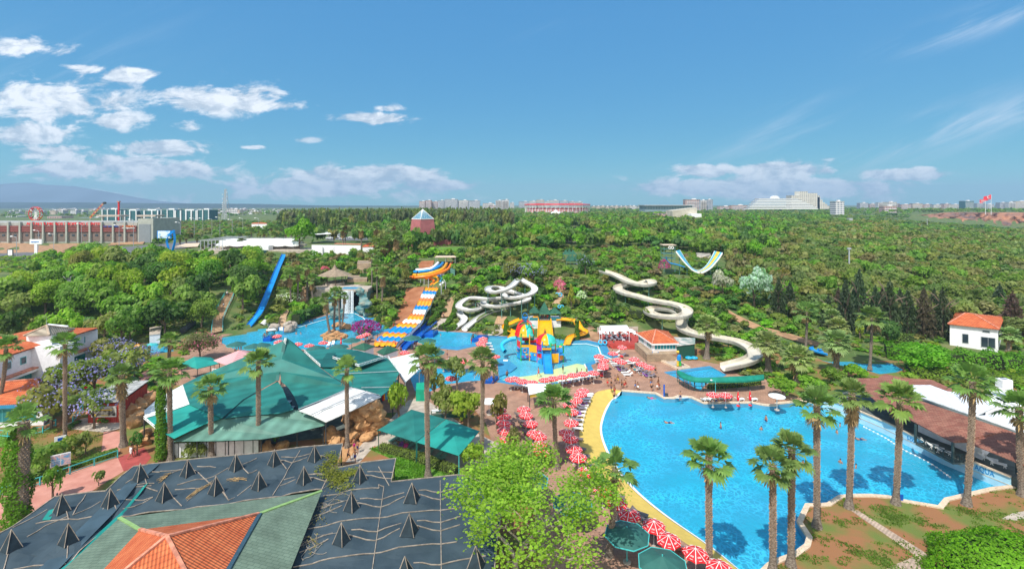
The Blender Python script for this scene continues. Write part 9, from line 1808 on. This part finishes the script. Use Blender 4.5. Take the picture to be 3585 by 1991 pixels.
 # white walled terrace, amphitheatre and membrane roofs on the plateau
def amphi():
 y=205;z0=13;o=Vc((DY(870,0,y).x,y,z0));t=empty('amphitheatre',o);tag(t,'white tiered amphitheatre with steel frame and white membrane roofs','amphitheatre');X=lambda u,dy=0:DY(u,0,y+dy).x-o.x;Z=lambda v,dy=0:CH-(v-V0)*(y+dy)/F-z0
 MB().box(((X(692)+X(1090))/2,6,-1+Z(876)/2),(X(1090)-X(692),12,max(.6,Z(876))+2)).mk('base',M['concrete'],t)
 for k in range(5):MB().box(((X(730)+X(1010))/2,4+k*2.2,.6+k*.55),(X(1010)-X(730)+k,2.2,.6)).mk('seat_row',ribbed('seat_rows',(.50,.44,.36),.8,0,0,.1,.8,.6)if k==0 else bpy.data.materials['seat_rows'],t)
 for(u0,u1,v0,v1,dy,nm)in((775,1060,846,853,8,'membrane_roof'),(785,1035,836,841,16,'membrane_roof')):
  b=MB();n=24
  for k in range(n):
   f0,f1=k/n,(k+1)/n;w0,w1=.35*abs(math.sin(f0*math.pi*6)),.35*abs(math.sin(f1*math.pi*6));xa,xb=X(u0,dy)+(X(u1,dy)-X(u0,dy))*f0,X(u0,dy)+(X(u1,dy)-X(u0,dy))*f1
   b.face((xa,dy-4,Z(v1,dy)-w0),(xb,dy-4,Z(v1,dy)-w1),(xb,dy,Z(v0,dy)+w1*.5),(xa,dy,Z(v0,dy)+w0*.5));b.face((xa,dy,Z(v0,dy)+w0*.5),(xb,dy,Z(v0,dy)+w1*.5),(xb,dy+3,Z(v1,dy)-w1),(xa,dy+3,Z(v1,dy)-w0));b.face((xa,dy-4,Z(v1,dy)-w0-.6),(xb,dy-4,Z(v1,dy)-w1-.6),(xb,dy-4,Z(v1,dy)-w1),(xa,dy-4,Z(v1,dy)-w0))
  b.mk(nm,M['white'],t)
 b=MB();n=7
 for k in range(n):u=692+k*13;b.bar((X(u),2,-1),(X(u),2,Z(842)),.22);b.bar((X(u),2,Z(842)),(X(u+60),10,Z(832)),.15)
 b.bar((X(692),2,Z(842)),(X(780),2,Z(842)),.2);b.bar((X(692),2,Z(846)),(X(780),2,Z(840)),.15);b.bar((X(740),10,Z(832,10)),(X(1060),10,Z(832,10)),.18)
 for u in(780,850,920,990,1050):b.bar((X(u,8),8,-1),(X(u,8),8,Z(850,8)),.25)
 b.mk('steel_frame',M['grey'],t)
 MB().box((X(925),2,1.5),(X(940)-X(910),4,4)).mk('projection_room',M['wall'],t)
 srf('changing_hut','hut with mossy green hip roof left of the amphitheatre wall',[DY(792,888,y-6),DY(855,888,y-6),DY(848,880,y-1),DY(798,880,y-1)],[DY(825,874,y-3.5)],0,M['shingle2'],M['wall'],inset=.05)
 t2=empty('green_pavilion',DY(890,905,y-4));tag(t2,'turquoise panelled booth under a green eave left of the big lime tree','booth');MB().box((0,0,1.5),(X(925)-X(855),3,3.2)).mk('wall',M['fascia'],t2);MB().box((0,-.3,3.2),(X(932)-X(852),4,.25)).mk('roof',M['shingle2'],t2);MB().box((3,-1.6,1.5),(3,.1,2.6)).mk('panel',M['glass'],t2)
 t3=empty('terrace_wall',DY(1200,890,200));tag(t3,'long white terrace wall with a red coping between palms','wall');o3=t3.location;b=MB();P=[DY(1090,860,203),DY(1100,858,203),DY(1262,852,200),DY(1265,888,199),DY(1265,893,199),DY(1090,893,203)]
 a,c=DY(1092,0,203),DY(1264,0,200);zt=DY(0,858,202).z;lcl(MB().bar(Vc((a.x,a.y,zt-2.6)),Vc((c.x,c.y,zt-2.6)),.4,5.2),o3).mk('wall',M['wall'],t3);lcl(MB().bar(Vc((DY(1175,0,205).x,205,zt+.4)),Vc((c.x,c.y+1,zt+.4)),1.6,.25),o3).mk('coping',M['cap'],t3)
 for u in(1125,1165,1205):p=Vc((DY(u,0,201.6).x,201.5,zt-2.2));lcl(MB().bar(p-Vc((.6,0,0)),p+Vc((.6,0,0)),.5,3.4),o3).mk('buttress',M['wall'],t3)
 srf('gatehouse','small white house with bright orange hip roof behind the palm cluster',[DY(1268,864,199),DY(1322,862,199),DY(1315,856,205),DY(1272,857,205)],[DY(1296,847,202)],0,M['tile0'],M['wall'],inset=.05)
 t4=empty('shade_roof',DY(660,862,215));tag(t4,'flat cream shade roof left of the amphitheatre','canopy');MB().sheet([Vc(p)-t4.location for p in(DY(605,865,205),DY(692,862,205),DY(700,850,225),DY(650,852,225))],.2).mk('roof',M['kerb'],t4)
 t5=empty('white_shade_roof',DY(1120,820,260));tag(t5,'white wavy shade roof beside the car park on the plateau','canopy');MB().sheet([Vc(p)-t5.location for p in(DY(1060,822,255),DY(1160,818,255),DY(1150,812,272),DY(1075,815,272))],.2).mk('roof',M['white'],t5)
amphi()
for i,(u,v,w)in enm([(2300,880,0)]):pass
b=None
def pergola():
 o=G(1990,925);t=empty('pyramid_pavilion',o);tag(t,'pavilion with a row of small dark green pyramid roofs on the slope','pavilion');y=o.y
 for(u,vt,vb)in((1981,873,890),(1993,871,890),(2006,874,890),(1992,890,912),(2004,888,912),(2018,888,912),(2032,886,912),(2044,888,912)):
  q=y+(6 if vb<900 else 0);c=DY(u,vb,q)-o;w=1.25;z=DY(0,vt,q).z-o.z;b=MB();C=[c+Vc((-w,-w,0)),c+Vc((w,-w,0)),c+Vc((w,w,0)),c+Vc((-w,w,0))]
  for k in range(4):b.face(C[k],C[(k+1)%4],(c.x,c.y,z))
  b.mk('pyramid_roof',M['shingle2'],t);b=MB();b.bar((c.x-w*.8,c.y-w*.8,-2),(c.x-w*.8,c.y-w*.8,c.z),.1);b.mk('post',M['turqp'],t)
pergola()
def make_car(m,nm='parked_car'):
 t=empty(nm);b=MB();prof=[(-2.1,.35),(-2.15,.75),(-1.9,.95),(-1.2,1.05),(-.7,1.42),(.7,1.45),(1.45,1.0),(2.05,.9),(2.15,.6),(2.1,.35)];n=len(prof)
 for s in(-1,1):b.add([(x,s*.85,z)for x,z in prof],[tuple(range(n))])
 b.add([(x,-.85,z)for x,z in prof]+[(x,.85,z)for x,z in prof],[(k,(k+1)%n,n+(k+1)%n,n+k)for k in range(n)]);b.mk('body',m,t)
 for s in(-1,1):MB().add([(-1.05,s*.87,1.02),(1.25,s*.87,1.02),(.65,s*.87,1.38),(-.65,s*.87,1.36)],[(0,1,2,3)]).mk('side_window',M['dkglass'],t)
 MB().add([(-1.19,-.72,1.08),(-1.19,.72,1.08),(-.74,.68,1.42),(-.74,-.68,1.42)],[(0,1,2,3)]).mk('rear_window',M['dkglass'],t);MB().add([(1.47,-.74,1.03),(1.47,.74,1.03),(.76,.68,1.45),(.76,-.68,1.45)],[(0,1,2,3)]).mk('windscreen',M['dkglass'],t)
 for x in(-1.35,1.35):
  for s in(-1,1):MB().cyl((x,s*.72,.32),(x,s*.9,.32),.32,.32,10).mk('wheel',M['dark'],t)
 return t
cars={c:make_car(mat('%s_car_paint'%c,k,.2,.03,2,spec=.6))for c,k in{'white':(.75,.76,.78),'red':(.30,.02,.03),'grey':(.10,.10,.12)}.items()};cu_=set()
def car(c,p,rz,label):
 o=cars[c]if c not in cu_ else cpt(cars[c]);cu_.add(c);o.location=p;o.rotation_euler=(0,0,rz);tag(o,label,'car','parked cars')
for i,(u,v,c)in enm([(8,1032,'white'),(34,1018,'white'),(78,1010,'white'),(112,1003,'white'),(148,995,'grey'),(185,990,'red'),(212,982,'white'),(150,968,'white')]):car(c,G(u,v)+Vc((0,0,.35)),.25+rn.uniform(-.1,.1),'%s car, %s from the left in the car park at the left edge'%(c,nth(i)))
for i,(u,v,c)in enm([(1155,838,'white'),(1166,835,'red'),(1178,834,'white'),(1190,832,'grey'),(1200,840,'white'),(1232,836,'white'),(1244,834,'white'),(1185,828,'white')]):car(c,G(u,v)+Vc((0,0,.3)),rn.uniform(-.2,.2),'%s car, %s from the left in the car park among the plateau palms'%(c,nth(i)))
for i,(u,v,c)in enm([(818,795,'white'),(838,796,'white'),(858,797,'white'),(870,795,'white'),(620,805,'white'),(612,812,'grey')]):car(c,G(u,v)+Vc((0,0,.4)),rn.uniform(-.2,.2),'%s car, %s from the left on the far road'%(c,nth(i)))
srf('shop','low shop with a long terracotta roof beyond the palm rows',[DY(880,783,420),DY(935,783,420),DY(932,780,430),DY(883,780,430)],[DY(895,779,425),DY(925,779,425)],0,M['tile0'],M['wall'],inset=.03)
for i,(u0,u1,vt)in enm([(165,215,757),(255,315,763),(330,345,758),(20,60,757)]):block(u0,u1,vt,900+40*i,'low flat shed, %s behind the mall roof'%nth(i),[FC[3],FC[4],M['wall'],FC[1]][i],25,name='warehouse',top=False)
# woods
SEG=[p for P in CH_P for p in P]+[q for i in range(20)for q in(W(1518-i*7,1003+i*8,6.3-i*.25),W(1500-i*9,1003+i*8,6.3-i*.25),W(1536-i*6,1003+i*8,6.3-i*.25))]+zl([(1500,950,11),(1540,940,12),(1470,948,11),(1560,930,12),(1520,985,8)])
def near_slide(x,y,r,fr):
 return any((p.x-x)**2/(r*r)+(p.y-y)**2/(fr*fr if y<p.y else r*r)<1 for p in SEG)
NOGO=[[(705,1200),(715,1060),(760,1005),(840,1000),(845,1060),(830,1110),(830,1200)],[(960,1160),(965,1110),(1000,1080),(1020,1085),(1008,1155)],[(1040,1075),(1045,1000),(1080,1000),(1080,1070)],[(1520,1160),(1535,1110),(1555,1050),(1590,1030),(1650,960),(1690,970),(1600,1060),(1585,1120),(1560,1160)],[(1720,1150),(1735,1100),(1782,1105),(1770,1145)],[(1870,1125),(1945,1050),(1945,965),(1978,965),(1978,1055),(1900,1125)],[(1130,1180),(1130,1085),(1120,1010),(1140,955),(1205,945),(1290,985),(1290,1040),(1280,1115),(1330,1180)],[(1780,1200),(1780,1108),(1850,1095),(1990,1110),(2060,1150),(2110,1205)],[(2085,1215),(2085,1130),(2400,1130),(2440,1215),(2440,1250)],[(2515,1075),(2550,1075),(2690,1145),(2900,1205),(2890,1225),(2760,1195),(2600,1150)],[(690,905),(690,830),(1100,840),(1110,852),(1330,850),(1330,900)],[(-100,1060),(-100,955),(265,950),(275,985),(230,1010),(60,1060)],[(1130,850),(1130,820),(1300,820),(1300,845)],[(1740,838),(1740,808),(1870,805),(1880,832)],[(1495,890),(1495,864),(1640,860),(1640,888)],[(-100,900),(-100,840),(540,838),(540,862),(440,900)],[(400,900),(600,845),(770,835),(770,860),(620,880),(430,905)],[(1430,795),(1430,835),(1530,835),(1530,795)],[(1915,830),(1920,800),(2080,800),(2080,845)],[(2310,935),(2315,880),(2370,870),(2425,938),(2455,938),(2540,880),(2560,950),(2460,962)],[(3290,1240),(3290,1150),(3540,1150),(3540,1240)],[(555,965),(565,880),(625,880),(645,965)],[(2840,1320),(2840,1215),(2930,1215),(3180,1260),(3180,1320)],[(620,1190),(620,1130),(700,1120),(700,1180)],[(1455,990),(1450,905),(1600,895),(1600,1010),(1500,1010)],[(1965,945),(1965,880),(2060,880),(2060,945)],[(95,900),(95,880),(160,880),(160,900)],[(1350,1160),(1395,1100),(1420,1000),(1500,1000),(1460,1160)],[(2300,965),(2300,905),(2400,905),(2400,955)],[(3080,830),(3180,765),(3700,765),(3700,835),(3560,830)],[(-200,1260),(-200,1130),(350,1130),(350,1260)]]
ZN=[([(-300,1190),(-300,1040),(200,1020),(230,955),(560,955),(600,980),(700,985),(905,925),(880,1000),(850,1100),(690,1170),(420,1220),(300,1190)],6.0,(4.2,6.4),(6.5,10.5),['round','round','dense'],['mid','dark','lime','mid','lime','olive'],'broadleaf tree','tree'),([(100,955),(140,905),(430,900),(560,905),(700,900),(900,895),(900,925),(700,980),(560,950),(230,950)],4.4,(2.2,3.2),(2.5,4.2),['round','mound'],['mid','lime','bright','dark','olive'],'bush','tree'),([(985,800),(985,770),(1720,765),(1790,790),(1790,812),(1440,800),(1250,812)],5.6,(3.8,6.0),(9.5,15.0),['tall','tall','round'],['casu','casu','pine','olive'],'casuarina of the skyline row','pine_tree'),([(1100,850),(1250,812),(1440,800),(1790,812),(1800,880),(1500,890),(1330,905),(1330,850)],6.0,(2.8,4.2),(5,9),['round','round'],['mid','dark','pine','olive'],'round plateau tree','tree'),([(880,1150),(905,900),(1330,900),(1500,890),(1900,880),(1930,1110),(1760,1130),(1530,1150),(1340,1160),(1130,1100),(950,1150)],3.7,(2.0,3.2),(1.8,3.8),['mound','small','round'],['mid','dark','olive','bright','mid','olive','brown'],'slope shrub','shrub'),([(1760,1140),(1930,1110),(1900,880),(2300,870),(2560,960),(2800,1150),(2860,1210),(2700,1170),(2500,1250),(2110,1130)],3.6,(2.0,3.1),(1.4,3.0),['mound','small','mound'],['mid','olive','bright','dark','mid','brown'],'hillside shrub','shrub'),([(1790,885),(1790,790),(2140,770),(2700,760),(2700,930),(2300,870),(1900,890)],6.6,(3.8,5.6),(5.5,9),['round','small','round'],['mid','pine','bright','dark','olive'],'wood tree','tree'),([(2500,975),(2560,900),(2760,850),(2760,1080),(2850,1180),(2800,1160),(2640,1060)],4.4,(2.2,3.2),(3,5.5),['small','round','mound'],['olive','mid','brown','dry'],'shrubby tree','tree'),([(2750,1080),(2700,850),(2900,790),(3700,800),(3700,1210),(3300,1165),(2900,1160)],6.0,(3.8,5.4),(4.5,7.2),['round','round','small'],['olive','pine','olive','olive','pine','dry','mid'],'forest pine','pine_tree'),([(2300,860),(2300,770),(2900,765),(2900,850)],7,(4,5.8),(4.5,7.5),['round','small'],['mid','pine','dark','mid'],'back row tree','tree'),([(540,880),(440,800),(540,775),(990,780),(990,838),(700,835),(600,845)],8.5,(2.4,4.2),(2,4.5),['mound','round'],['mid','olive','dark','brown'],'roadside scrub bush','shrub')]
def zone_of(u,v):
 for i,z in enm(ZN):
  if ipl(u,v,z[0]):return i
 return-1
CAND=[]
def scatter():
 g=random.Random(77);grid={}
 for _ in range(150000):
  y=118+(g.random()**1.5)*560;u=g.uniform(-150,3740);x=(u-U0)*y/F;z=TZ(x,y)
  if z<.25:continue
  v=V0+F*(CH-z)/y;i=zone_of(u,v)
  if i<0:continue
  sp=ZN[i][1]*(1 if y<260 else 1.12);cell=(int(x//4),int(y//4));bad=False;R_=int(sp//4)+1
  for a in range(-R_,R_+1):
   for c in range(-R_,R_+1):
    for(px,py)in grid.get((cell[0]+a,cell[1]+c),()):
     if(px-x)**2+(py-y)**2<sp*sp*.62:bad=True;break
    if bad:break
   if bad:break
  if bad or any(ipl(u,v,P)for P in NOGO):continue
  if y<225 and near_slide(x,y,3.1,6.5):continue
  grid.setdefault(cell,[]).append((x,y));Z=ZN[i];r=g.uniform(*Z[2]);h=g.uniform(*Z[3]);CAND.append((x,y,z,r,h,g.choice(Z[4]),g.choice(Z[5]),i,u,v))
scatter()
CAND.sort(key=lambda c:-(c[3]+c[4])/c[1])
NT=255;cnt={}
LM=[(90,'behind the villa'),(300,'above the villa tower roof'),(520,'above the grey shed'),(760,'left of the long stone stairs'),(900,'left of the blue slide'),(1050,'between blue slide and waterfall'),(1250,'around the gazebo'),(1420,'left of the orange tubes'),(1620,'behind the orange slide stairs'),(1820,'around the twin white slides'),(2000,'beside the long stairs'),(2200,'left of the cream slide loops'),(2430,'around the cream slide curve'),(2680,'by the silver poplars'),(2950,'behind the conifers'),(3250,'beyond the white house'),(3800,'at the right edge')]
def place_note(u,v):
 k=next((s for m,s in LM if u<m),LM[-1][1]);return k
picks=sorted(CAND[:NT],key=lambda c:(c[7],c[8]))
for c in picks:
 x,y,z,r,h,kind,col,i,u,v=c;Z=ZN[i];note=place_note(u,v);ky=(i,note);cnt[ky]=cnt.get(ky,-1)+1
 colw={'mid':'green','dark':'dark green','lime':'lime green','bright':'bright green','olive':'olive','brown':'brownish','dry':'dry tan','casu':'blackish green','pine':'dull green'}[col]
 tree(Z[7],Vc((x,y,z-.1)),r,h,kind,GR[col],'%s %s, %s from the left %s'%(colw,Z[6],nth(cnt[ky]),note),'tree' if 'tree' in Z[7]else 'shrub',Z[6]+'s' if False else None,trunk=Z[7]!='shrub')
def mass(name,L,label,lod):
 """one object: a wood of many crowns made of leaf cards"""
 Cs,As,Bs,Ks=[],[],[],[];g=np.random.default_rng(len(L))
 for(x,y,z,r,h,kind,col,i,u,v)in L:
  C,A,B=CROWN[kind][int(g.integers(0,len(CROWN[kind])))];n=max(30,min(len(C),int(lod*(r/y)**1.1)));idx=g.choice(len(C),n,replace=False);s=math.sqrt(min(6.0,len(C)/n));th=g.uniform(0,6.28);ct,st=math.cos(th),math.sin(th);Rm=np.array([[ct,-st,0],[st,ct,0],[0,0,1]])
  ch=h*(1 if kind in('cone','mound')else .85);S=np.array([r,r,ch]);Cs.append((C[idx]*S)@Rm.T+[x,y,z+h-ch]);As.append((A[idx]*S)@Rm.T*s);Bs.append((B[idx]*S)@Rm.T*s)
  c=np.array(lfc(GR[col],.15)[:3]);Ks.append(np.tile(c,(n,1)))
 me=qm(name,np.concatenate(Cs),np.concatenate(As),np.concatenate(Bs),M['leafcol'],col=np.concatenate(Ks));o=bpy.data.objects.new(name,me);COL.objects.link(o);return stc(o,label,'woodland','stuff')
mass('woodland',CAND[NT:],'dense scrub and pine woodland covering the slopes and plateau',14000)
def far_scatter():
 g=random.Random(5);L=[]
 for _ in range(9000):
  y=420+g.random()**1.3*1500;u=g.uniform(-150,3740);x=(u-U0)*y/F;z=TZ(x,y)
  if z<-1:continue
  v=V0+F*(CH-z)/y
  if u<1000 and(y<950 or g.random()<.5):continue
  if u<1700 and y>1000 and g.random()<.6:continue
  if 3180<u and 640<y<880:continue
  if u>3150 and y>1250:continue
  r=g.uniform(4,7.5);h=g.uniform(4,8)if not(u>2900 and y<800)else g.uniform(3,5);L.append((x,y,z,r,h,g.choice(['round','small','flat']),g.choice(['mid','pine','dark','mid','olive']),0,u,v))
 return L
FARL=far_scatter();mass('distant_woodland',FARL,'distant woods between the park and the city',9000)
def cover():
 g=random.Random(8);L=[];grid=set()
 skip=NOGO+[plaza,[(-400,1330),(-400,1120),(360,1120),(360,1330)],[(2090,1215),(2090,1150),(2400,1130),(2450,1262)],[(2180,1700),(2180,1360),(3800,1360),(3800,2100)],[(440,1260),(440,1185),(620,1185),(620,1260)],[(2840,1320),(2840,1240),(3180,1260),(3180,1330)],[(2290,1262),(2300,1200),(2440,1200),(2600,1310),(2800,1400),(2700,1400)]]
 for _ in range(60000):
  y=88+g.random()**1.1*150;u=g.uniform(-150,3740);x=(u-U0)*y/F;z=TZ(x,y);v=V0+F*(CH-z)/y;c=(int(x/2.3),int(y/2.3))
  if v>1400 or c in grid or any(ipl(u,v,P)for P in skip):continue
  if y>118 and near_slide(x,y,1.5,2.2):continue
  grid.add(c);L.append((x,y,z-.1,g.uniform(1.3,1.9),g.uniform(.6,1.3),'mound',g.choice(['mid','olive','bright','mid','dark','olive','lime']),0,u,v))
 mass('ground_cover',L,'low green ground cover and creepers on the slopes',5200)
cover()
con=[(2725,1110,2.6,9.5),(2765,1100,2.4,8),(2900,1150,2.0,7.6),(2960,1165,3.0,11.5),(3008,1160,3.4,13.5),(3065,1168,2.6,10.5),(3115,1172,3.2,12),(3178,1172,2.8,10),(3235,1178,2.9,10.5),(3300,1180,3.1,10.5),(2935,1140,2.2,8.6),(3090,1140,2.6,9),(3150,1150,2.4,9),(3270,1150,2.4,9),(3545,1175,3.2,9.5),(3500,1120,3.0,8.5)]
for i,(u,v,r,h)in enm(sorted(con)):
 B=G(u,v);tree('conifer_tree',B,r*1.3,h*1.15,'cone',GR['conif']if i%4!=3 else(.10,.075,.05),'%s dark conifer from the left in the row behind the far right pool'%nth(i),'tree')
def tufts(name,P,n,label,col,thr=.0,hgt=.085):
 g=random.Random(len(P)+n);us=[p[0]for p in P];vs=[p[1]for p in P];C=[]
 while len(C)<n:
  u,v=g.uniform(min(us),max(us)),g.uniform(min(vs),min(2020,max(vs)))
  if not ipl(u,v,P):continue
  p=W(u,v,.02)
  if g.random()<thr-noise.noise(p*.35)*1.6-noise.noise(p*1.3)*.8:continue
  C.append(p)
 a=np.array(C);gg=np.random.default_rng(n);d=unit(gg.normal(0,1,(n,3))*[1,1,.1]);up=np.tile([0,0,1.],(n,1))+gg.normal(0,.35,(n,3));s=gg.uniform(.5,1.5,n)[:,None]*hgt
 o=bpy.data.objects.new(name,qm(name,a+up*s*.5,d*s*.8,up*s,M['leaf']));COL.objects.link(o);o.color=(*col,1);stc(o,label,'grass','stuff')
tufts('grass',near_edge[:-1]+[(2640,2020),(3620,2020),(3620,1700)],14000,'short green grass tufts in patches on the dry lawn',(.12,.19,.03),.95)
tufts('grass',[(1290,1570),(1330,1562),(1520,1640),(1620,1668),(1640,1720),(1380,1720),(1380,1610)],5000,'grass blades of the lawn behind the net roof',(.12,.26,.025),0,.12)
tufts('grass',[(-50,1530),(100,1500),(250,1500),(355,1520),(350,1585),(240,1640),(0,1690),(-50,1700)],6000,'grass on the planted bank left of the pink path',(.13,.20,.03),.35)
# haze
def haze():
 m=bpy.data.materials.new('haze_air');m.use_nodes=True;N=m.node_tree.nodes;N.remove(N['Principled BSDF']);v=N.new('ShaderNodeVolumePrincipled');v.inputs['Density'].default_value=HAZE;v.inputs['Color'].default_value=(.42,.62,.86,1);v.inputs['Anisotropy'].default_value=.0
 m.node_tree.links.new(v.outputs[0],N['Material Output'].inputs['Volume']);b=MB().box((0,4300,175),(34000,9000,372));o=b.mk('haze',m);return stc(o,'thin bluish haze over the whole view','haze','stuff')
HAZE=0.00014
haze()
